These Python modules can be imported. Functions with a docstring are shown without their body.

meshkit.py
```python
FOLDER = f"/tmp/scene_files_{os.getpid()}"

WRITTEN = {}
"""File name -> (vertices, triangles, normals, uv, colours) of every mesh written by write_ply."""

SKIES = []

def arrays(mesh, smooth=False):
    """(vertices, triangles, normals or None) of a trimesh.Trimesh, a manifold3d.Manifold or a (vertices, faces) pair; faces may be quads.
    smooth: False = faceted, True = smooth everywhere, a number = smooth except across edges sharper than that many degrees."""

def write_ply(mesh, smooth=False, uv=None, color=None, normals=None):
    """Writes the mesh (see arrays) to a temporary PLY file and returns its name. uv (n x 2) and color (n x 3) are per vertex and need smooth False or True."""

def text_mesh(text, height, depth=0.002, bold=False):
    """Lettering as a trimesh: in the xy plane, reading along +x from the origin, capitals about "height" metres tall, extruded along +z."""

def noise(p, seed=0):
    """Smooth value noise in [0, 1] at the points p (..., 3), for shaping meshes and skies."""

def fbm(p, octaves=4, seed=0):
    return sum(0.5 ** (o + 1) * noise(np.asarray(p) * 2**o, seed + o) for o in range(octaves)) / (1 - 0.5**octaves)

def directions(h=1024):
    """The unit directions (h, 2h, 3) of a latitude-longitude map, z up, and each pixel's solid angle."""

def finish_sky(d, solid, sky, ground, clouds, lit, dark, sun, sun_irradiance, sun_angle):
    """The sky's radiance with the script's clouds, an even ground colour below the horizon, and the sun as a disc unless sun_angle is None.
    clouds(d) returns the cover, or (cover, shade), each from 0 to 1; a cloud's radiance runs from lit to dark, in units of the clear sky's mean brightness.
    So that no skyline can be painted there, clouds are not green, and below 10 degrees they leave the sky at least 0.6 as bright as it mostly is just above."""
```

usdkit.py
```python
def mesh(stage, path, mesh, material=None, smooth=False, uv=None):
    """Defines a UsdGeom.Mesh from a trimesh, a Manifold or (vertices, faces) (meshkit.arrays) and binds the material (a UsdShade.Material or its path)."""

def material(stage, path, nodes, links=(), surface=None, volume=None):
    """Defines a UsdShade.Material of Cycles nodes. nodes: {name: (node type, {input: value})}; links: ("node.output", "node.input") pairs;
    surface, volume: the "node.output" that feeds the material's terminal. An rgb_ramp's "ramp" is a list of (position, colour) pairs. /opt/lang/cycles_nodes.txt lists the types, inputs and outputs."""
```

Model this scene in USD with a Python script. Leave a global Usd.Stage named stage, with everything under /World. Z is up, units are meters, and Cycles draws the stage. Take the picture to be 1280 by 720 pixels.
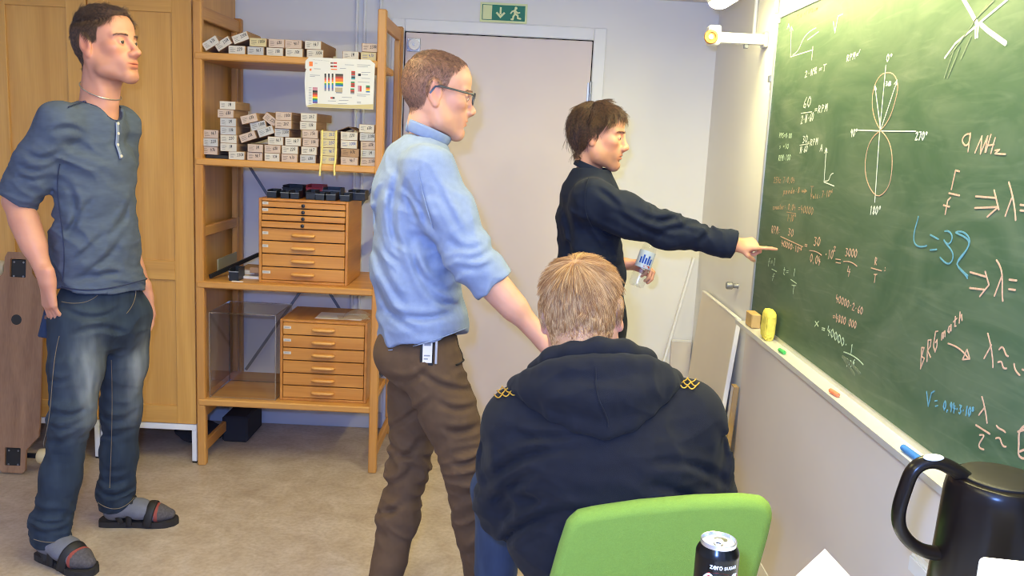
import math, random
import numpy as np, trimesh, manifold3d as m3, shapely, usdkit, meshkit
from shapely.geometry import Polygon
from scipy.spatial import ConvexHull
from pxr import Usd, UsdGeom, UsdLux, UsdShade, Gf, Sdf, Vt

stage = Usd.Stage.CreateInMemory()
UsdGeom.SetStageUpAxis(stage, UsdGeom.Tokens.z)
UsdGeom.SetStageMetersPerUnit(stage, 1.0)
UsdGeom.Xform.Define(stage, '/World')
UsdGeom.Scope.Define(stage, '/World/Looks')

# ------------------------------------------------------------------ camera
FPX, PITCH, YAW, ROLL, CAMH = 1100., .167, .004, .049, 1.520
_cy, _sy, _cp, _sp = math.cos(YAW), math.sin(YAW), math.cos(PITCH), math.sin(PITCH)
CF = np.array([_sy*_cp, _cy*_cp, -_sp]); _r = np.array([_cy, -_sy, 0]); _u = np.cross(_r, CF)
CR = math.cos(ROLL)*_r + math.sin(ROLL)*_u
CU = -math.sin(ROLL)*_r + math.cos(ROLL)*_u
CAM = np.array([0, 0, CAMH])
def at(px, py, x=None, y=None, z=None):
    "the point of the plane x=, y= or z= that the photograph shows at this pixel"
    d = CF + (px-640)/FPX*CR - (py-360)/FPX*CU
    t = x/d[0] if x is not None else y/d[1] if y is not None else (z-CAMH)/d[2]
    return CAM + t*d
cam = UsdGeom.Camera.Define(stage, '/World/camera')
M = np.eye(4); M[0, :3] = CR; M[1, :3] = CU; M[2, :3] = -CF; M[3, :3] = CAM
cam.AddTransformOp().Set(Gf.Matrix4d(M.tolist()))
cam.CreateHorizontalApertureAttr(36.0); cam.CreateFocalLengthAttr(36.0*FPX/1280)
cam.CreateClippingRangeAttr(Gf.Vec2f(.02, 100))
cam.CreateExposureAttr(0.0)

# ------------------------------------------------------------------ lights: room lamps, board lamp is in its builder, the camera's flash
def rect_light(name, loc, size, rot, power, col):
    L = UsdLux.RectLight.Define(stage, '/World/'+name)
    L.CreateWidthAttr(size[0]); L.CreateHeightAttr(size[1])
    L.CreateIntensityAttr(power); L.CreateColorAttr(Gf.Vec3f(*col)); L.CreateNormalizeAttr(False)
    x = UsdGeom.Xformable(L); x.AddTranslateOp().Set(Gf.Vec3d(*loc)); x.AddRotateXYZOp().Set(Gf.Vec3f(*rot))
    return L
WARM = (1.0, .91, .40)
rect_light('ceiling_lamp_light', (-.75, 2.5, 2.20), (.30, 1.3), (0, 0, 0), 17.5, WARM)
rect_light('ceiling_lamp_light_001', (-.75, .4, 2.20), (.30, 1.3), (0, 0, 0), 17.5, WARM)
FL = UsdLux.SphereLight.Define(stage, '/World/camera_flash_light')
FL.CreateRadiusAttr(.03); FL.CreateIntensityAttr(5000); FL.CreateColorAttr(Gf.Vec3f(.20, .38, 1.0))
UsdGeom.Xformable(FL).AddTranslateOp().Set(Gf.Vec3d(*(CAM + CR*-.07 + CU*.10 + CF*-.02)))

# ------------------------------------------------------------------ helpers
TAKEN = {}
def numbered(parent, name):
    n = TAKEN.get((parent, name), -1) + 1
    TAKEN[(parent, name)] = n
    return name if n == 0 else f'{name}_{n:03d}'
LOC = {}
def meta(p, label=None, cat=None, group=None, kind=None):
    if label and len(label.split()) > 16: print('LONG', label)
    for k, v in (('label', label), ('category', cat), ('group', group), ('kind', kind)):
        if v: p.SetCustomDataByKey(k, v)
    return p
def thing(name, label, cat, loc, group=None):
    path = '/World/' + numbered('/World', name)
    x = UsdGeom.Xform.Define(stage, path); x.AddTranslateOp().Set(Gf.Vec3d(*map(float, loc)))
    LOC[path] = np.array(loc, float)
    meta(x.GetPrim(), label, cat, group)
    return path
def arr(m):
    if isinstance(m, trimesh.Trimesh): return np.array(m.vertices, float), np.array(m.faces)
    if hasattr(m, 'to_mesh'):
        q = m.to_mesh(); return np.array(q.vert_properties[:, :3], float), np.array(q.tri_verts)
    return np.array(m[0], float), np.array(m[1])
def cat(*ms):
    vs, fs, n = [], [], 0
    for m in ms:
        v, f = arr(m)
        if f.shape[1] == 4: f = np.vstack([f[:, [0, 1, 2]], f[:, [0, 2, 3]]])
        vs.append(v); fs.append(f+n); n += len(v)
    return np.vstack(vs), np.vstack(fs)
def part(parent, name, mesh, mat, smooth=35, label=None, kind=None, colors=None):
    "one Mesh under its thing (or under another part); the mesh comes in world coordinates"
    path = parent + '/' + numbered(parent, name)
    loc = LOC[parent]; LOC[path] = loc
    v, f = arr(mesh)
    if f.shape[1] == 4: f = np.vstack([f[:, [0, 1, 2]], f[:, [0, 2, 3]]])
    if colors is None: u_, i_ = np.unique(f, return_inverse=True); v, f = v[u_], i_.reshape(f.shape)
    m = usdkit.mesh(stage, path, (v-loc, f), mat, smooth=True if colors is not None else smooth)
    if colors is not None:
        UsdGeom.PrimvarsAPI(m).CreatePrimvar('tint', Sdf.ValueTypeNames.Color3fArray, 'vertex').Set(Vt.Vec3fArray.FromNumpy(np.asarray(colors, np.float32)))
    meta(m.GetPrim(), label, None, None, kind)
    return path
def solo(name, mesh, mat, label, category, group=None, smooth=35, base=None):
    "a thing that is one mesh"
    v, f = arr(mesh)
    if f.shape[1] == 4: f = np.vstack([f[:, [0, 1, 2]], f[:, [0, 2, 3]]])
    path = '/World/' + numbered('/World', name)
    loc = np.array([v[:, 0].mean(), v[:, 1].mean(), v[:, 2].min()]) if base is None else np.array(base, float)
    m = usdkit.mesh(stage, path, (v-loc, f), mat, smooth=smooth); m.AddTranslateOp().Set(Gf.Vec3d(*map(float, loc)))
    LOC[path] = loc
    meta(m.GetPrim(), label, category, group)
    return path
def struct(name, mesh, mat, smooth=False):
    v, f = arr(mesh)
    path = '/World/' + name; LOC[path] = np.zeros(3)
    m = usdkit.mesh(stage, path, (v, f), mat, smooth=smooth); meta(m.GetPrim(), kind='structure')
    return path

_s = np.array([(a, b, c) for a in (-1, 1) for b in (-1, 1) for c in (-1, 1)], float)
def _cbase():
    pts = []
    for s in _s:
        for k in range(3):
            q = s*.9; q[k] = s[k]; pts.append(q)
    pts = np.array(pts); h = ConvexHull(pts); f = h.simplices.copy()
    for i, t in enumerate(f):
        n = np.cross(pts[t[1]]-pts[t[0]], pts[t[2]]-pts[t[0]])
        if n @ pts[t].mean(0) < 0: f[i] = t[::-1]
    return pts, f
_CP, _CFACE = _cbase()
def cbox(lo, hi, c=.002):
    "a box from corner to corner with chamfered edges"
    lo, hi = np.array(lo, float), np.array(hi, float)
    h = np.abs(hi-lo)/2; m = (lo+hi)/2; c = min(c, h.min()*.45)
    v = np.where(np.abs(_CP) > .95, np.sign(_CP)*h, np.sign(_CP)*(h-c))
    return v+m, _CFACE.copy()
def box(lo, hi):
    b = trimesh.creation.box(bounds=[np.minimum(lo, hi), np.maximum(lo, hi)]); return np.array(b.vertices), np.array(b.faces)
def move(m, t=(0, 0, 0), R=None, about=(0, 0, 0)):
    v, f = arr(m); about = np.array(about, float)
    if R is not None: v = (v-about) @ np.asarray(R).T + about
    return v+np.array(t, float), f
def rot(axis, deg):
    return trimesh.transformations.rotation_matrix(math.radians(deg), axis)[:3, :3]
def frame_of(d, up=(0, 0, 1)):
    d = np.array(d, float); d /= np.linalg.norm(d)
    u = np.array(up, float)
    if abs(u @ d) > .99: u = np.array([1., 0, 0])
    s = np.cross(d, u); s /= np.linalg.norm(s)
    return d, s, np.cross(s, d)
def cyl(a, b, r, n=16, r2=None):
    a, b = np.array(a, float), np.array(b, float); r2 = r if r2 is None else r2
    d, s, t = frame_of(b-a); ang = np.arange(n)*2*np.pi/n
    ring = np.cos(ang)[:, None]*s + np.sin(ang)[:, None]*t
    v = np.vstack([a+ring*r, b+ring*r2, a, b])
    i = np.arange(n); j = (i+1) % n
    f = np.vstack([np.c_[i, i+n, j+n], np.c_[i, j+n, j], np.c_[j, i, i*0+2*n][:, [0, 1, 2]], np.c_[i+n, i*0+2*n+1, j+n][:, [0, 2, 1]][:, [0, 2, 1]]])
    m = trimesh.Trimesh(v, f, process=False); trimesh.repair.fix_normals(m)
    return np.array(m.vertices), np.array(m.faces)
def bar(a, b, w, h, up=(0, 0, 1), c=.0015):
    "a chamfered bar from a to b, w wide (sideways) and h high"
    a, b = np.array(a, float), np.array(b, float); L = np.linalg.norm(b-a)
    d, s, t = frame_of(b-a, up)
    v, f = cbox((-L/2, -w/2, -h/2), (L/2, w/2, h/2), c)
    return v @ np.array([d, -s, t]) + (a+b)/2, f
def sweep(path, r, n=10, closed=False):
    "a tube along a polyline, r one radius, one per point, or pairs (r_s, r_t)"
    p = np.array(path, float); N = len(p)
    r = np.asarray(r, float); r = np.broadcast_to(r.reshape(-1, 1) if r.ndim == 1 and len(r) == N else r, (N, 2)) if r.ndim < 2 else r
    t = np.gradient(p, axis=0)
    if closed: t = np.roll(p, -1, 0)-np.roll(p, 1, 0)
    t /= np.linalg.norm(t, axis=1, keepdims=True)+1e-12
    s = np.zeros_like(t); ref = np.array([0, 0, 1.]) if abs(t[0, 2]) < .9 else np.array([1., 0, 0])
    for i in range(N):
        q = np.cross(t[i], ref); q /= np.linalg.norm(q)+1e-12; s[i] = q; ref = np.cross(q, t[i])
    w = np.cross(t, s); ang = np.arange(n)*2*np.pi/n
    v = p[:, None]+np.cos(ang)[None, :, None]*s[:, None]*r[:, None, :1]+np.sin(ang)[None, :, None]*w[:, None]*r[:, None, 1:]
    v = v.reshape(-1, 3); m = N if closed else N-1
    i, j = np.meshgrid(np.arange(m), np.arange(n), indexing='ij'); i2 = (i+1) % N; j2 = (j+1) % n
    q = np.stack([i*n+j, i*n+j2, i2*n+j2, i2*n+j], -1).reshape(-1, 4)
    f = np.vstack([q[:, [0, 1, 2]], q[:, [0, 2, 3]]])
    if not closed:
        v = np.vstack([v, p[0], p[-1]]); k = np.arange(n); k2 = (k+1) % n
        f = np.vstack([f, np.c_[k2, k, k*0+N*n], np.c_[(N-1)*n+k, (N-1)*n+k2, k*0+N*n+1]])
    mm = trimesh.Trimesh(v, f, process=False)
    if mm.volume < 0: f = f[:, ::-1]
    return v, f
def lathe(profile, c, n=40, axis=(0, 0, 1)):
    "profile: (r, z) pairs from bottom to top, turned about the axis through c"
    pr = np.array(profile, float); d, s, t = frame_of(axis); ang = np.arange(n)*2*np.pi/n
    v = np.array(c)+pr[:, 1][:, None, None]*d+pr[:, 0][:, None, None]*(np.cos(ang)[None, :, None]*s+np.sin(ang)[None, :, None]*t)
    N = len(pr); v = v.reshape(-1, 3)
    i, j = np.meshgrid(np.arange(N-1), np.arange(n), indexing='ij'); j2 = (j+1) % n
    q = np.stack([i*n+j, i*n+j2, (i+1)*n+j2, (i+1)*n+j], -1).reshape(-1, 4)
    f = np.vstack([q[:, [0, 1, 2]], q[:, [0, 2, 3]]])
    if trimesh.Trimesh(v, f, process=False).volume < 0: f = f[:, ::-1]
    return v, f
def slab(poly, O, U, V, th):
    "a shapely polygon in the plane O + a U + b V, th thick along U x V"
    out = []
    U, V = np.array(U, float), np.array(V, float); Wn = np.cross(U, V)
    for g in getattr(poly, 'geoms', [poly]):
        if g.is_empty or g.area < 1e-10: continue
        m = trimesh.creation.extrude_polygon(g, th, engine='earcut')
        v = np.array(m.vertices)
        out.append((np.array(O)+v[:, :1]*U+v[:, 1:2]*V+v[:, 2:]*Wn, np.array(m.faces)))
    return cat(*out)
def text_poly(text, height, bold=False):
    "lettering as flat outlines (shapely), capitals about height tall, origin at the left of the baseline"
    m = meshkit.text_mesh(text, height, .001, bold)
    from shapely.ops import unary_union
    v, f = np.array(m.vertices), np.array(m.faces)
    up = [t for t in f if np.all(v[t][:, 2] > .0005)]
    return unary_union([Polygon(v[t][:, :2]).buffer(1e-6) for t in up])

# ------------------------------------------------------------------ materials
def lin(c):
    c = np.array(c, float)/255.
    return tuple(np.where(c <= .04045, c/12.92, ((c+.055)/1.055)**2.4))
LOOK = '/World/Looks/'
MATS = {}
def plain(name, rgb, rough=.6, metal=0., spec=.5, coat=0., vary=0., vscale=30., bump=0., bscale=200., sheen=0., stretch=(1, 1, 1)):
    "one colour with a slight variation and fine relief"
    c = lin(rgb); nodes = {'p': ('principled_bsdf', {'base_color': c, 'roughness': rough, 'metallic': metal, 'specular_ior_level': spec, 'coat_weight': coat, 'sheen_weight': sheen})}
    links = []
    if vary or bump:
        nodes['tc'] = ('texture_coordinate', {}); nodes['mp'] = ('mapping', {'scale': stretch}); links.append(('tc.object', 'mp.vector'))
    if vary:
        nodes['n'] = ('noise_texture', {'scale': vscale, 'detail': 4.}); links += [('mp.vector', 'n.vector')]
        a = tuple(np.clip(np.array(c)*(1-vary), 0, 1)); b = tuple(np.clip(np.array(c)*(1+vary), 0, 1))
        nodes['r'] = ('rgb_ramp', {'ramp': [(.3, a), (.7, b)]}); links += [('n.fac', 'r.fac'), ('r.color', 'p.base_color')]
    if bump:
        nodes['bn'] = ('noise_texture', {'scale': bscale, 'detail': 3.}); nodes['b'] = ('bump', {'strength': bump, 'distance': .002})
        links += [('mp.vector', 'bn.vector'), ('bn.fac', 'b.height'), ('b.normal', 'p.normal')]
    MATS[name] = usdkit.material(stage, LOOK+name, nodes, links, surface='p.BSDF')
    return MATS[name]
def wood(name, a, b, axis, scale=14., rough=.45, knots=True):
    "straight-grained wood, grain along axis (0, 1, 2)"
    st = [9., 9., 9.]; st[axis] = .55
    st2 = [60., 60., 60.]; st2[axis] = 2.
    nodes = {'g': ('geometry', {}), 'mp': ('mapping', {'scale': st}), 'mp2': ('mapping', {'scale': st2}),
             'n': ('noise_texture', {'scale': 1.6, 'detail': 5., 'distortion': .6}), 'n2': ('noise_texture', {'scale': 3., 'detail': 3.}),
             'mx': ('math', {'math_type': 'multiply_add', 'value2': .35, 'value3': 0.}), 'ad': ('math', {'math_type': 'add'}),
             'r': ('rgb_ramp', {'ramp': [(.38, lin(a)), (.62, lin(np.array(a)*.5+np.array(b)*.5)), (.85, lin(b))]}),
             'p': ('principled_bsdf', {'roughness': rough, 'coat_weight': .15, 'coat_roughness': .3}),
             'b': ('bump', {'strength': .12, 'distance': .001})}
    links = [('g.position', 'mp.vector'), ('g.position', 'mp2.vector'), ('mp.vector', 'n.vector'), ('mp2.vector', 'n2.vector'), ('n2.fac', 'mx.value1'), ('n.fac', 'ad.value1'), ('mx.value', 'ad.value2'),
             ('ad.value', 'r.fac'), ('r.color', 'p.base_color'), ('n2.fac', 'b.height'), ('b.normal', 'p.normal')]
    MATS[name] = usdkit.material(stage, LOOK+name, nodes, links, surface='p.BSDF')
    return MATS[name]
def emit(name, rgb, strength):
    MATS[name] = usdkit.material(stage, LOOK+name, {'e': ('emission', {'color': rgb, 'strength': strength})}, [], surface='e.emission')
    return MATS[name]

def thin_clear(name, tint, rough, edge=.55, base=.04):
    "clear sheet: mirrors more towards its edges, alike from both sides"
    MATS[name] = usdkit.material(stage, LOOK+name, {'t': ('transparent_bsdf', {'color': tint}), 'g': ('glossy_bsdf', {'color': (1, 1, 1), 'roughness': rough}), 'w': ('layer_weight', {'blend': .5}), 'q': ('math', {'math_type': 'power', 'value2': 4.}), 'k': ('math', {'math_type': 'multiply_add', 'value2': edge, 'value3': base}), 'm': ('mix_closure', {})},
        [('w.facing', 'q.value1'), ('q.value', 'k.value1'), ('k.value', 'm.fac'), ('t.BSDF', 'm.closure1'), ('g.BSDF', 'm.closure2')], surface='m.closure')
    return MATS[name]
# ------------------------------------------------------------------ the room
D, XR, XL, ZC, YF = 4.417, .954, -3.3, 2.215, -1.6
def pts3(*a): return np.array(a, float)
FLOOR = usdkit.material(stage, LOOK+'linoleum', {
    'g': ('geometry', {}), 'n': ('noise_texture', {'scale': 7., 'detail': 8., 'roughness': .7, 'distortion': .5}), 'n2': ('noise_texture', {'scale': 60., 'detail': 3.}),
    'r': ('rgb_ramp', {'ramp': [(.32, lin((170, 149, 128))), (.5, lin((184, 165, 146))), (.68, lin((199, 182, 166)))]}),
    'r2': ('rgb_ramp', {'ramp': [(.35, (.82, .80, .78)), (.6, (1, 1, 1))]}), 'm': ('mix', {'mix_type': 'multiply', 'fac': .7}),
    'p': ('principled_bsdf', {'roughness': .42, 'specular_ior_level': .4}), 'b': ('bump', {'strength': .08, 'distance': .001})},
    [('g.position', 'n.vector'), ('g.position', 'n2.vector'), ('n.fac', 'r.fac'), ('n2.fac', 'r2.fac'), ('r.color', 'm.color1'), ('r2.color', 'm.color2'), ('m.color', 'p.base_color'), ('n2.fac', 'b.height'), ('b.normal', 'p.normal')], surface='p.BSDF')
plain('wall_paint', (236, 233, 228), .7, vary=.015, vscale=3, bump=.05, bscale=150)
plain('wall_grey', (232, 222, 212), .6, vary=.03, vscale=2.5, bump=.05, bscale=120)
plain('white_paint', (236, 235, 232), .4)
plain('ceiling_white', (232, 228, 220), .8)
plain('door_paint', (222, 208, 204), .5, vary=.02, vscale=4)
plain('alu', (205, 205, 208), .35, metal=.8)
plain('dark_gap', (40, 32, 28), .8)
plain('steel', (150, 152, 158), .35, metal=.9)
plain('base_grey', (196, 196, 206), .5)
struct('floor', box((XL, YF, -.05), (XR+.1, D+.1, 0)), FLOOR)
struct('ceiling', box((XL, YF, ZC), (XR+.1, D+.1, ZC+.05)), MATS['ceiling_white'])
struct('wall_back', box((XL, D, 0), (XR+.1, D+.1, ZC)), MATS['wall_paint'])
wr_ = struct('wall_right', box((XR, YF, 0), (XR+.1, D, ZC)), MATS['wall_paint'])
struct('wall_left', box((XL-.1, YF, 0), (XL, D, ZC)), MATS['wall_paint'])
struct('wall_front', box((XL, YF-.1, 0), (XR, YF, ZC)), MATS['wall_paint'])
struct('baseboard_back', cat(cbox((XL, D-.012, 0), (-.63, D, .085), .004), cbox((.43, D-.012, 0), (XR, D, .085), .004)), MATS['base_grey'])
struct('baseboard_right', cbox((XR-.012, YF, 0), (XR, D-.012, .08), .004), MATS['white_paint'])
# grey laminate facing below and beside the board
struct('trim_1', cat(box((XR-.010, YF, .08), (XR, 3.40, .868)),), MATS['wall_grey'])
# thin surface conduits
for i, (X, Y) in enumerate(((-.795, D-.009), (-.757, D-.009), (-.68, D-.009), (XR-.009, 3.70), (XR-.009, 3.40))):
    struct(f'trim_{i+2}', cyl((X, Y, .085 if i < 3 else 1.96 if i == 3 else 2.03), (X, Y, ZC), .008, 10), MATS['white_paint'], smooth=40)

# door
dn = struct('door_1', cbox((-.555, D-.030, .006), (.348, D-.004, 2.005), .003), MATS['door_paint'])
for lo_, hi_ in (((-.625, D-.022, 0), (-.561, D, 2.07)), ((.354, D-.022, 0), (.415, D, 2.07)), ((-.561, D-.022, 2.011), (.354, D, 2.07))): part(dn, 'door_frame', cbox(lo_, hi_, .004), MATS['white_paint'])
part(dn, 'door_gap', cat(box((-.561, D-.010, 0), (-.555, D-.001, 2.011)), box((.348, D-.010, 0), (.354, D-.001, 2.011)), box((-.555, D-.010, 2.005), (.348, D-.001, 2.011))), MATS['dark_gap'])
for z in (1.70, .35):
    part(dn, 'hinge', cat(cyl((.351, D-.034, z), (.351, D-.034, z+.055), .007, 12), cyl((.351, D-.034, z+.058), (.351, D-.034, z+.115), .007, 12), cbox((.335, D-.032, z+.005), (.349, D-.029, z+.11), .001)), MATS['steel'])
m = thing('door_stop_magnet', 'round white magnet disc on a grey plate at the top left door corner', 'door magnet', (-.515, D-.03, 1.92))
part(m, 'plate', cbox((-.545, D-.036, 1.915), (-.482, D-.030, 1.978), .002), MATS['steel'])
part(m, 'disc', lathe([(0, 0), (.027, 0), (.027, .012), (.024, .015), (0, .015)], (-.512, D-.036, 1.948), 28, (0, -1, 0)), MATS['white_paint'])
part(m, 'screw', lathe([(0, 0), (.007, 0), (.007, .002), (0, .002)], (-.512, D-.051, 1.948), 12, (0, -1, 0)), MATS['steel'])
for dx, dz in ((-.027, .024), (-.027, -.026)):
    part(m, 'screw', lathe([(0, 0), (.004, 0), (.003, .002), (0, .002)], (-.514+dx, D-.036, 1.948+dz), 10, (0, -1, 0)), MATS['alu'])

# exit sign
plain('sign_green', (20, 120, 88), .45)
plain('sign_pale', (226, 232, 170), .45)
s0, s1, t0, t1 = -.202, .026, 2.074, 2.166
es = thing('exit_sign', 'green and pale yellow emergency exit sign with arrow and running figure above the door', 'exit sign', (-.09, D, t0))
part(es, 'backing', cbox((s0, D-.006, t0), (s1, D, t1), .001), MATS['sign_pale'])
part(es, 'green_field', box((s0+.010, D-.0070, t0+.010), (s1-.010, D-.006, t1-.010)), MATS['sign_green'])
O = (s0+.010, D-.0070, t0+.010); U, V = (1, 0, 0), (0, 0, 1)
part(es, 'doorway_symbol', slab(shapely.box(.004, .003, .048, .069), O, U, V, .0006), MATS['sign_pale'])
part(es, 'arrow_symbol', slab(shapely.union_all([shapely.box(.085, .028, .094, .062), Polygon([(.066, .034), (.0895, .010), (.113, .034), (.106, .040), (.0895, .024), (.073, .040)])]), O, U, V, .0006), MATS['sign_pale'])
L_ = lambda w, *p: shapely.LineString(p).buffer(w, cap_style='round')
run = shapely.union_all([shapely.Point(.163, .060).buffer(.0068), L_(.0062, (.158, .049), (.160, .034)), L_(.0034, (.159, .049), (.146, .045), (.139, .036)), L_(.0034, (.161, .048), (.172, .038), (.181, .040)),
    L_(.0042, (.160, .033), (.152, .022), (.150, .008), (.143, .008)), L_(.0042, (.162, .033), (.173, .026), (.174, .014), (.186, .012))])
part(es, 'running_figure', slab(run, O, U, V, .0006), MATS['sign_pale'])

# ------------------------------------------------------------------ board, tray, lamp
YB, XB, ZB0, ZB1, YBN = 3.335, .936, .889, 2.012, .10
BOARD = usdkit.material(stage, LOOK+'chalkboard_green', {
    'g': ('geometry', {}), 'mp': ('mapping', {'scale': (1, 1.3, 3.), 'rotation': (.5, 0, 0)}), 'n': ('noise_texture', {'scale': 1.7, 'detail': 6., 'roughness': .6, 'distortion': 1.6}),
    'mp2': ('mapping', {'scale': (1, 1., 7.), 'rotation': (-.35, 0, 0)}), 'n2': ('noise_texture', {'scale': 3.1, 'detail': 5., 'distortion': 2.2}),
    'r': ('rgb_ramp', {'ramp': [(.35, (0, 0, 0)), (.75, (.34, .34, .34))]}), 'r2': ('rgb_ramp', {'ramp': [(.52, (0, 0, 0)), (.78, (.22, .22, .22))]}),
    'a': ('mix', {'mix_type': 'add', 'fac': 1., 'use_clamp': True}), 'c': ('mix', {'color1': lin((58, 84, 62)), 'color2': lin((128, 138, 118))}),
    'p': ('principled_bsdf', {'roughness': .55, 'specular_ior_level': .3})},
    [('g.position', 'mp.vector'), ('mp.vector', 'n.vector'), ('g.position', 'mp2.vector'), ('mp2.vector', 'n2.vector'), ('n.fac', 'r.fac'), ('n2.fac', 'r2.fac'), ('r.color', 'a.color1'), ('r2.color', 'a.color2'), ('a.color', 'c.fac'), ('c.color', 'p.base_color')], surface='p.BSDF')
bb = thing('blackboard', 'long green chalkboard on the right wall covered with chalk formulas', 'blackboard', (XB, (YB+YBN)/2, ZB0))
part(bb, 'writing_surface', box((XB, YBN, ZB0), (XB+.012, YB-.012, ZB1-.014)), BOARD)
part(bb, 'frame', cat(cbox((XB-.006, YB-.014, ZB0-.01), (XR, YB, ZB1), .002), cbox((XB-.006, YBN, ZB1-.014), (XR, YB-.014, ZB1), .002), cbox((XB-.006, YBN, ZB0-.012), (XR, YB-.014, ZB0+.004), .002)), MATS['alu'])
plain('tray_alu', (222, 220, 216), .35, metal=.35)
ty = lambda x, z: (x, z)
prof = Polygon([(XB-.006, .868), (XB-.006, .880), (.884, .876), (.880, .884), (.874, .884), (.876, .866), (.884, .862)])
tv = slab(prof, (0, YBN, 0), (1, 0, 0), (0, 0, 1), -(YB-.02-YBN))
tm = trimesh.Trimesh(*tv, process=False); trimesh.repair.fix_normals(tm)
part(bb, 'chalk_tray', tm, MATS['tray_alu'], smooth=False)
part(bb, 'corner_cap', cbox((XB-.009, YB-.03, ZB1-.03), (XR, YB+.003, ZB1+.004), .003), MATS['white_paint'])
part(bb, 'wall_clip', cat(cbox((XB-.012, YB, 1.775), (XR, YB+.022, 1.80), .002), cbox((XB-.004, YB, 1.745), (XR, YB+.014, 1.775), .002)), MATS['steel'])

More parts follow.
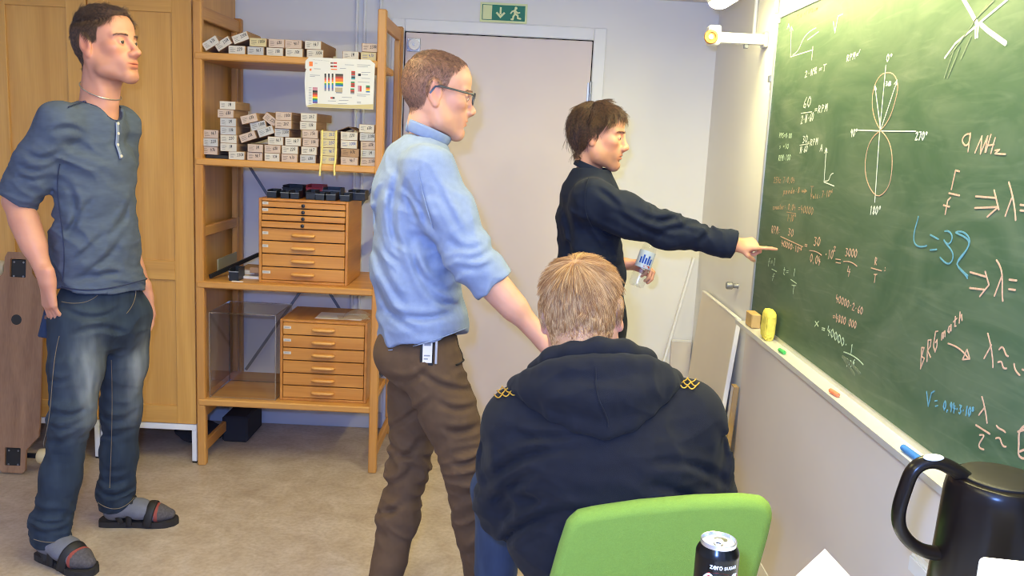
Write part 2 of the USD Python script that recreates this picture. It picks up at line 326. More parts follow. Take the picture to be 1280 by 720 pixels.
FONT = {  # single strokes, x and y from 0 to 1
 '0': ['.5,1 .1,.7 .1,.3 .5,0 .9,.3 .9,.7 .5,1'], '1': ['.4,.9 .55,1 .5,0'], '2': ['.1,.8 .5,1 .85,.75 .1,0 .95,.05'], '3': ['.1,.95 .8,.9 .4,.55 .85,.3 .5,0 .1,.1'], '4': ['.25,1 .1,.48 .95,.42', '.72,.72 .62,-.05'],
 '5': ['.9,1 .3,1 .2,.6 .8,.5 .7,.05 .1,0'], '6': ['.8,1 .2,.5 .2,.1 .7,0 .8,.35 .25,.4'], '7': ['.1,1 .9,1 .4,0'], '8': ['.5,.5 .2,.8 .5,1 .8,.8 .5,.5 .15,.2 .5,0 .85,.2 .5,.5'], '9': ['.8,.8 .4,1 .15,.7 .5,.5 .8,.8 .7,0'],
 '=': ['.1,.6 .8,.65', '.1,.35 .8,.4'], '.': ['.45,.42 .5,.5'], ',': ['.45,.05 .35,-.15'], ':': ['.4,.6 .45,.65', '.4,.25 .45,.3'], '-': ['.1,.5 .9,.5'], '>': ['.0,.65 .7,.62', '.0,.35 .7,.4', '.55,.9 .95,.5 .5,.1'],
 'A': ['.05,0 .45,1 .85,0', '.2,.4 .75,.4'], 'B': ['.15,0 .2,1 .7,.85 .25,.55 .85,.3 .15,0'], 'C': ['.9,.85 .5,1 .1,.5 .5,0 .9,.15'], 'G': ['.85,.9 .4,1 .1,.4 .5,0 .85,.2 .8,.5 .5,.45'], 'H': ['.1,0 .15,1', '.85,1 .8,0', '.1,.5 .85,.5'],
 'M': ['.05,0 .2,1 .45,.4 .75,1 .9,0'], 'N': ['.1,0 .15,1 .8,0 .85,1'], 'P': ['.15,0 .2,1 .8,.85 .7,.55 .2,.5'], 'R': ['.15,0 .2,1 .8,.85 .7,.55 .2,.5 .85,0'], 'S': ['.85,.9 .4,1 .2,.7 .75,.35 .5,0 .1,.1'], 'T': ['.05,1 .95,1', '.5,1 .45,0'], 'V': ['.05,1 .3,0 .7,1 .95,1'],
 'a': ['.8,.5 .4,.6 .15,.25 .45,0 .75,.3 .8,.6 .85,0'], 'c': ['.8,.5 .4,.6 .15,.3 .4,0 .8,.1'], 'd': ['.75,.5 .3,.55 .15,.2 .5,0 .75,.3 .8,1 .85,0'], 'e': ['.15,.3 .75,.35 .5,.6 .15,.3 .4,0 .8,.1'], 'f': ['.8,.95 .5,1 .35,.7 .3,-.1', '.1,.55 .7,.6'],
 'h': ['.15,0 .2,1 .2,.4 .6,.6 .75,0'], 'k': ['.15,0 .2,1', '.75,.6 .2,.3 .8,0'], 'l': ['.4,1 .35,.1 .6,0'], 'm': ['.05,0 .1,.6 .4,.55 .4,0 .45,.5 .75,.55 .8,0'], 'n': ['.15,0 .2,.6 .6,.6 .7,0'], 'o': ['.5,.6 .15,.3 .5,0 .85,.3 .5,.6'], 'p': ['.15,-.3 .2,.6 .7,.55 .7,.15 .2,.1'],
 'r': ['.2,0 .25,.6', '.25,.4 .7,.6'], 's': ['.8,.55 .3,.55 .7,.2 .2,0'], 't': ['.45,1 .4,.1 .7,0', '.1,.65 .8,.7'], 'u': ['.15,.6 .2,.05 .6,.05 .75,.6 .8,0'], 'z': ['.15,.6 .8,.6 .15,0 .85,.02'], 'i': ['.4,.6 .45,0'], 'x': ['.1,.7 .9,0', '.85,.7 .1,0'], '°': ['.5,1 .2,.85 .5,.65 .75,.85 .5,1'], ' ': []}
FONT = {k: [np.array([[float(q) for q in w.split(',')] for w in s.split()]) for s in v] for k, v in FONT.items()}
def strokes(text, o, adv, up):
    "the strokes of a text: origin o, advance vector per character, up vector"
    o, adv, up = (np.array(q, float) for q in (o, adv, up)); out = []
    for i, ch in enumerate(text):
        for s in FONT[ch]:
            out.append(o+(i+s[:, :1]*.8)*adv+s[:, 1:]*up)
    return out
def on_board(lines, w):
    polys = []
    for l in lines:
        q = [at(a, b, x=XB) for a, b in l]
        polys.append(shapely.LineString([(-p[1], p[2]) for p in q]).buffer(w*.36, quad_segs=2))
    g = shapely.union_all(polys).intersection(shapely.box(-YB+.016, ZB0, -YBN, ZB1-.02))
    return slab(g, (XB-.0004, 0, 0), (0, -1, 0), (0, 0, 1), .0006)
def chalk(name, rgb):
    return plain(name, rgb, .95, spec=.1, vary=.18, vscale=160)
chalk('chalk_white', (206, 212, 200)); chalk('chalk_pale', (178, 198, 170)); chalk('chalk_pink', (196, 160, 138)); chalk('chalk_faded_pink', (170, 142, 114)); chalk('chalk_blue', (96, 146, 166)); chalk('chalk_smear', (112, 124, 104))
def wr(text, x, y, h, w, slope=0., lean=.12): return strokes(text, (x, y), (w, w*slope), (h*lean, -h))
def z1(*p): return [(930+a*.38889, b*.38889) for a, b in p]
def z5(*p): return [(1120+a*.19444, 120+b*.19444) for a, b in p]
def z6(*p): return [(1120+a*.20833, 250+b*.20833) for a, b in p]
def z7(*p): return [(1130+a*.27778, 380+b*.27778) for a, b in p]
def z8(*p): return [(1160+a*.13889, b*.13889) for a, b in p]
def z3(*p): return [(945+a*.18054, 270+b*.18054) for a, b in p]
def z4(*p): return [(1000+a/6., 360+b/6.) for a, b in p]
def sm(p, n=24):
    "a smooth curve through the points"
    from scipy.interpolate import splprep, splev
    p = np.array(p, float); t, _ = splprep(p.T, s=0, k=min(3, len(p)-1)); return list(zip(*splev(np.linspace(0, 1, n), t)))
def chalk_part(lab, lines, w, mat): part(bb, 'chalk_writing', on_board(lines, w), MATS[mat], smooth=False, label=lab)
chalk_part('small white chalk graph with two axes and a rising curve', [z1((153, 85), (150, 183)), z1((150, 183), (222, 160)), z1((148, 100), (153, 85), (158, 98)), z1((222, 150), (218, 192)), sm(z1((158, 176), (175, 160), (190, 128), (208, 105), (232, 90))), z1((205, 128), (240, 102))]+wr('A', 984, 36, 6, 4, -.2), .004, 'chalk_white')
chalk_part('orange chalk line of writing at the top left corner', wr('Cu=100nm', 996, 24, 6, 3.4, -.45), .003, 'chalk_faded_pink')
chalk_part('white chalk root sign', [z1((288, 70), (293, 105), (303, 52), (318, 45))], .005, 'chalk_white')
chalk_part('white chalk RPM =', wr('RPM=', 1058, 77, 8, 4, -.35)+[[(1074, 66), (1075.5, 62)]], .0035, 'chalk_white')
chalk_part('white chalk equation ending in T', wr('2.N.', 1006, 97, 8, 3.6, -.33)+wr('60', 1017, 89, 4, 2.2, -.3)+wr('m', 1018, 92.5, 4, 4, -.3)+wr('=T', 1023.5, 91, 8, 5, -.33), .0034, 'chalk_white')
chalk_part('white chalk fraction equals RPM', wr('60', 1004, 135.5, 13, 5, -.25)+[[(1001.7, 141.7), (1015, 139.7)]]+wr('2.N.60', 1001, 155, 10, 2.7, -.3)+wr('=RPM', 1018, 142, 9, 4.3, -.2), .0036, 'chalk_white')
chalk_part('three short lines of pale chalk at the left edge', wr('PPS=0.00', 974, 172, 6, 2, .05)+wr('s =10', 974, 186, 6, 2.4, 0)+wr('RPM:100', 973, 201, 7, 2.2, -.05), .0026, 'chalk_pale')
chalk_part('second white chalk fraction equals RPM', wr('30', 1003, 179, 9, 3.4, -.2)+[[(1000, 181.6), (1009, 180)]]+wr('N.60', 1000, 191.5, 8, 2.4, -.2)+wr('=RPM', 1009, 183, 8, 3.5, -.2), .0034, 'chalk_white')
chalk_part('second small white chalk graph', [z1((265, 478), (258, 585)), z1((258, 585), (290, 598)), z1((260, 492), (265, 476), (268, 490)), sm(z1((262, 582), (273, 578), (280, 562), (288, 557)))]+wr('A', 1025, 189, 8, 4, -.1), .004, 'chalk_white')
chalk_part('white chalk axes of the polar diagram', [z1((360, 418), (440, 421), (553, 422)), z1((457, 210), (437, 420), (421, 650)), z1((440, 418), (422, 278)), z1((440, 418), (493, 260)), z1((420, 290), (422, 276), (427, 288)), z1((484, 270), (493, 258), (492, 272))]
    + wr('0°', 1108, 77, 9, 4, -.1)+wr('90°', 1063, 171, 9, 3, -.1)+wr('270°', 1144, 175, 10, 4, 0)+wr('180°', 1087, 268, 10, 3.6, 0)+wr('.3dB', 1105, 107, 5, 2.4, 0), .0042, 'chalk_white')
chalk_part('thin pinkish figure of eight of the polar diagram', [sm(z1((440, 418), (418, 370), (413, 320), (425, 265), (450, 236), (475, 235), (492, 258), (488, 320), (470, 375), (440, 418)), 40), sm(z1((440, 420), (410, 450), (393, 500), (392, 560), (408, 608), (432, 630), (455, 615), (473, 570), (477, 520), (468, 460), (440, 420)), 40)], .0032, 'chalk_pink')
chalk_part('faint smeared strokes behind the white cross', [z8((600, 0), (450, 150), (300, 370), (200, 490)), z8((530, 50), (450, 150)), z8((390, 330), (300, 530)), z8((240, 440), (150, 700)), z8((290, 430), (180, 700))], .006, 'chalk_smear')
chalk_part('big white chalk cross', [z8((320, -10), (390, 110), (440, 205)), z8((480, 220), (540, 275), (700, 390))], .014, 'chalk_white')
chalk_part('thin white chalk stroke of the cross', [z8((720, -5), (480, 195), (430, 240), (250, 390), (155, 520)), z8((430, 250), (430, 340)), z8((455, 230), (447, 335))], .007, 'chalk_white')
chalk_part('pink chalk 9 MHz', [sm(z5((478, 245), (450, 250), (432, 300), (450, 318), (475, 285), (480, 240))), z5((480, 240), (465, 358)), z5((510, 365), (555, 258), (545, 372), (592, 258), (575, 360)), z5((612, 250), (580, 360)), z5((640, 270), (612, 368)), z5((595, 318), (632, 312)), z5((640, 350), (668, 345), (640, 370), (705, 375))], .005, 'chalk_pink')
chalk_part('pink chalk fraction over f, double arrow and lambda', [z5((410, 485), (385, 478), (358, 600)), z5((343, 625), (410, 640)), z5((352, 655), (335, 672), (318, 760)), z5((308, 702), (345, 712)), z5((515, 645), (640, 655)), [(1219, 260), (1248, 258.8)], [(1243, 238), (1249, 262)], [(1248, 259), (1234.6, 271)], sm([(1261.5, 228), (1267, 250), (1270, 275)]), [(1265, 248), (1257, 270)], [(1276, 256), (1284, 257)], [(1276, 263), (1284, 264)]], .0055, 'chalk_pink')
chalk_part('blue chalk L = 32', [sm(z6((135, 100), (108, 225), (112, 255), (185, 275))), z6((208, 210), (255, 235)), z6((208, 300), (245, 297)), sm(z6((295, 188), (320, 190), (338, 225), (320, 262), (290, 242))), sm(z6((290, 242), (325, 290), (343, 350), (320, 382), (290, 370), (267, 345))),
    sm(z6((360, 195), (395, 190), (440, 230), (430, 290), (370, 390), (400, 430), (430, 470))), sm(z6((360, 195), (400, 215), (436, 245), (425, 300), (368, 385))), z6((375, 400), (415, 440), (432, 455))], .0052, 'chalk_blue')
chalk_part('second pink double arrow with lambda', [z6((447, 433), (540, 460)), z6((445, 528), (530, 538)), z6((537, 430), (560, 510), (505, 578)), sm(z6((605, 362), (630, 410), (640, 500), (643, 605))), z6((638, 455), (593, 575)), z6((682, 478), (725, 483)), z6((680, 535), (717, 540))], .0055, 'chalk_pink')
chalk_part('slanting pink chalk words with an arrow', wr('BRG', 1150, 462, 26, 8, -1.15, .05)+wr('math', 1177, 425, 13, 7.2, -.95, .05)+[sm(z7((200, 178), (240, 195), (290, 245))), z7((285, 205), (297, 247), (265, 250), (285, 205))], .0048, 'chalk_pink')
chalk_part('pink chalk lambda with wavy equals sign', [sm(z7((378, 133), (392, 190), (402, 285))), z7((395, 185), (362, 245)), sm(z7((430, 205), (445, 195), (455, 215), (470, 235))), sm(z7((425, 262), (440, 262), (448, 285), (462, 290))), sm(z7((497, 270), (505, 300), (522, 320))), z7((534, 295), (545, 298))], .005, 'chalk_pink')
chalk_part('blue chalk line starting with V', [z7((103, 395), (110, 460), (125, 400), (137, 393)), z7((140, 437), (150, 435)), z7((143, 460), (152, 458))]+wr('0,94.3.10', 1179, 512, 11, 3.9, .25)+wr('8', 1215, 514, 5, 3), .0046, 'chalk_blue')
chalk_part('pink chalk lambda over two', [sm(z7((352, 418), (365, 470), (375, 535))), z7((365, 465), (338, 500)), z7((325, 545), (388, 585)), sm(z7((342, 590), (360, 592), (345, 620), (360, 655))), sm(z7((418, 548), (430, 560), (440, 565), (457, 577))), sm(z7((415, 605), (430, 603), (445, 635), (460, 642)))], .005, 'chalk_pink')
chalk_part('pink chalk ring at the right edge of the picture', [sm(z7((550, 545), (522, 575), (518, 640), (525, 690), (550, 695), (575, 640), (570, 570), (550, 545))), z7((515, 575), (545, 565)), z7((520, 665), (545, 655))], .006, 'chalk_pink')
chalk_part('faded pink chalk line with Hz', wr('25Hz T:0,04', 967, 228.5, 7, 2.4, 0), .0026, 'chalk_faded_pink')
chalk_part('faded pink chalk line with period and arrow', wr('pmode:8', 979, 243, 7, 3, -.1)+wr('>', 1002, 242, 6, 8)+wr('T', 1012, 245, 12, 5)+wr('fall:', 1013.5, 248, 5, 2.5)+wr('7.10', 1027, 247, 8, 2.7, -.1)+wr('-6', 1037.5, 241, 4, 1.8), .0028, 'chalk_faded_pink')
chalk_part('faded pink chalk counter equation', wr('counter:', 966, 262, 6, 2.1, -.05)+wr('0,04', 985, 262, 7, 2.4, .1)+[[(983.7, 265), (994.5, 267)]]+wr('1.10', 984, 276, 8, 2, .1)+wr('-6', 992, 271, 4, 1.6)+wr('=40000', 997.5, 265, 9, 3.2, .2), .0028, 'chalk_faded_pink')
chalk_part('faded pink chalk equation with four fractions', wr('RPM:', 964, 291, 9, 3, .2)+wr('30', 985, 294, 9, 3.6, .35)+[z3((172, 142), (325, 213))]+wr('40000.10', 976.5, 307, 7, 2.8, .4)+wr('-6', 999, 312, 4, 1.8, .3)+wr('=', 1005.5, 310, 8, 5, .4)+wr('30', 1017, 307, 11, 4.4, .1)
    + [sm(z3((372, 240), (410, 245), (455, 272)))]+wr('0,04', 1012.5, 327, 10, 3.3, .35)+wr('.10', 1031, 323, 11, 3.6, .1)+wr('2', 1042, 314, 6, 3)+[z3((553, 298), (587, 303)), z3((555, 322), (587, 327))]+wr('3000', 1056.5, 320, 10, 3.8, .15)+[sm(z3((608, 315), (650, 318), (700, 348)))]+wr('4', 1058.5, 345, 12, 5)+wr('R', 1093, 331, 9, 4)+[z3((800, 360), (870, 380))]+wr('T', 1091.5, 353, 10, 5)+wr(':', 1105, 341, 10, 3), .0036, 'chalk_pink')
chalk_part('pale green chalk frequency fractions', wr('f=1', 960, 332, 9, 3.2)+[z3((110, 367), (143, 385))]+wr('f', 965, 350, 8, 4)+wr('t=', 978.5, 343, 9, 4, .2)+wr('1', 991, 345, 9, 4)+[z3((242, 440), (282, 468)), z3((250, 478), (278, 482))]+wr('T', 990, 367, 10, 4), .003, 'chalk_pale')
chalk_part('small pink chalk product and its result', wr('40000.2.60', 1044.7, 377, 9, 3.4, .5)+wr('=4800 000', 1041, 400, 9, 3.3, .38), .0034, 'chalk_pink')
chalk_part('pale chalk equation for x', wr('x', 1018, 408, 9, 7)+wr('=', 1027, 415, 9, 5.5, .5)+wr('40000.', 1034, 417, 10, 4.3, .8)+wr('1', 1062, 442, 11, 5)+[sm(z4((330, 480), (400, 510), (475, 575)))]+wr('10', 1057, 457, 9, 4, .5)+wr('6', 1066, 455, 5, 3), .0044, 'chalk_pale')
chalk_part('smudged chalk patch under the equation for x', [z4((320, 515), (380, 560), (450, 640)), z4((330, 530), (410, 650))], .012, 'chalk_smear')

plain('sponge_yellow', (232, 214, 92), .95, vary=.12, vscale=60, bump=.9, bscale=220)
plain('raw_wood', (196, 160, 104), .7, vary=.08, vscale=30)
sp = trimesh.creation.icosphere(4); v = np.array(sp.vertices); v = np.sign(v)*np.abs(v)**.45
v = v/np.abs(v).max(0)*np.array([.018, .040, .052]); v += (meshkit.noise(v*160)-.5)[:, None]*.006*np.array([.6, 1, 1])
yS = at(958, 424, x=.905)[1]
solo('sponge', (v@rot((1, 0, 0), 6).T+np.array([.907, yS, .878+.053]), np.array(sp.faces)), MATS['sponge_yellow'], 'yellow porous sponge standing on end on the chalk tray', 'sponge', smooth=True)
yW = at(941, 408, x=.912)[1]
solo('wooden_block', cbox((.896, yW-.035, .8795), (.930, yW+.05, .8795+.052), .003), MATS['raw_wood'], 'small bare wooden block on the chalk tray behind the yellow sponge', 'wooden block')
for nm, px_, py_, ln, mt, rgb, rr, lab in (('chalk_stick', 977, 436, .045, 'chalk_green_stick', (70, 168, 92), .006, 'green stick of chalk on the tray beside the sponge'), ('chalk_stick', 1042, 490, .05, 'chalk_orange_stick', (226, 120, 88), .006, 'orange red stick of chalk in the middle of the tray'), ('chalk_stick', 1140, 561, .085, 'chalk_blue_stick', (52, 112, 182), .0075, 'thick blue stick of chalk on the near end of the tray')):
    plain(mt, rgb, .9, vary=.08)
    p = at(px_, py_, x=.896); p[2] = .8795+rr*.85
    solo(nm, sweep([p+np.array([.004, -ln/2, 0]), p+np.array([.004, -ln/2+.002, 0]), p+np.array([0, ln/2-.002, 0]), p+np.array([0, ln/2, 0])], [rr*.8, rr, rr, rr*.85], 12), MATS[mt], lab, 'chalk', 'sticks of chalk on the tray', smooth=50)

# lamp over the board
emit('lamp_glow', (1.0, .91, .42), 74.)
lx0, lx1, lz, ly0, ly1 = .70, .80, 2.055, .6, 3.50
lp = thing('board_lamp', 'white strip lamp hanging over the top of the chalkboard', 'lamp', (.75, 2., lz))
hs = Polygon([(lx0, .012), (lx0+.012, .0), (lx1-.012, 0), (lx1, .012), (lx1-.01, .05), (lx0+.01, .05)])
hm = trimesh.Trimesh(*slab(hs, (0, ly0, lz+.012), (1, 0, 0), (0, 0, 1), -(ly1-ly0)), process=False); trimesh.repair.fix_normals(hm)
part(lp, 'housing', hm, MATS['white_paint'], smooth=False)
ds = [(lx0+.010+(lx1-lx0-.02)*t, -.020*math.sin(math.pi*t)**.6+.0125) for t in np.linspace(0, 1, 12)]
dm = trimesh.Trimesh(*slab(Polygon(ds), (0, ly0+.01, lz), (1, 0, 0), (0, 0, 1), -(ly1-ly0-.015)), process=False); trimesh.repair.fix_normals(dm)
part(lp, 'diffuser', dm, MATS['lamp_glow'], smooth=30)
part(lp, 'hanger', cat(cyl((.75, 1.0, lz+.06), (.75, 1.0, ZC), .006, 8), cyl((.75, 3.2, lz+.06), (.75, 3.2, ZC), .006, 8)), MATS['white_paint'])

# bracket arm on the right wall
plain('copper', (176, 112, 62), .4, metal=.6)
ya = 3.53
ar = thing('wall_bracket', 'white bracket arm sticking out of the right wall with a round copper ringed end', 'bracket', (XR, ya, 1.93))
part(ar, 'arm', cat(cbox((.765, ya-.02, 1.928), (XR-.012, ya+.02, 1.966), .003)), MATS['white_paint'])
part(ar, 'end_block', cbox((.722, ya-.03, 1.918), (.770, ya+.03, 1.990), .006), MATS['white_paint'])
part(ar, 'coil', lathe([(.009, 0), (.026, 0), (.027, .006), (.024, .010), (.018, .010), (.017, .004), (.009, .004)], (.730, ya-.030, 1.945), 32, (0, -1, 0)), MATS['copper'])
part(ar, 'coil_core', lathe([(0, 0), (.0095, 0), (.0095, .007), (.006, .009), (0, .009)], (.730, ya-.030, 1.945), 24, (0, -1, 0)), MATS['white_paint'])
part(ar, 'wall_plate', cat(cbox((XR-.016, ya-.03, 1.918), (XR, ya+.03, 1.976), .003)), MATS['alu'])
part(ar, 'clip', cbox((.868, ya-.012, 1.912), (.884, ya+.012, 1.928), .002), MATS['steel'])

# coat hook, leaning panels, pole
plain('hook_grey', (138, 138, 140), .4, metal=.5)
p = at(914, 357, x=.925)
solo('coat_hook', lathe([(0, 0), (.012, 0), (.010, .006), (.010, .020), (.016, .026), (.016, .046), (.013, .050), (0, .050)], (XR, p[1], p[2]), 20, (-1, 0, 0)), MATS['hook_grey'], 'short round grey coat hook on the right wall beside the board', 'coat hook', smooth=40, base=(XR, p[1], p[2]))
plain('panel_beige', (226, 214, 198), .5, vary=.02, vscale=5)
plain('panel_edge', (238, 234, 226), .5)
def lean_panel(y0, y1, zt, xt, xb, th, label, edge_mat):
    "a board standing on the floor with its top against the right wall"
    t = thing('leaning_panel', label, 'panel', (xb, (y0+y1)/2, 0))
    d = np.array([xt-xb, 0, zt]); L = np.linalg.norm(d); d /= L; nrm = np.cross(d, (0, 1, 0)); nrm /= np.linalg.norm(nrm)
    if nrm[0] > 0: nrm = -nrm
    def pl(y0, y1, a, b, o0, o1):
        v, f = cbox((y0, a, o0), (y1, b, o1), .001)
        return np.array((xb, 0, 0))+v[:, :1]*np.array((0, 1., 0))+v[:, 1:2]*d+v[:, 2:]*nrm, f
    b = pl(y0+.012, y1, .0, L-.006, 0, th); mm = trimesh.Trimesh(*b, process=False); trimesh.repair.fix_normals(mm); part(t, 'board', mm, MATS['panel_beige'])
    b = cat(pl(y0, y0+.012, 0, L, -.001, th+.001), pl(y0+.012, y1, L-.006, L, -.001, th+.001)); mm = trimesh.Trimesh(*b, process=False); trimesh.repair.fix_normals(mm); part(t, 'edge_strip', mm, MATS[edge_mat])
    return t
lean_panel(3.475, 4.15, .852, .943, .872, .016, 'tall beige board with a white edge leaning against the right wall beside the chalkboard', 'panel_edge')
lean_panel(3.415, 3.465, .585, .942, .915, .018, 'narrow wooden edged board leaning low on the right wall behind the seated man', 'raw_wood')
pq = thing('board_offcut', 'low grey white board standing in the far corner behind the tall leaning board', 'panel', (.90, D-.02, 0))
part(pq, 'board', cbox((.845, D-.035, 0), (.945, D-.018, .545), .002), MATS['panel_beige']); part(pq, 'edge_strip', cbox((.845, D-.036, .545), (.945, D-.017, .553), .001), MATS['panel_edge'])
a = at(867, 322, y=D-.02); b = at(830, 450, y=D-.08); k = (b-a)/(b[2]-a[2]); e = a+k*(0-a[2]); e[2] = .008
e[1] = D-.14
pole = bar(e, a+np.array([0, 0, .0]), .032, .012, up=(1, 0, .2), c=.002)
solo('white_pole', pole, MATS['white_paint'], 'long flat white pole leaning diagonally against the back wall near the corner', 'pole', base=e)
# ------------------------------------------------------------------ shelf unit
for ax, n in enumerate('xyz'):
    wood('pine_'+n, (216, 160, 86), (186, 126, 60), ax)
    wood('birch_'+n, (224, 170, 90), (200, 144, 68), ax, rough=.38)
SX0, SX1, SY0, SY1, SH = -1.366, -.560, 3.785, 4.36, 2.027
POST = .036
su = thing('shelf_unit', 'tall open pine shelf unit with four shelves standing against the back wall', 'shelf', ((SX0+SX1)/2, (SY0+SY1)/2, 0))
PX = {}
for x in (SX0, SX1-POST):
    for y in (SY0, SY1-POST):
        part(su, 'post', cbox((x, y, 0), (x+POST, y+POST, SH if y < 4 else SH-.004), .004), MATS['pine_z'])
    for z, h in ((.055, .05), (1.035, .045), (1.955, .055)):
        part(su, 'side_rail', cbox((x+.008, SY0+POST, z), (x+POST-.008, SY1-POST, z+h), .003), MATS['pine_y'])
    part(su, 'post', cbox((x+.004, SY1-POST-.05, .105), (x+POST-.006, SY1-POST-.025, 1.955), .003), MATS['pine_z'])
SZ = [.312, .846, 1.378, 1.817]          # tops of the shelves
ST = .030
for z in SZ:
    part(su, 'shelf_board', cbox((SX0+.006 if 1 else 0, SY0-.004, z-ST), (SX1-POST+.004, SY1-POST-.055, z), .005), MATS['pine_x'])
plain('brace_steel', (120, 128, 140), .45, metal=.6)
for a, b in (((SX0+.05, SY1-.02, 1.36), (SX1-.06, SY1-.02, .30)), ((SX1-.06, SY1-.017, 1.36), (SX0+.05, SY1-.017, .30))):
    part(su, 'cross_brace', bar(a, b, .0025, .014, up=(0, 0, 1)), MATS['brace_steel'])

# poster hanging from the top shelf
plain('poster_white', (218, 214, 206), .35)
plain('poster_stain', (196, 178, 128), .6); plain('ink', (40, 42, 48), .6); plain('ink_grey', (140, 142, 150), .6)
INK = {'black': 'ink', 'grey': 'ink_grey'}
for n, c in dict(red=(196, 58, 48), orange=(232, 120, 44), yellow=(238, 206, 50), green=(44, 140, 84), blue=(50, 108, 176), brown=(120, 74, 50), violet=(112, 84, 140), tan=(178, 160, 132), teal=(60, 150, 160), pinkish=(190, 130, 140)).items():
    plain('ink_'+n, c, .55); INK[n] = 'ink_'+n
YP = SY0-.007
pt = thing('colour_code_poster', 'white laminated colour code chart hanging from the front edge of the top shelf', 'poster', (-.745, YP, 1.62))
def pos(a, b):   # pixels of an 880 x 720 enlargement of the chart to the plane of the chart
    q = at(370+a*.125, 60+b*.125, y=YP); return (q[0], q[2])
sheet = Polygon([pos(*q) for q in ((130, 92), (740, 118), (790, 160), (772, 615), (110, 590), (98, 560), (86, 350), (94, 235), (104, 210), (92, 205), (95, 130))])
part(pt, 'sheet', slab(sheet, (0, YP, 0), (1, 0, 0), (0, 0, 1), .0016), MATS['poster_white'], smooth=False)
part(pt, 'stained_edge', slab(Polygon([pos(*q) for q in ((110, 575), (200, 555), (400, 565), (560, 570), (772, 562), (771, 612), (110, 588))]), (0, YP-.0015, 0), (1, 0, 0), (0, 0, 1), .0004), MATS['poster_stain'], smooth=False)
prints = {}
def pr(col, a0, b0, a1, b1): prints.setdefault(col, []).append(Polygon([pos(a0, b0), pos(a1, b0+(a1-a0)*.035), pos(a1, b1+(a1-a0)*.035), pos(a0, b1)]))
for i, cl in enumerate(('grey', 'tan', 'black', 'brown', 'red', 'orange', 'yellow', 'green', 'blue', 'violet')):
    pr({'tan': 'pinkish', 'grey': 'pinkish'}.get(cl, cl), 168, 392+i*16, 216, 408+i*16)
for x in (286, 322, 358):
    for i, cl in enumerate(('black', 'black', 'brown', 'red', 'orange', 'yellow', 'green', 'blue', 'blue', 'violet', 'grey')):
        pr(cl, x, 256+i*16, x+17, 272+i*16)
for i, cl in enumerate(('black', 'brown', 'red', 'orange', 'orange', 'yellow', 'green', 'blue')):
    pr(cl, 395, 258+i*15.5, 472, 274+i*15.5)
pr('tan', 392, 395, 466, 440); pr('grey', 400, 440, 462, 452)
for x0, y0, cs in ((554, 230, ('red', 'brown', 'red', 'grey', 'black', 'teal')), (550, 336, ('green', 'red', 'brown', 'red')), (546, 404, ('green', 'red', 'brown', 'grey'))):
    for i, cl in enumerate(cs): pr(cl, x0, y0+i*14, x0+38, y0+14+i*14)
pr('pinkish', 620, 376, 640, 436); pr('red', 640, 378, 656, 436)
for i, cl in enumerate(('green', 'brown', 'orange', 'yellow', 'blue')): pr(cl, 700, 374+i*14, 740, 388+i*14)
pr('black', 622, 256, 650, 280); pr('orange', 132, 136, 168, 182); pr('orange', 138, 205, 156, 228)
pr('red', 346, 490, 366, 508); pr('black', 366, 490, 388, 508)
for x0, y0 in ((346, 142), (346, 176)):
    pr('brown', x0, y0, x0+22, y0+16); pr('grey', x0+22, y0, x0+30, y0+16); pr('red', x0+30, y0, x0+64, y0+16)
pr('orange', 350, 208, 412, 218)
for a0, b0, a1 in ((190, 150, 214), (180, 205, 246), (140, 268, 240), (140, 282, 190), (612, 165, 745), (612, 182, 720), (655, 240, 745), (655, 262, 720), (655, 300, 740), (620, 338, 735), (610, 460, 740), (610, 476, 700), (430, 520, 525), (420, 552, 510), (320, 526, 400), (460, 490, 560), (490, 165, 580), (440, 200, 500), (610, 535, 650), (610, 548, 650)):
    pr('grey', a0, b0, a1, b0+5)
for b in range(390, 555, 16): pr('grey', 128, b+4, 156, b+9)
o = pos(168, 120); prints.setdefault('grey', []).append(shapely.affinity.translate(shapely.affinity.rotate(text_poly('FARGEKODE FOR MOTSTAND OG KONDENSATOR', .0021), -2, origin=(0, 0)), *o))
import shapely.affinity
for k in list(prints):
    part(pt, 'print', slab(shapely.union_all(prints[k]), (0, YP-.0017, 0), (1, 0, 0), (0, 0, 1), .0004), MATS[INK[k]], smooth=False, label=f'{k} printing')

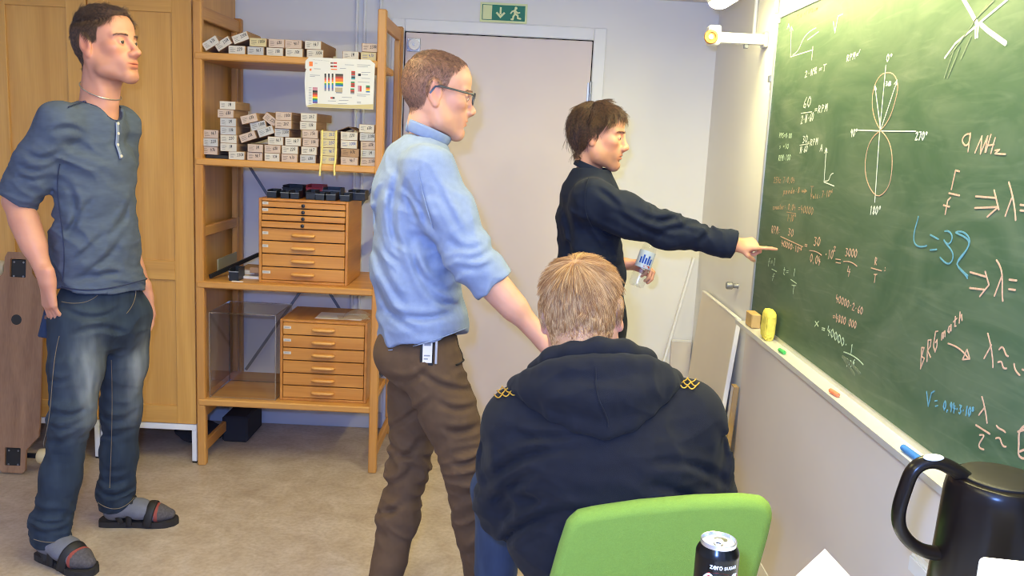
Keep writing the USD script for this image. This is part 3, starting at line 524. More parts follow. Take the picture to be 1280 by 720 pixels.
# ------------------------------------------------------------------ component boxes on the shelves
plain('card_brown', (168, 132, 100), .8, vary=.06, vscale=20); plain('card_tan', (186, 160, 130), .8, vary=.05, vscale=20); plain('card_dark', (112, 84, 64), .85)
plain('label_white', (206, 196, 180), .6); plain('label_pinkish', (196, 172, 154), .6); plain('label_grey', (186, 182, 178), .6); plain('label_yellow', (204, 186, 138), .6)
plain('marker', (34, 34, 44), .7); plain('marker_blue', (70, 84, 150), .7); plain('tape_yellow', (226, 206, 118), .5)
rng = random.Random(4)
ZS = 240/909.
def card_box(q, level, lab, z0, ang=0., dep=.20, y0=None, lid='label_white', card='card_brown', mk='marker', w=None, group='small labelled boxes on the pine shelf', dz=0.):
    "q: pixel rectangle of the front in a 909 x 720 enlargement; level: how many boxes lie below"
    yf = SY0+.012+rng.uniform(0, .012) if y0 is None else y0
    c = at(240+(q[0]+q[2])/2*ZS, 20+(q[1]+q[3])/2*ZS, y=yf)
    w = abs(at(240+q[2]*ZS, 100, y=yf)[0]-at(240+q[0]*ZS, 100, y=yf)[0]) if w is None else w
    h = .0345
    z = c[2] if z0 is None else z0+level*(h+.0006)+h/2+dz
    R = rot((0, 1, 0), ang)
    P = np.array([c[0], yf, z])
    t = thing('component_box', lab, 'box', P-np.array([0, -dep/2, h/2]), group)
    T = lambda m: move(move(m, P), R=R, about=P)
    part(t, 'carton', T(cbox((-w/2, 0, -h/2), (w/2, dep, h/2-.004), .001)), MATS[card])
    part(t, 'lid', T(cbox((-w/2-.0008, .001, h/2-.012), (w/2+.0008, dep+.001, h/2), .001)), MATS[card])
    part(t, 'label', T(box((-w/2+.002, -.0006, -h/2+.001), (w/2-.002, .0004, h/2-.001))), MATS[lid])
    txt = rng.choice(['10k', '47k', '220', '1M', '330k', '4k7', '68k', '100k', '15k', '2k2'])
    ss = [shapely.LineString(s) for s in strokes(txt.replace('M', 'M'), (w*.02, h*.0-.004), (.0075, .001), (.001, .013))]
    sc = shapely.union_all([s.buffer(.0008, quad_segs=1) for s in ss]+[shapely.LineString([(-w*.38, y_), (-w*.38+rng.uniform(.012, .022), y_)]).buffer(.0005, quad_segs=1) for y_ in (-.008, -.003, .002, .007)])
    part(t, 'writing', T(slab(sc, (0, -.0007, 0), (1, 0, 0), (0, 0, 1), .0004)), MATS[mk], smooth=False)
    return t
Z1, Z2 = SZ[3], SZ[2]
ORD = ['lowest', 'second from the bottom', 'third from the bottom', 'fourth from the bottom', 'fifth from the bottom', 'sixth from the bottom']
card_box((48, 103, 128, 141), 0, 'tilted white fronted box at the left end of the top shelf, leaning on the post', Z1, -33, dz=.0225, w=.070)
card_box((108, 105, 186, 143), 0, 'second tilted white fronted box from the left on the top shelf', Z1, -33, dz=.0225, w=.070)
card_box((172, 130, 252, 165), 0, 'flat white fronted box under the tilted one on the top shelf', Z1)
card_box((190, 77, 268, 112), 1, 'tilted box with black marker lying high on the top shelf at the left', Z1, -22, dz=.0155)
card_box((262, 135, 340, 170), 0, 'bright white box at the bottom of the top shelf, third flat one from the left', Z1, lid='label_grey')
card_box((272, 97, 352, 135), 1, 'white fronted box lying on the third flat box of the top shelf', Z1, lid='label_yellow')
card_box((352, 140, 432, 172), 0, 'lower pinkish box in the middle of the top shelf', Z1)
card_box((362, 105, 438, 140), 1, 'brownish fronted box on top in the middle of the top shelf', Z1, lid='label_pinkish')
card_box((442, 142, 525, 175), 0, 'lower box under the pale one left of the poster on the top shelf', Z1)
card_box((440, 105, 520, 140), 1, 'pale fronted upper box left of the poster on the top shelf', Z1, lid='label_pinkish')
card_box((543, 147, 622, 178), 0, 'lower box of the pair just above the left edge of the poster', Z1)
card_box((534, 110, 612, 146), 1, 'upper box with long brown side just above the left edge of the poster', Z1, dep=.3)
card_box((713, 150, 790, 185), 0, 'single white box standing on the top shelf above the poster', Z1)
card_box((797, 148, 875, 183), 0, 'box with a blue mark next to the right post of the top shelf', Z1, lid='label_yellow', mk='marker_blue', w=.066)
card_box((805, 115, 878, 148), 1, 'upper box next to the right post of the top shelf', Z1, lid='label_pinkish', w=.066)
# second shelf
for i, q in enumerate(((46, 600, 124, 638), (50, 560, 125, 592), (50, 522, 127, 556))):
    card_box(q, i+.45, f'{["lowest", "middle", "top"][i]} box of the short stack beside the left post', Z2, lid=['label_pinkish', 'label_grey', 'label_pinkish'][i], w=.066)
solo('box_support', cbox((SX0+POST+.004, SY0+.03, Z2), (SX0+POST+.12, SY0+.2, Z2+.0150), .002), plain('dark_card', (46, 44, 46), .8), 'flat dark box under the short stack beside the left post', 'box')
for i, q in enumerate(((133, 590, 213, 627), (133, 553, 213, 588), (133, 517, 210, 552), (132, 480, 210, 515), (120, 442, 198, 477), (130, 403, 207, 437))):
    card_box(q, i+.95, f'{ORD[i] if i < 5 else "topmost"} box of the tallest white stack on the middle shelf', Z2, lid=['label_white', 'label_white', 'label_grey', 'label_grey', 'label_pinkish', 'label_white'][i], y0=SY0+.012)
solo('box_support', cbox((SX0+POST+.124, SY0+.03, Z2), (SX0+POST+.155, SY0+.2, Z2+.0322), .002), MATS['dark_card'], 'dark flat carton under the tallest stack of boxes', 'box')
card_box((172, 628, 250, 665), 0, 'white box lying on the shelf right of the tallest stack', Z2)
card_box((224, 553, 304, 590), 0, 'tilted box with a yellow rubber band, lower of the loose ones', None, -20, lid='label_pinkish', mk='marker')
card_box((230, 468, 310, 505), 0, 'tilted box with brown side, highest of the loose ones', None, -15, lid='label_pinkish')
card_box((260, 632, 335, 668), 0, 'box on the shelf directly under the tilted ones', Z2, lid='label_pinkish')
card_box((262, 597, 338, 630), 1, 'dark fronted box with a yellow strip under the tilted ones', Z2, lid='label_pinkish', card='card_dark')
card_box((275, 502, 352, 537), 0, 'greyish tilted box in the middle of the loose heap', None, -14, lid='label_grey', y0=SY0+.03)
card_box((310, 530, 388, 563), 0, 'lower tilted greyish box of the loose heap', None, -20, lid='label_grey')
card_box((336, 473, 404, 508), 0, 'box tipped to the right at the top of the loose heap', None, 36, lid='label_pinkish', y0=SY0+.03)
for i, (q, l, lab) in enumerate((((342, 636, 416, 672), 0, 'lowest box in the column under the heap, left of the middle'), ((342, 600, 420, 634), 1, 'second box in the column under the heap, left of the middle'), ((358, 565, 433, 600), 2, 'third box of the column, shifted to the right'),
        ((422, 643, 500, 678), 0, 'lowest box in the middle column of the middle shelf'), ((424, 606, 503, 641), 1, 'second box in the middle column of the middle shelf'), ((440, 568, 517, 603), 2, 'third box in the middle column of the middle shelf'),
        ((390, 528, 462, 562), 3, 'fourth box, greyish white, bridging the two middle columns'), ((392, 490, 472, 525), 4, 'fifth box of the middle columns with a brown side'), ((395, 450, 472, 487), 5, 'topmost box of the middle columns'))):
    card_box(q, l, lab, Z2, lid=['label_white', 'label_pinkish', 'label_white', 'label_pinkish', 'label_white', 'label_white', 'label_grey', 'label_pinkish', 'label_pinkish'][i], dep=.24 if l > 3 else .2)
for i, q in enumerate(((510, 648, 587, 683), (516, 608, 592, 645), (523, 572, 600, 605), (520, 535, 597, 570), (510, 493, 590, 530), (514, 455, 592, 490))):
    card_box(q, i, f'{ORD[i] if i < 5 else "topmost"} box of the stack left of the yellow strapped bundle', Z2, lid=['label_grey', 'label_white', 'label_pinkish', 'label_pinkish', 'label_white', 'label_white'][i], dep=.30 if i == 5 else .2)
for i, q in enumerate(((605, 650, 685, 687), (608, 612, 685, 648), (608, 575, 685, 610), (610, 537, 685, 572))):
    card_box(q, i, f'{ORD[i] if i < 3 else "topmost"} box in the bundle tied with yellow straps', Z2, lid='label_yellow', mk='marker_blue', y0=SY0+.014, w=.072)
for i, q in enumerate(((703, 653, 787, 687), (705, 617, 790, 650), (703, 577, 783, 610), (703, 540, 785, 573))):
    card_box(q, i, ['lowest box of the stack right of the strapped bundle', 'box turned with its bare brown side out, right of the strapped bundle', 'box with blue writing right of the strapped bundle', 'bright white box under the open lid right of the strapped bundle'][i], Z2, lid=['label_pinkish', 'card_brown', 'label_white', 'label_white'][i], mk='marker_blue' if i == 2 else 'marker')
c = at(240+742*ZS, 20+515*ZS, y=SY0+.03)
solo('open_box_lid', cat(move(cbox((-.044, 0, 0), (0, .18, .004), .001), R=rot((0, 1, 0), -20)), move(cbox((0, 0, 0), (.044, .18, .004), .001), R=rot((0, 1, 0), 20))) if 0 else
     move(cat(move(cbox((-.05, 0, 0), (.0, .18, .003), .001), R=rot((0, 1, 0), -22)), move(cbox((.0, 0, 0), (.05, .18, .003), .001), R=rot((0, 1, 0), 22))), (c[0], SY0+.02, Z2+4*.0351+.019)), MATS['card_dark'], 'dark folded box lid lying open on the stack right of the strapped bundle', 'box lid')
for i, q in enumerate(((797, 655, 872, 688), (797, 618, 872, 652), (797, 580, 872, 615), (793, 540, 868, 577), (790, 500, 865, 537))):
    card_box(q, i, f'{ORD[i] if i < 4 else "topmost"} box of the stack behind the right post', Z2, lid=['label_pinkish', 'label_grey', 'label_pinkish', 'label_grey', 'label_white'][i], w=.066)
# the yellow straps
for j, (a, ln) in enumerate(((612, .05), (678, .046))):
    x = at(240+a*ZS, 190, y=SY0)[0]; zt = Z2+4*.0351+.002
    path = [(x, SY0+.20, zt), (x, SY0+.02, zt+.001), (x, SY0+.011, zt-.006), (x+.001, SY0+.010, Z2+.07), (x-.001, SY0+.010, Z2+.012), (x, SY0-.010, Z2-.002), (x-.002, SY0-.009, Z2-.015), (x-.003+.004*j, SY0-.008, Z2-ln)]
    solo('yellow_strap', sweep(path, np.tile([[.0042, .0007]], (len(path), 1))[:, ::1], 6), MATS['tape_yellow'], ['left', 'right'][j]+' yellow strap around the box bundle, its end hanging below the shelf edge', 'strap', smooth=True)
x = at(240+803*ZS, 190, y=SY0)[0]
path = [(x, SY0+.010, Z2+.10), (x+.002, SY0+.006, Z2+.06), (x-.002, SY0-.003, Z2+.02), (x-.004, SY0-.008, Z2-.004)]
solo('yellow_strap', sweep(path, np.tile([[.0035, .0007]], (4, 1)), 6), MATS['tape_yellow'], 'short loose yellow strap beside the right post', 'strap', smooth=True)

# ------------------------------------------------------------------ drawer cabinets
wood('drawer_x', (216, 154, 76), (186, 120, 50), 0, rough=.35); wood('drawer_y', (208, 144, 70), (178, 112, 48), 1, rough=.35)
wood('handle_wood', (228, 172, 98), (206, 142, 72), 0, rough=.3)
plain('knob_black', (24, 22, 24), .4)
def drawer_cabinet(x0, x1, y0, y1, z0, z1, rows, label, tags):
    t = thing('drawer_cabinet', label, 'drawer cabinet', ((x0+x1)/2, (y0+y1)/2, z0))
    e = .012
    part(t, 'body', cat(cbox((x0, y0, z0), (x0+e, y1, z1), .002), cbox((x1-e, y0, z0), (x1, y1, z1), .002), cbox((x0+e, y0, z0), (x1-e, y1, z0+e), .002), cbox((x0+e, y0, z1-e), (x1-e, y1, z1), .002), cbox((x0+e, y1-e, z0+e), (x1-e, y1, z1-e), .002)), MATS['drawer_y'])
    part(t, 'dark_interior', box((x0+e, y0+.02, z0+e), (x1-e, y0+.03, z1-e)), MATS['dark_gap'])
    H = z1-z0-2*e; tot = sum(r[0] for r in rows); z = z1-e; xc = (x0+x1)/2
    for k, (hh, kind, out) in enumerate(rows):
        h = H*hh/tot; g = .0022
        dw = part(t, 'drawer', cbox((x0+e+.002, y0-out, z-h+g), (x1-e-.002, y0+.014, z-g), .002), MATS['drawer_x'])
        zc = z-h/2; yq = y0-out
        if kind == 'knob':
            part(dw, 'knob', lathe([(0, 0), (.0055, 0), (.0045, .004), (.008, .008), (.0075, .012), (0, .0135)], (xc, yq, zc), 16, (0, -1, 0)), MATS['knob_black'], smooth=40)
        else:
            hw = .048
            pth = [(xc-hw, yq-.001, zc), (xc-hw+.003, yq-.008, zc), (xc-hw+.014, yq-.013, zc), (xc+hw-.014, yq-.013, zc), (xc+hw-.003, yq-.008, zc), (xc+hw, yq-.001, zc)]
            part(dw, 'handle', sweep(pth, np.array([[.004, .006], [.007, .009], [.008, .0105], [.008, .0105], [.007, .009], [.004, .006]])[:, ::-1], 12), MATS['handle_wood'], smooth=True)
        if k in tags:
            tw = tags[k]
            part(dw, 'label_tag', cat(box((x0+e+.004, yq-.0008, zc-.001), (x0+e+.004+tw, yq+.0004, zc+.011))), MATS['label_white'])
            part(dw, 'label_print', box((x0+e+.009, yq-.0011, zc+.0035), (x0+e+tw-.003, yq-.0006, zc+.0065)), MATS['ink_grey'])
        z -= h
    return t
X0, X1 = -1.103, -.712
drawer_cabinet(X0, X1, 3.83, 4.16, SZ[1], SZ[1]+.372, [(.62, 'knob', 0), (.62, 'knob', .002), (.62, 'knob', .004), (.66, 'knob', .012), (1.25, 'h', 0), (1.25, 'h', 0), (1.25, 'h', 0), (1.3, 'h', 0)],
    'pine drawer cabinet with four thin and four deep drawers, black bins on top', {0: .026, 1: .026, 4: .026, 5: .026, 7: .036})
drawer_cabinet(-1.008, -.618, 3.83, 4.14, SZ[0], SZ[0]+.372, [(1, 'h', 0)]*6, 'pine drawer cabinet with six equal drawers on the lowest shelf', {0: .034, 1: .034, 2: .034})
# black bins on the upper cabinet
plain('bin_black', (28, 32, 40), .45); plain('bin_red', (170, 34, 44), .45); plain('bin_tag', (128, 132, 140), .5); plain('bin_blue', (38, 52, 72), .45)
def storage_bin(c, w, d, h, mat, label, tag=True, grp='small bins on the upper drawer cabinet'):
    t = thing('storage_bin', label, 'bin', c, grp)
    x, y, z = c; e = .003
    part(t, 'body', cat(cbox((x-w/2, y, z), (x+w/2, y+d, z+e), .001), cbox((x-w/2, y, z+e), (x+w/2, y+e, z+h*.8), .001), cbox((x-w/2, y+d-e, z+e), (x+w/2, y+d, z+h), .001), cbox((x-w/2, y+e, z+e), (x-w/2+e, y+d-e, z+h), .001), cbox((x+w/2-e, y+e, z+e), (x+w/2, y+d-e, z+h), .001)), MATS[mat])
    part(t, 'rim', cbox((x-w/2-.002, y-.004, z+h*.72), (x+w/2+.002, y, z+h*.80), .001), MATS['bin_tag' if tag else mat])
    return t
zt = SZ[1]+.372
def binx(a): return at(240+a/5.142, 240, y=3.87)[0]
for a, y, w, d, h, m_, lab, tg in ((520, 3.85, .040, .09, .036, 'bin_black', 'small black bin at the left front of the cabinet top', True), (605, 3.845, .036, .08, .034, 'bin_black', 'small black bin, second from the left in the front row', True), (668, 3.845, .036, .08, .034, 'bin_black', 'small black bin, third from the left in the front row', True),
        (765, 3.86, .040, .09, .040, 'bin_black', 'plain black bin without a rim strip in front of the red one', False), (830, 3.845, .038, .08, .034, 'bin_black', 'small black bin right of the plain one', True), (900, 3.845, .042, .08, .035, 'bin_black', 'wider black bin, second from the right in the front row', True), (990, 3.845, .040, .08, .034, 'bin_black', 'black bin at the right front corner of the cabinet', True),
        (615, 3.955, .09, .12, .052, 'bin_black', 'wide black bin in the back row at the left', False), (755, 3.965, .075, .10, .058, 'bin_red', 'red bin in the back row', False), (868, 3.965, .08, .10, .048, 'bin_blue', 'dark blue bin in the back row', True), (1010, 3.94, .036, .10, .044, 'bin_black', 'black bin in the back row at the right, left of the last one', True), (1066, 3.93, .042, .1, .044, 'bin_black', 'last black bin at the right back of the cabinet', True)):
    storage_bin((binx(a), y, zt), w, d, h, m_, lab, tg)
# papers on the lower cabinet
plain('paper_white', (228, 222, 216), .7); plain('paper_warm', (214, 196, 178), .7)
zt2 = SZ[0]+.372
pp = thing('paper_pile', 'printed paper and a bent transparent sheet lying on the lower drawer cabinet', 'paper', (-.76, 3.93, zt2))
part(pp, 'sheet', move(cbox((-.105, -.07, 0), (.105, .07, .0015), .0005), (-.76, 3.95, zt2), R=None), MATS['paper_white'])
part(pp, 'sheet', move(move(cbox((-.07, -.045, 0), (.07, .045, .0012), .0004), R=rot((0, 0, 1), 18)), (-.70, 3.93, zt2+.0016)), MATS['paper_warm'])
gx = np.linspace(-.06, .06, 14); rib = [(-.69+a, 3.915, zt2+.0030+.022*max(0, math.cos(a/.06*math.pi/2))) for a in gx]
vv = np.array([(x, y0_, z) for (x, y_, z) in rib for y0_ in (3.87, 4.0)]); ff = np.array([[2*i, 2*i+1, 2*i+3] for i in range(13)]+[[2*i, 2*i+3, 2*i+2] for i in range(13)])
CLEAR = thin_clear('clear_acrylic', (.985, .987, .99), .05, .5, .03)
part(pp, 'clear_sheet', cat((vv, ff), (vv+[0, 0, .0006], ff[:, ::-1])), CLEAR, smooth=True)
# acrylic box on the lowest shelf
bx0, bx1, by0, by1, bz = at(262, 400, y=3.82)[0], at(345, 400, y=3.82)[0], 3.815, 4.09, SZ[0]
ab = thing('acrylic_box', 'empty clear acrylic box on the lowest shelf left of the drawer cabinet', 'acrylic box', ((bx0+bx1)/2, 3.95, bz))
bh = at(300, 392, y=3.82)[2]-bz; e = .004
for lo, hi, nm in (((bx0, by0, bz), (bx1, by0+e, bz+bh), 'front_pane'), ((bx0, by1-e, bz), (bx1, by1, bz+bh), 'back_pane'), ((bx0, by0+e, bz), (bx0+e, by1-e, bz+bh), 'side_pane'), ((bx1-e, by0+e, bz), (bx1, by1-e, bz+bh), 'side_pane'), ((bx0+e, by0+e, bz+bh-e), (bx1-e, by1-e, bz+bh), 'top_pane')):
    part(ab, nm, cbox(lo, hi, .0005), CLEAR)
EDGE = thin_clear('acrylic_edge', (.9, .92, .94), .15, .4, .28)
for a_, b_ in [((x, y, bz), (x, y, bz+bh)) for x in (bx0, bx1) for y in (by0, by1)]+[((bx0, y, z), (bx1, y, z)) for y in (by0, by1) for z in (bz+.003, bz+bh)]+[((x, by0, z), (x, by1, z)) for x in (bx0, bx1) for z in (bz+.003, bz+bh)]:
    part(ab, 'edge', bar(a_, b_, .005, .005), EDGE)
# things at the left of the third shelf
zz = SZ[1]
xL = at(256, 347, y=3.80)[0]
solo('black_strip', bar((xL+.012, 3.83, zz+.014), (-1.20, 4.17, zz+.075), .012, .018), MATS['bin_black'], 'long black strip lying slanted on the shelf left of the upper cabinet', 'strip')
solo('perspex_plate', move(cbox((SX0+POST+.004, 3.95, zz), (SX0+POST+.010, 4.22, zz+.075), .001), (0, 0, 0)), plain('plate_olive', (150, 146, 120), .4), 'olive grey plate standing on edge inside the left side of the shelf', 'plate')
t = storage_bin((at(292.5, 340, y=3.83)[0], 3.825, zz), .042, .09, .055, 'bin_black', 'single black bin on the shelf left of the upper cabinet', True, None)
cb = thing('open_carton', 'small open brown carton with white label beside the upper drawer cabinet', 'carton', (-1.175, 3.95, zz))
part(cb, 'carton', cat(cbox((-1.225, 3.93, zz+.012), (-1.125, 4.08, zz+.040), .001), cbox((-1.16, 3.89, zz+.030), (-1.115, 3.93, zz+.055), .001)), MATS['card_brown'])
part(cb, 'label', box((-1.222, 3.9288, zz+.016), (-1.150, 3.93, zz+.034)), MATS['label_white'])
part(cb, 'papers', cbox((-1.26, 3.90, zz), (-1.11, 4.09, zz+.012), .001), MATS['paper_white'])
solo('tape_offcut', cbox((-1.215, 3.805, zz), (-1.165, 3.815, zz+.004), .001), MATS['paper_white'], 'small white paper strip at the shelf front beside the single black bin', 'paper')

# ------------------------------------------------------------------ wardrobes
def wardrobe(x0, x1, y0, doors, label):
    zb, zt, y1 = .182, 2.30 if 0 else 2.205, D-.03
    t = thing('wardrobe', label, 'wardrobe', ((x0+x1)/2, (y0+y1)/2, 0))
    part(t, 'body', cbox((x0, y0+.019, zb), (x1, y1, zt), .002), MATS['birch_z'])
    for q in (y0+.003, y1-.05): part(t, 'base_rail', cbox((x0+.004, q, zb-.028), (x1-.001, q+.027, zb), .002), MATS['white_paint'])
    for x in (x0+.002, x1-.024):
        for y in (y0+.004, y1-.05):
            lg = part(t, 'leg', cbox((x, y, .008), (x+.022, y+.024, zb-.028), .002), MATS['white_paint'])
            part(lg, 'foot', cbox((x+.001, y+.001, 0), (x+.021, y+.023, .008), .001), MATS['knob_black'])
    for a, b in doors:
        z0, z1 = zb+.003, zt-.003; s = .085; a += .0015; b -= .0015; ym, yq = y0, y0+.018
        d = part(t, 'door', box((a+.01, y0+.010, z0+.01), (b-.01, y0+.0175, z1-.01)), MATS['birch_z'])
        zr = (at(210, 350, y=y0)[2], at(210, 326, y=y0)[2]); zbt = at(230, 508, y=y0)[2]; ztp = at(60, 8, y=y0)[2]
        for xa, xb in ((a, a+s), (b-s, b)): part(d, 'stile', cbox((xa, ym, z0), (xb, yq, z1), .0015), MATS['birch_z'])
        for za, zb2 in ((z0, zbt), zr, (ztp, z1)): part(d, 'rail', cbox((a+s, ym+.0005, za), (b-s, yq, zb2), .0015), MATS['birch_x'])
    return t
xs = -1.815
wardrobe(xs+.002, SX0-.010, SY0+.022, [(xs+.002, SX0-.010)], 'birch wardrobe with a framed door on white legs, right one beside the shelf unit')
wardrobe(xs-.86, xs-.002, SY0+.022, [(xs-.43, xs-.002), (xs-.86, xs-.432)], 'birch wardrobe behind the longboard at the left edge')
plain('cloth_dark', (34, 34, 42), .9)
solo('dark_bundle', (lambda q: (np.array(q.vertices)*np.array([.11, .09, .05])*(1+.35*(meshkit.noise(np.array(q.vertices)*2.3, 3)-.5))[:, None]+np.array([-1.47, 4.10, .048]), np.array(q.faces)))(trimesh.creation.icosphere(3)), MATS['cloth_dark'], 'dark bundle lying on the floor under the wardrobe beside the shelf', 'bundle', smooth=True)
solo('orange_ball', trimesh.creation.icosphere(3, .026).apply_translation((-1.262, 4.30, .155)), plain('ball_orange', (226, 96, 42), .5), 'small orange ball at the back behind the lowest shelf', 'ball', smooth=True)
solo('dark_case', cbox((-1.36+.0, 4.10, 0), (-1.235, 4.352, .130), .01), MATS['cloth_dark'], 'dark case on the floor behind the left side rail of the shelf unit', 'case')

# ------------------------------------------------------------------ longboard
wood('deck_wood', (176, 134, 98), (136, 98, 70), 2, rough=.6)
plain('truck_black', (26, 26, 28), .5); plain('wheel_cream', (222, 200, 150), .5)
YL = 3.575
lb = thing('longboard', 'worn wooden longboard standing on end against the wardrobe at the left edge', 'longboard', (-2.1, YL, 0))
w_ = .105; x_c = at(40, 450, y=YL)[0]-.112
outl = [(-.045, .000), (.045, .0), (.055, .012), (.057, .10), (.085, .135), (.108, .16), (.112, .22), (.112, .74), (.106, .80), (.085, .83), (.060, .86), (.057, .925), (.045, .948), (-.045, .948)]
full = outl+[(-x, z) for x, z in outl[2:-1]][::-1]
full = Polygon([(x, z) for x, z in outl[1:-1]]+[(-x, z) for x, z in outl[1:-1]][::-1]).buffer(.01).buffer(-.01)
cut = [shapely.box(-.030, a, .030, b).buffer(.004) for a, b in ((.035, .105), (.845, .915))]
lean = rot((1, 0, 0), -7.5)
B0 = np.array([x_c, YL+.02, .0])
def LB(m): return move(move(m, B0), R=lean, about=B0)
dk = part(lb, 'deck', LB(slab(full.difference(shapely.union_all(cut)), (0, 0, .005), (1, 0, 0), (0, 0, 1), .011)), MATS['deck_wood'], smooth=30)
part(lb, 'deck_mark', LB(slab(shapely.Point(-.0, .66).buffer(.022), (0, -.0108, .005), (1, 0, 0), (0, 0, 1), .0007)), MATS['truck_black'], smooth=False, label='dark round mark on the deck')
for zc in (.07, .88):
    tr = part(lb, 'truck', LB(cat(cbox((-.033, -.004, zc-.043), (.033, .010, zc+.043), .003), bar((-.078, .045, zc), (.078, .045, zc), .016, .02), cbox((-.02, .006, zc-.02), (.02, .048, zc+.02), .006), cyl((-.125, .045, zc), (.125, .045, zc), .004, 10))), MATS['truck_black'])
    for bx_ in (-.02, .02):
        for bz_ in (-.03, .03): part(tr, 'bolt', LB(lathe([(0, 0), (.0045, 0), (.0035, .002), (0, .002)], (bx_, -.004, zc+bz_), 10, (0, -1, 0))), MATS['steel'])
    for s in (-1, 1):
        a = s*.082; pr_ = [(.006, 0), (.026, 0), (.032, .006), (.034, .022), (.032, .038), (.026, .044), (.006, .044)]
        part(lb, 'wheel', LB(lathe(pr_, (a, .045, zc), 28, (s, 0, 0))), MATS['wheel_cream'], smooth=40)

# ------------------------------------------------------------------ foreground: table, chair, can, kettle, papers
TZ, TY = .82, 1.345
plain('table_white', (222, 220, 216), .4); plain('table_leg', (170, 172, 176), .35, metal=.7)
tb = thing('table', 'white table at the bottom of the picture carrying the can and the kettle', 'table', (.6, .98, 0))
part(tb, 'tabletop', cbox((.255, .62, TZ-.024), (.935, TY, TZ), .003), MATS['table_white'])
for x in (.29, .895):
    for y in (.67, TY-.06): part(tb, 'leg', cyl((x, y, 0), (x, y, TZ-.024), .02, 16), MATS['table_leg'])

plain('chair_green', (124, 156, 62), .9, vary=.05, vscale=300, bump=.5, bscale=900, sheen=.03)
plain('chair_frame', (40, 40, 44), .45)
ch = thing('office_chair', 'lime green upholstered office chair with the seated man on it', 'chair', (.34, 1.95, 0))
CY = 1.76
# the back: a padded shell, outline in (x, z)
def plane_at(u, v): q = at(u, v, y=CY); return (q[0], q[2])
bk = [plane_at(*q) for q in ((688, 724), (699, 685), (709, 655), (722, 643), (745, 638), (800, 630), (870, 624), (930, 622), (956, 625), (966, 634), (968, 648), (962, 675), (948, 724))]
lowz = .47
bk = bk+[(bk[-1][0]-.012, lowz+.1), (bk[-1][0]-.04, lowz), (bk[0][0]+.055, lowz), (bk[0][0]-.005, lowz+.1)]
poly = Polygon(bk).buffer(-.012).buffer(.012, quad_segs=6)
def pad(poly, y, th, dome, nlev=6, lean_=0.):
    "a pillow: rings of the shrinking outline, front and back"
    n = 120; rings = []
    for k in range(nlev+1):
        q = k/nlev; g = poly.buffer(-dome*(1-math.cos(q*math.pi/2)) if q else -1e-5)
        ring = g.exterior; rings.append((np.array([ring.interpolate(i/n, normalized=True).coords[0] for i in range(n)]), math.sin(q*math.pi/2)))
    V = []
    for side in (-1, 1):
        for r, hgt in (rings if side == -1 else rings[1:]): V.append(np.c_[r[:, 0], np.full(n, y)+side*hgt*th/2, r[:, 1]])
    # align ring starts
    for k in range(1, len(V)):
        ref = V[0] if k else None; d = np.linalg.norm(V[k][:, None, [0, 2]]-V[0][None, :1, [0, 2]], axis=2)[:, 0]; V[k] = np.roll(V[k], -int(d.argmin()), axis=0)
    m = nlev+1; v = np.vstack(V); F = []
    def band(a, b):
        i = np.arange(n); j = (i+1) % n
        F.append(np.c_[a*n+i, a*n+j, b*n+j]); F.append(np.c_[a*n+i, b*n+j, b*n+i])
    for k in range(nlev): band(k, k+1)
    band(0, m)
    for k in range(m, m+nlev-1): band(k, k+1)
    cs = len(v); v = np.vstack([v, V[nlev].mean(0), V[-1].mean(0)]); i = np.arange(n); j = (i+1) % n
    F.append(np.c_[nlev*n+i, nlev*n+j, np.full(n, cs)]); F.append(np.c_[(m+nlev-1)*n+i, (m+nlev-1)*n+j, np.full(n, cs+1)])
    mm = trimesh.Trimesh(v, np.vstack(F), process=False); trimesh.repair.fix_normals(mm); return mm
part(ch, 'backrest', pad(poly, CY+.02, .055, .024), MATS['chair_green'], smooth=True)
seat = shapely.box(.10, 1.80, .58, 2.24).buffer(-.06).buffer(.06)
sm_ = pad(seat, 0, .07, .03); v = np.array(sm_.vertices); v = np.c_[v[:, 0], v[:, 2], v[:, 1]+.425]; sm2 = trimesh.Trimesh(v, sm_.faces, process=False); trimesh.repair.fix_normals(sm2)
part(ch, 'seat', sm2, MATS['chair_green'], smooth=True)
part(ch, 'back_support', cat(bar((.34, 1.745, .60), (.34, 1.745, .40), .06, .012, up=(0, 1, 0)), bar((.34, 1.745, .392), (.34, 1.95, .392), .06, .012)), MATS['chair_frame'])
part(ch, 'column', cat(cyl((.34, 2.0, .10), (.34, 2.0, .39), .028, 20), cyl((.34, 2.0, .07), (.34, 2.0, .13), .04, 20)), MATS['chair_frame'])
for k in range(5):
    a = math.radians(72*k+20); e = np.array([.34+.27*math.cos(a), 2.0+.27*math.sin(a), .075]); part(ch, 'base_arm', bar((.34, 2., .10), e, .035, .025), MATS['chair_frame'])
    part(ch, 'castor', cyl(e+np.array([-.012*math.sin(a), .012*math.cos(a), -.047]), e+np.array([.012*math.sin(a), -.012*math.cos(a), -.047]), .028, 18), MATS['chair_frame'])

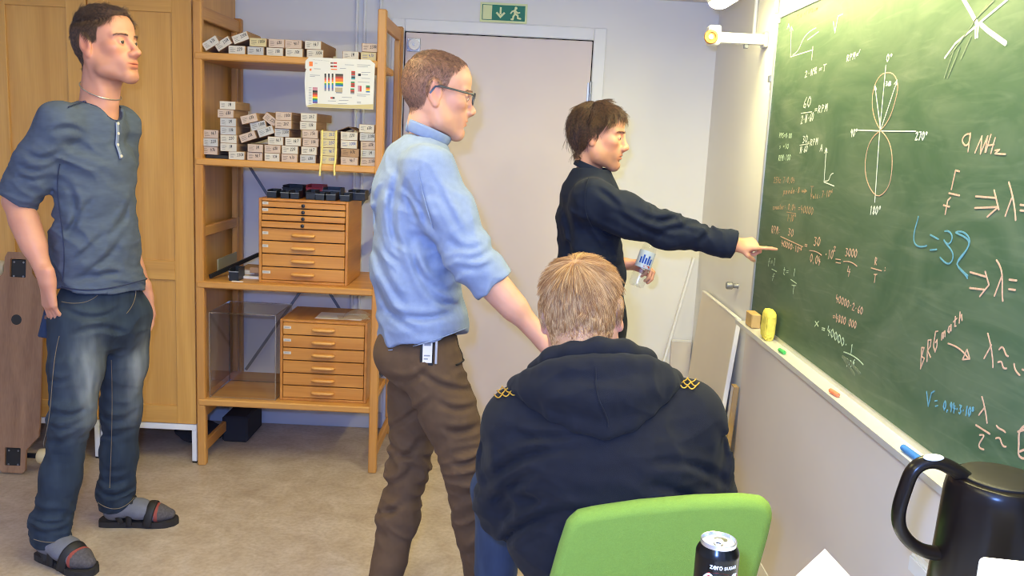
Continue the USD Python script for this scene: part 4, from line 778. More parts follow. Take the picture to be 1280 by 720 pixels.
# can
plain('can_black', (11, 10, 11), .22, spec=.35, coat=.0); plain('can_alu', (226, 226, 230), .28, metal=.9); plain('can_red', (206, 34, 30), .3, coat=.4); plain('can_white', (236, 236, 240), .3, coat=.3)
cp = at(898.5, 674, y=1.262); CXc, CYc = float(cp[0]), 1.262; ct = TZ+.115
print('can top from photo', cp, 'set', ct)
k = thing('drink_can', 'open black soft drink can with red band in front of the green chair', 'can', (CXc, CYc, TZ))
part(k, 'body', lathe([(0, .004), (.022, .003), (.026, 0), (.031, .010), (.033, .018), (.033, .092), (.0325, .0965), (.030, .102), (.0270, .1075)], (CXc, CYc, TZ), 64), MATS['can_black'], smooth=45)
part(k, 'rim', lathe([(.0268, .1068), (.0272, .109), (.0275, .113), (.0268, .115), (.0256, .1145), (.0245, .111), (.0240, .109), (.0238, .110), (.0, .1102)], (CXc, CYc, TZ), 64), MATS['can_alu'], smooth=45)
dv = np.array([CXc, CYc])/math.hypot(CXc, CYc); sd = np.array([dv[1], -dv[0]])
def lid(a, b, z): return np.array([CXc+sd[0]*a+dv[0]*b, CYc+sd[1]*a+dv[1]*b, TZ+z])
op = slab(shapely.affinity.scale(shapely.Point(0, .0).buffer(1), .0105, .0075), lid(.003, .0095, .1104), [*sd, 0], [*dv, 0], .0003)
part(k, 'drink_opening', op, MATS['knob_black'], smooth=False)
tabp = shapely.union_all([shapely.affinity.scale(shapely.Point(0, 0).buffer(1), .0075, .0115)]).difference(shapely.affinity.scale(shapely.Point(0, -.005).buffer(1), .0042, .0042))
part(k, 'pull_tab', slab(tabp, lid(.0, -.004, .1112), [*sd, 0], [*dv, 0], .0012), MATS['can_alu'], smooth=False)
def wrap(poly, ang0, zbase, r=.0331):
    "a flat shape (x along the girth, y up) wrapped on the can; ang0 where x = 0"
    poly = shapely.segmentize(poly, .002)
    m = cat(*[(lambda q: (np.array(q.vertices), np.array(q.faces)))(trimesh.creation.extrude_polygon(g, .0002, engine='earcut')) for g in getattr(poly, 'geoms', [poly]) if g.area > 1e-9])
    v, f = m; th = ang0+v[:, 0]/r; rr = r+v[:, 2]
    return np.c_[CXc+rr*np.cos(th), CYc+rr*np.sin(th), TZ+zbase+v[:, 1]], f
fa = math.atan2(-CYc, -CXc)      # the side that faces the camera
zt_ = text_poly('zero', .0074, True); st_ = text_poly('SUGAR', .0050, True); zt_ = shapely.affinity.scale(zt_, .0190/(zt_.bounds[2]-zt_.bounds[0]), 1, origin=(0, 0)); st_ = shapely.affinity.scale(st_, .0215/(st_.bounds[2]-st_.bounds[0]), 1, origin=(0, 0))
part(k, 'lettering', cat(wrap(zt_, fa-.30, .0805), wrap(shapely.affinity.translate(st_, .0218, 0), fa-.30, .0805)), MATS['can_white'], smooth=False, label='white lettering zero sugar')
band = Polygon([(-.004, .018), (.050, .018), (.050, .068), (.030, .0735), (.012, .0755), (.0, .0735), (-.004, .070)])
part(k, 'red_band', wrap(shapely.segmentize(band.intersection(shapely.union_all([shapely.box(-.004+i*.003, 0, -.004+(i+1)*.003+1e-5, .1) for i in range(18)])), .002), fa-.33, .0), MATS['can_red'], smooth=False)
# flowing script, swept thick and thin
scr = [[(-.017, .058), (-.013, .068), (-.006, .071), (-.003, .066), (-.006, .062), (-.011, .064), (-.015, .055), (-.013, .044), (-.004, .042), (.004, .050)], [(.004, .050), (.001, .056), (-.001, .050), (.002, .045), (.006, .052), (.012, .056), (.014, .048), (.017, .046), (.022, .052), (.026, .062), (.033, .072), (.036, .070), (.028, .058), (.026, .046), (.034, .050)],
       [(.030, .046), (.026, .056), (.032, .067), (.037, .071)], [(-.012, .058), (-.008, .060), (-.007, .064)]]
part(k, 'script', cat(*[wrap(shapely.LineString(sm(l, 40)).buffer(.0016 if i in (0, 2) else .0011, quad_segs=3), fa-.05, .0, .0333) for i, l in enumerate(scr)]), MATS['can_white'], smooth=False, label='white flowing script across the red band')

# kettle
KY = 1.255
plain('kettle_black', (22, 16, 14), .26, spec=.22, vary=.1, vscale=8); plain('kettle_lid', (34, 30, 27), .45, spec=.3); plain('kettle_white', (232, 230, 226), .35)
kc = at(1251, 598, y=KY); KX = float(kc[0]); Kb = TZ+.018
kt = thing('kettle', 'glossy black electric kettle with a big loop handle at the right front', 'kettle', (KX, KY, TZ))
R_ = .073; Hk = kc[2]-Kb
bp = [(0, 0), (R_*1.10, 0), (R_*1.14, .006), (R_*1.12, .02), (R_*1.07, Hk*.5), (R_*1.03, Hk-.026), (R_*1.0, Hk-.012), (R_*.95, Hk-.003), (R_*.88, Hk), (0, Hk)]
part(kt, 'body', lathe(bp, (KX, KY, Kb), 72), MATS['kettle_black'], smooth=50)
part(kt, 'lid', lathe([(0, 0), (R_*.80, 0), (R_*.80, .003), (R_*.75, .006), (R_*.4, .0085), (0, .009)], (KX, KY, Kb+Hk-.0005), 64), MATS['kettle_lid'], smooth=50)
part(kt, 'power_base', lathe([(0, 0), (R_*1.15, 0), (R_*1.18, .005), (R_*1.15, .014), (R_*1.0, .018), (0, .018)], (KX, KY, TZ), 64), MATS['kettle_black'], smooth=50)
from scipy.interpolate import splprep, splev
hpx = [(1216, 606), (1198, 591), (1181, 581), (1162, 577), (1144, 585), (1133, 606), (1124, 636), (1124, 656), (1134, 674), (1152, 687), (1176, 692), (1195, 690)]
hp = [at(a_, b_, y=KY+.004) for a_, b_ in hpx]
t_, _ = splprep(np.array(hp).T, s=0); hp2 = np.array(splev(np.linspace(0, 1, 48), t_)).T
rad = np.interp(np.linspace(0, 1, 48), [0, .12, .28, .8, 1], [.013, .0115, .0098, .0098, .012])
part(kt, 'handle', sweep(hp2, np.c_[rad*1.35, rad], 18), MATS['kettle_black'], smooth=True)
hb = at(1167, 572, y=KY); ic = trimesh.creation.icosphere(3); v = np.array(ic.vertices)*np.array([.0165, .009, .0050])
part(kt, 'lid_button', (v@rot((0, 0, 1), 10).T+hb, np.array(ic.faces)), MATS['kettle_white'], smooth=True)
# papers and carton near the table's edge
tri = np.array([at(1031, 686, z=TZ+.0016), at(1068, 726, z=TZ+.0016), at(1030, 800, z=TZ+.0016), at(984, 730, z=TZ+.0016)])
plain('sheet_white', (236, 232, 228), .6)
vv = np.vstack([tri, tri+np.array([0, .0, -.0013])]); ff = np.array([[0, 2, 1], [0, 3, 2], [4, 5, 6], [4, 6, 7], [0, 1, 5], [0, 5, 4], [1, 2, 6], [1, 6, 5], [2, 3, 7], [2, 7, 6], [3, 0, 4], [3, 4, 7]])
mm = trimesh.Trimesh(vv, ff, process=False); trimesh.repair.fix_normals(mm)
solo('paper_sheet', mm, MATS['sheet_white'], 'white sheet of paper with its corner pointing up between can and kettle', 'paper', smooth=False)
cq = at(1222, 693, y=1.10); bxm = m3.Manifold.batch_hull([m3.Manifold.sphere(.008, 20).translate((x_, y_, z_)) for x_ in (.008, .11) for y_ in (-.008, -.062) for z_ in (.008, float(cq[2])-TZ-.008)])
q, ff = arr(bxm); solo('white_carton', (q@rot((0, 0, 1), -8).T+np.array([cq[0], cq[1], TZ]), ff), MATS['sheet_white'], 'white rounded carton standing in front of the black kettle', 'carton', smooth=40)
ws = at(1153, 712, x=XR-.02)
ds_ = thing('wall_socket', 'small white wall socket box low on the right wall left of the kettle', 'wall socket', (XR, ws[1], ws[2]-.02))
part(ds_, 'socket_box', cbox((XR-.028, ws[1]-.05, ws[2]-.025), (XR-.010, ws[1]+.045, ws[2]+.018), .003), MATS['white_paint']); part(ds_, 'cover', cbox((XR-.032, ws[1]-.045, ws[2]-.020), (XR-.028, ws[1]+.04, ws[2]+.013), .001), MATS['white_paint'])
# ------------------------------------------------------------------ sculpting: smooth unions of simple solids, meshed by surface nets
class Solid:
    def __init__(s): s.ops = []; s.post = None
    def add(s, fn, lo, hi, k=.02, op='u'): s.ops.append((fn, np.array(lo, float), np.array(hi, float), k, op)); return s
    def cone(s, a, b, ra, rb=None, k=.02, op='u', flat=None):
        "a round cone from a to b; flat = (axis, factor) widens it along an axis"
        a, b = np.array(a, float), np.array(b, float); rb = ra if rb is None else rb; R = max(ra, rb)
        if flat is not None:
            ax = np.array(flat[0], float); ax /= np.linalg.norm(ax); q = 1/flat[1]-1
            S = np.eye(3)+q*np.outer(ax, ax); A, B = a@S, b@S; R2 = R*flat[1]
        else: S, A, B, R2 = None, a, b, R
        ba = B-A; L = ba@ba+1e-12
        def fn(p):
            p = p if S is None else p@S
            pa = p-A; t = np.clip(pa@ba/L, 0, 1)
            return np.linalg.norm(pa-t[:, None]*ba, axis=1)-(ra+(rb-ra)*t)
        return s.add(fn, np.minimum(a, b)-R2, np.maximum(a, b)+R2, k, op)
    def chain(s, pts, rs, k=.02, flat=None, op='u'):
        for i in range(len(pts)-1): s.cone(pts[i], pts[i+1], rs[i], rs[i+1], k, op, flat)
        return s
    def ell(s, c, r, R=None, k=.02, op='u'):
        "an ellipsoid; R has its axes as columns"
        c, r = np.array(c, float), np.array(r, float); m = r.max()
        def fn(p):
            q = p-c
            if R is not None: q = q@R
            k0 = np.linalg.norm(q/r, axis=1); k1 = np.linalg.norm(q/r**2, axis=1)+1e-9
            return k0*(k0-1)/k1
        return s.add(fn, c-m, c+m, k, op)
    def cut(s, o, n, k=.004):
        "keeps what lies behind the plane through o with normal n"
        o, n = np.array(o, float), np.array(n, float)/np.linalg.norm(n)
        return s.add(lambda p: (p-o)@n, (-9, -9, -9), (9, 9, 9), k, 'i')
    def sub(s, other, k=.004): return s.add(lambda p: other(p), (-9, -9, -9), (9, 9, 9), k, 's')
    def __call__(s, p):
        d = np.full(len(p), .25)
        for fn, lo, hi, k, op in s.ops:
            m = .045+k
            if op == 'u' or op == 's' and hi[0] < 8:
                i = np.nonzero(((p > lo-m) & (p < hi+m)).all(1))[0]
                if not len(i): continue
                q, e = p[i], d[i]
            else: i, q, e = slice(None), p, d
            f = fn(q)
            if op == 'u': h = np.maximum(k-np.abs(e-f), 0); r = np.minimum(e, f)-h*h/(4*k)
            elif op == 's': h = np.maximum(k-np.abs(e+f), 0); r = np.maximum(e, -f)+h*h/(4*k)
            else: h = np.maximum(k-np.abs(e-f), 0); r = np.maximum(e, f)+h*h/(4*k)
            d[i] = r
        if s.post is not None:
            near = np.abs(d) < .03
            d[near] += s.post(p[near])
        return d
def axis_grid(lo, hi, h, fine=()):
    "grid lines with the step h, and finer ones in the given (lo, hi, step) spans"
    x, out = lo, [lo]
    while x < hi:
        st = h
        for a, b, f in fine:
            dd = max(a-x, x-b, 0)
            st = min(st, f+dd*.25)
        x += st; out.append(x)
    return np.array(out)
def sculpt(S, lo, hi, h, fine=None):
    "the surface of the solid S in a box, as (vertices, triangles)"
    fx = [axis_grid(lo[k], hi[k], h, [f[k] for f in fine] if fine else ()) for k in range(3)]
    C = 4
    fx = [np.r_[x, x[-1]+(x[-1]-x[-2])*np.arange(1, (1-len(x)) % C+1)] for x in fx]
    n = [len(x) for x in fx]; cx = [x[::C] for x in fx]
    g = np.stack(np.meshgrid(*cx, indexing='ij'), -1).reshape(-1, 3)
    dc = S(g).reshape([len(x) for x in cx])
    D_ = np.repeat(np.repeat(np.repeat(np.where(dc < 0, -1., 1.), C, 0), C, 1), C, 2)[:n[0], :n[1], :n[2]].astype(np.float32)
    # coarse cells near the surface
    mins = dc.copy()[:-1, :-1, :-1]; sz = [np.diff(x) for x in cx]
    diag = np.sqrt(sz[0][:, None, None]**2+sz[1][None, :, None]**2+sz[2][None, None, :]**2)
    a = np.full(mins.shape, 9.); lo_ = np.full(mins.shape, 9.); hi_ = np.full(mins.shape, -9.)
    for i, j, k in np.ndindex(2, 2, 2):
        v = dc[i:i+mins.shape[0], j:j+mins.shape[1], k:k+mins.shape[2]]; a = np.minimum(a, np.abs(v)); lo_ = np.minimum(lo_, v); hi_ = np.maximum(hi_, v)
    act = (a < diag*.75) | ((lo_ < 0) & (hi_ > 0))
    I = np.argwhere(act)*C
    o = np.stack(np.meshgrid(*[np.arange(C+1)]*3, indexing='ij'), -1).reshape(-1, 3)
    mask = np.zeros(n, bool)
    for q in o: mask[I[:, 0]+q[0], I[:, 1]+q[1], I[:, 2]+q[2]] = True
    J = np.argwhere(mask)
    for c0 in range(0, len(J), 400000):
        j = J[c0:c0+400000]
        D_[j[:, 0], j[:, 1], j[:, 2]] = S(np.c_[fx[0][j[:, 0]], fx[1][j[:, 1]], fx[2][j[:, 2]]])
    ins = D_ < 0
    cnt = np.zeros([x-1 for x in n], np.int8)
    for i, j, k in np.ndindex(2, 2, 2): cnt += ins[i:n[0]-1+i, j:n[1]-1+j, k:n[2]-1+k]
    Q = np.argwhere((cnt > 0) & (cnt < 8))
    X = [np.stack([fx[k][Q[:, k]], fx[k][Q[:, k]+1]], 1) for k in range(3)]
    val = {c: D_[Q[:, 0]+c[0], Q[:, 1]+c[1], Q[:, 2]+c[2]].astype(float) for c in np.ndindex(2, 2, 2)}
    acc = np.zeros((len(Q), 3)); w = np.zeros(len(Q))
    for c in np.ndindex(2, 2, 2):
        for ax in range(3):
            if c[ax]: continue
            e = list(c); e[ax] = 1; v0, v1 = val[c], val[tuple(e)]
            m = (v0 < 0) != (v1 < 0); t = v0[m]/(v0[m]-v1[m])
            p = np.stack([X[k][m, c[k]] for k in range(3)], 1)
            p[:, ax] += t*(X[ax][m, 1]-X[ax][m, 0]); acc[m] += p; w[m] += 1
    V = acc/w[:, None]
    idx = np.full([x-1 for x in n], -1, np.int32); idx[Q[:, 0], Q[:, 1], Q[:, 2]] = np.arange(len(Q))
    F = []
    for ax in range(3):
        b, c = (ax+1) % 3, (ax+2) % 3
        s0 = [slice(None)]*3; s1 = [slice(None)]*3; s0[ax] = slice(0, -1); s1[ax] = slice(1, None)
        ch = np.argwhere(ins[tuple(s0)] != ins[tuple(s1)])
        ch = ch[(ch[:, b] > 0) & (ch[:, c] > 0) & (ch[:, b] < n[b]-1) & (ch[:, c] < n[c]-1)]
        def at_(db, dc_):
            q = ch.copy(); q[:, b] += db; q[:, c] += dc_; return idx[q[:, 0], q[:, 1], q[:, 2]]
        q = np.stack([at_(-1, -1), at_(0, -1), at_(0, 0), at_(-1, 0)], 1)
        out = ins[tuple(ch.T)]
        q[~out] = q[~out][:, ::-1]; F.append(q)
    F = np.vstack(F); F = F[(F >= 0).all(1)]
    return V, np.vstack([F[:, [0, 1, 2]], F[:, [0, 2, 3]]])
def normals(v, f):
    return meshkit.arrays((v, f), True)[2]
def smooth_mesh(v, f, it=2, lam=.5):
    e = np.vstack([f[:, [0, 1]], f[:, [1, 2]], f[:, [2, 0]]]); e = np.vstack([e, e[:, ::-1]])
    deg = np.bincount(e[:, 0], minlength=len(v))[:, None].clip(1)
    for _ in range(it):
        s = np.stack([np.bincount(e[:, 0], v[e[:, 1], k], len(v)) for k in range(3)], 1); v = v+lam*(s/deg-v)
    return v
def ridged(p, seed=0): return 1-np.abs(2*meshkit.noise(p, seed)-1)

# ------------------------------------------------------------------ heads
class Frame:
    "a place with forward, left and up axes: local (f, l, u) to world"
    def __init__(s, o, fwd, up=(0, 0, 1), scale=1.):
        s.o = np.array(o, float); f = np.array(fwd, float); f /= np.linalg.norm(f); l = np.cross(up, f); l /= np.linalg.norm(l)
        s.R = np.stack([f, l, np.cross(f, l)], 0); s.k = scale
    def w(s, *p): return s.o+s.k*(np.array(p[0] if len(p) == 1 else p, float)@s.R)
    def l(s, P): return (P-s.o)@s.R.T/s.k
    def pitch(s, deg): s.R = s.R@np.array(rot(s.R[1], deg)).T; return s     # nods down
    def roll(s, deg): s.R = s.R@np.array(rot(s.R[0], deg)).T; return s      # tips to the right
HEAD = dict(nose=1., chin=1., brow=1., jaw=1., wide=1., back=1., face=1.)
def head_solid(S, F, **kw):
    "adds a head to the solid S in the frame F: f forward, l left, u up, the origin midway between the ears, about 0.235 m from chin to crown"
    h = {**HEAD, **kw}; k = F.k; AX = F.R.T; w, W = h['wide'], F.w
    def E(c, r, kk=.02, op='u', tilt=0):
        R = AX if not tilt else AX@rot((0, 1, 0), tilt)
        S.ell(W(*c), np.array(r)*k, R, kk*k, op)
    def Cn(a, b, ra, rb, kk=.015, op='u'): S.cone(W(*a), W(*b), ra*k, rb*k, kk*k, op)
    E((-.012*h['back'], 0, .038), (.094*h['back'], .074*w, .082))                 # skull
    E((-.035*h['back'], 0, .000), (.062, .066*w, .062), .03)            # occiput
    E((.038, 0, .045), (.054, .064*w, .058), .03)            # forehead
    E((.050, 0, -.030), (.045, .055*w, .060), .03)           # mid face
    E((.022, 0, -.055), (.058, .050*w*h['jaw'], .045), .03)
    for s in (-1, 1):
        Cn((-.002, s*.054*w*h['jaw'], -.045), (.018, s*.050*w*h['jaw'], -.078), .016, .015, .045)      # jaw angle
        Cn((.018, s*.049*w*h['jaw'], -.078), (.076, s*.016, -.105), .014, .013, .035)
        E((.060, s*.043*w, -.014), (.024, .020, .017), .022)   # cheekbone
        Cn((.086, s*.012, .021), (.070, s*.047, .023), .0085*h['brow'], .007, .014)  # brow
        E((.094, s*.031, .003), (.013, .0165, .0115), .014, 's')    # eye socket
        E((.0800, s*.031, .003), (.0132, .0140, .0125), .004)         # lids
        E((.0955, s*.0315, .0010), (.010, .0120, .0036), .002, 's')   # opening
        E((.104, s*.0125, -.035), (.011, .0085, .0085), .008)      # nostril wing
        E((.106, s*.0075, -.0435), (.006, .0035, .003), .003, 's')
        # ear
        E((-.013, s*.0800*w, .000), (.022, .0090, .036), .008, 'u', -12)
        E((-.009, s*.0900*w, .002), (.0125, .0075, .023), .006, 's', -12)
        E((-.004, s*.081*w, -.032), (.010, .007, .011), .006)
        Cn((.003, s*.077*w, -.014), (.003, s*.078*w, -.002), .0042, .004, .004)
    n = h['nose']
    Cn((.090, 0, .014), (.090+.020*n, 0, -.024), .0075, .0085, .014)
    E((.094+.020*n, 0, -.030), (.0105, .0105, .0095), .010)
    E((.100, 0, -.040), (.012, .008, .006), .01)
    E((.080, 0, -.066), (.020, .031, .030), .02)               # muzzle
    E((.0955, 0, -.0605), (.0095, .0235, .0052), .005)           # upper lip
    E((.0945, 0, -.0715), (.0095, .0200, .0060), .005)           # lower lip
    E((.105, 0, -.0660), (.0085, .0240, .0012), .003, 's')
    E((.098, 0, -.0840), (.007, .018, .005), .008, 's')
    E((.078+.006*h['chin'], 0, -.1035), (.0185, .0235, .0165), .018)   # chin
def skin_tint(v, F, base, stubble=0., hair=None, hairmask=None):
    "skin colour of the vertices: lips, nose and ears redder, stubble greyer, scalp the colour of the hair growing there"
    q = F.l(v); c = np.tile(np.array(lin(base)), (len(v), 1))
    def put(m, col): 
        nonlocal c; c = c*(1-m[:, None])+np.array(lin(col))*m[:, None]
    near = np.linalg.norm(q, axis=1) < .2
    def blob(cc, r, s=1.): return s*np.exp(-(((q-np.array(cc))/np.array(r))**2).sum(1))*near
    b = np.array(base, float)
    red = np.clip(b*np.array([1.0, .82, .78]), 0, 255)
    put(blob((.115, 0, -.03), (.02, .02, .02), .3), red); 
    for s in (-1, 1): put(blob((.07, s*.05, -.025), (.03, .03, .025), .25), red); put(blob((-.01, s*.085, 0), (.03, .012, .04), .55), red)
    if stubble:
        m = np.clip(1-np.abs((q[:, 2]+.085)/.05), 0, 1)*np.clip((q[:, 0]+.01)/.03, 0, 1)*near
        m = np.clip(m*1.6, 0, 1)*stubble*(1-blob((.1, 0, -.066), (.02, .026, .010)))
        put(m, b*np.array([.62, .58, .56]))
    lipm = np.clip(1.3*np.exp(-(((q-np.array([.1, 0, -.066]))/np.array([.02, .024, .0095]))**4).sum(1)), 0, 1)*near
    put(lipm*.6, np.clip(b*np.array([.86, .60, .56]), 0, 255))
    if hairmask is not None: put(np.clip(hairmask(q), 0, 1)*near, hair)
    return c
SKIN = usdkit.material(stage, LOOK+'skin', {'a': ('attribute', {'attribute': 'tint'}), 'tc': ('texture_coordinate', {}), 'n': ('noise_texture', {'scale': 90., 'detail': 4.}), 'n3': ('noise_texture', {'scale': 14., 'detail': 3.}), 'r': ('rgb_ramp', {'ramp': [(.3, (.93, .88, .86)), (.7, (1.05, 1.03, 1.02))]}),
    'm': ('mix', {'mix_type': 'multiply', 'fac': 1.}), 'p': ('principled_bsdf', {'roughness': .48, 'subsurface_weight': .12, 'subsurface_scale': .006, 'specular_ior_level': .4}), 'b': ('bump', {'strength': .18, 'distance': .001}), 'n2': ('noise_texture', {'scale': 700., 'detail': 2.})},
    [('tc.object', 'n.vector'), ('tc.object', 'n2.vector'), ('tc.object', 'n3.vector'), ('n3.fac', 'r.fac'), ('a.color', 'm.color1'), ('r.color', 'm.color2'), ('m.color', 'p.base_color'), ('n2.fac', 'b.height'), ('b.normal', 'p.normal')], surface='p.BSDF')
plain('eye_white', (226, 218, 212), .15); plain('eye_iris', (70, 62, 54), .12)
def hair_mat(name, a, b):
    "strands whose colour varies from one to the next and along their length"
    MATS[name] = usdkit.material(stage, LOOK+name, {'g': ('geometry', {}), 'n': ('noise_texture', {'scale': 130., 'detail': 2.}), 'r': ('rgb_ramp', {'ramp': [(.3, lin(a)), (.7, lin(b))]}), 'p': ('principled_bsdf', {'roughness': .45, 'specular_ior_level': .35, 'sheen_weight': .1})},
        [('g.position', 'n.vector'), ('n.fac', 'r.fac'), ('r.color', 'p.base_color')], surface='p.BSDF')
    return MATS[name]
def strands(parent, name, P, T, mat, width):
    "P: (n strands, k points, 3) as curves"
    n, k, _ = P.shape; path = parent+'/'+numbered(parent, name); LOC[path] = LOC[parent]
    c = UsdGeom.BasisCurves.Define(stage, path)
    c.CreateTypeAttr('linear'); c.CreateCurveVertexCountsAttr(Vt.IntArray.FromNumpy(np.full(n, k, np.int32)))
    c.CreatePointsAttr(Vt.Vec3fArray.FromNumpy((P-LOC[parent]).reshape(-1, 3).astype(np.float32)))
    wd = np.tile(width*np.linspace(1, .45, k), n)
    c.CreateWidthsAttr(Vt.FloatArray.FromNumpy(wd.astype(np.float32))); c.SetWidthsInterpolation('vertex')
    UsdShade.MaterialBindingAPI.Apply(c.GetPrim()).Bind(MATS[mat])
    return path
def grow(v, f, F, mask, flow, length, n, k=5, seed=0, lift=.35, jitter=.25, clump=0.):
    "roots spread over the scalp where mask(local) says, strands that follow flow(local) and the scalp"
    rs = np.random.RandomState(seed); tri = v[f]; lc = F.l(tri.mean(1)); near = np.linalg.norm(lc, axis=1) < .19
    pm = np.where(near, np.clip(mask(lc), 0, 1), 0); ar = np.linalg.norm(np.cross(tri[:, 1]-tri[:, 0], tri[:, 2]-tri[:, 0]), axis=1)*pm
    t = rs.choice(len(f), n, p=ar/ar.sum()); a, b = rs.rand(2, n); sw = a+b > 1; a[sw], b[sw] = 1-a[sw], 1-b[sw]
    tr = tri[t]; root = tr[:, 0]+a[:, None]*(tr[:, 1]-tr[:, 0])+b[:, None]*(tr[:, 2]-tr[:, 0])
    N = normals(v, f)[f[t]].mean(1); N /= np.linalg.norm(N, axis=1, keepdims=True); nl = N@F.R.T; ql = F.l(root)
    fl = flow(ql); fl = fl-(fl*nl).sum(1, keepdims=True)*nl; fl /= np.linalg.norm(fl, axis=1, keepdims=True)+1e-9
    L = length(ql)*(.75+.5*rs.rand(n)); cl = (meshkit.noise(ql*90, 5)[:, None]-.5)*clump*np.stack([meshkit.noise(ql*60, 7)-.5, meshkit.noise(ql*60, 8)-.5, meshkit.noise(ql*60, 9)-.5], 1)*8
    d = fl+lift*nl+jitter*rs.randn(n, 3)*.5+cl; d /= np.linalg.norm(d, axis=1, keepdims=True)
    P = [ql-nl*.001]; p = ql.copy(); c0 = np.array([-.008, 0, .02])
    for i in range(1, k):
        st = L/(k-1); p = p+d*st[:, None]; P.append(p.copy())
        nn = p-c0; nn /= np.linalg.norm(nn, axis=1, keepdims=True)
        ff = flow(p); ff = ff-(ff*nn).sum(1, keepdims=True)*nn; ff /= np.linalg.norm(ff, axis=1, keepdims=True)+1e-9
        out = (d*nn).sum(1, keepdims=True)
        d = d*.55+.45*(ff+cl*.6)-nn*np.clip(out, 0, 1)*.25; d /= np.linalg.norm(d, axis=1, keepdims=True)
    return F.o+F.k*(np.stack(P, 1)@F.R)
def tones(parent, P, mats, width, seed=0):
    "the strands in several tones, each a part"
    r = np.random.RandomState(seed); k = meshkit.noise(P[:, 0]*140, 3)+r.rand(len(P))*.8; o = np.argsort(k)
    for i, m in enumerate(mats): strands(parent, 'hair', P[o[i*len(P)//len(mats):(i+1)*len(P)//len(mats)]], None, m, width)
def eyes(parent, F, gaze=(1, 0, -.05)):
    for s in (-1, 1):
        c = F.w(.0800, s*.031, .003); m = trimesh.creation.icosphere(3, .0122*F.k)
        e = part(parent, 'eye', (np.array(m.vertices)+c, np.array(m.faces)), MATS['eye_white'], smooth=True)
        g = np.array(gaze, float); g /= np.linalg.norm(g); g = g@F.R
        part(e, 'iris', lathe([(0, .0126*F.k), (.0025*F.k, .01255*F.k), (.0062*F.k, .0113*F.k), (.0064*F.k, .0102*F.k), (0, .0100*F.k)][::-1], c, 20, g), MATS['eye_iris'], smooth=True)
def brows(parent, F, mat, n=150, seed=1, w=.0006):
    rs = np.random.RandomState(seed); out = []
    for s in (-1, 1):
        for _ in range(n):
            t = rs.rand(); b = np.array([.0985-.024*t*t, s*(.012+.040*t), .0215+.006*math.sin(t*2.4)-.003*t+rs.randn()*.0016])
            d = np.array([.001, s*.8, .35-.7*t])+rs.randn(3)*.2; d /= np.linalg.norm(d); L = .008
            out.append([b, b+d*L*.5+np.array([.0008, 0, 0]), b+d*L-np.array([.001, 0, 0])])
    P = np.array(out); return strands(parent, 'eyebrows', F.o+F.k*(P@F.R), None, mat, w)

# ------------------------------------------------------------------ hands
def hand(S, wrist, fwd, back, curls, thumb, side, k=1., spread=.05, palm_r=.014):
    """adds a hand: fwd runs from wrist to knuckles, back is the direction the back of the hand faces, side +1 if the thumb lies on fwd x back's side.
    curls: bend (degrees) of the three joints of index, middle, ring, little; thumb: (out, across, bend)"""
    f = np.array(fwd, float); f /= np.linalg.norm(f); b = np.array(back, float); b -= (b@f)*f; b /= np.linalg.norm(b); s = np.cross(f, b)*side
    W = np.array(wrist, float); G = lambda x, y, z: W+k*(x*f+y*s+z*b)
    S.chain([G(-.03, 0, 0), G(.015, 0, 0)], [.023*k, .021*k], .012*k, flat=(s, 1.25))
    for y, L in ((.027, .088), (.009, .090), (-.009, .086), (-.025, .078)):
        S.cone(G(.012, y*.62, 0), G(L, y, 0), palm_r*k, (palm_r-.002)*k, .014*k)
    S.cone(G(.02, .018, -.006), G(.05, .030, -.008), .016*k, .012*k, .012*k)
    lens = ((.044, .026, .021), (.049, .030, .022), (.045, .028, .021), (.035, .021, .019)); rad = (.0088, .009, .0085, .0075)
    for i, (y, L) in enumerate(((.027, .088), (.009, .092), (-.009, .087), (-.025, .079))):
        p = G(L, y, 0); ang = 0; dy = spread*(1.5-i)
        for j in range(3):
            ang += math.radians(curls[i][j]); d = math.cos(ang)*f-math.sin(ang)*b+dy*s*math.cos(ang); d /= np.linalg.norm(d)
            q = p+d*lens[i][j]*k; r = rad[i]*k*(1-.08*j); S.cone(p, q, r*1.03, r*.93, .004*k if j else .006*k); p = q
    o, ac, bd = thumb; p = G(.022, .022, -.004)
    d = f*math.cos(math.radians(o))+s*math.sin(math.radians(o))-b*ac; d /= np.linalg.norm(d)
    q = p+d*.042*k; S.cone(p, q, .0125*k, .0105*k, .010*k)
    t = -s*.7-b*.5+f*.2; d2 = d*math.cos(math.radians(bd))+t/np.linalg.norm(t)*math.sin(math.radians(bd)); d2 /= np.linalg.norm(d2)
    q2 = q+d2*.032*k; S.cone(q, q2, .0102*k, .0092*k, .004*k)
    d3 = d2*math.cos(math.radians(bd*.7))+t/np.linalg.norm(t)*math.sin(math.radians(bd*.7)); d3 /= np.linalg.norm(d3)
    S.cone(q2, q2+d3*.024*k, .0092*k, .0078*k, .004*k)
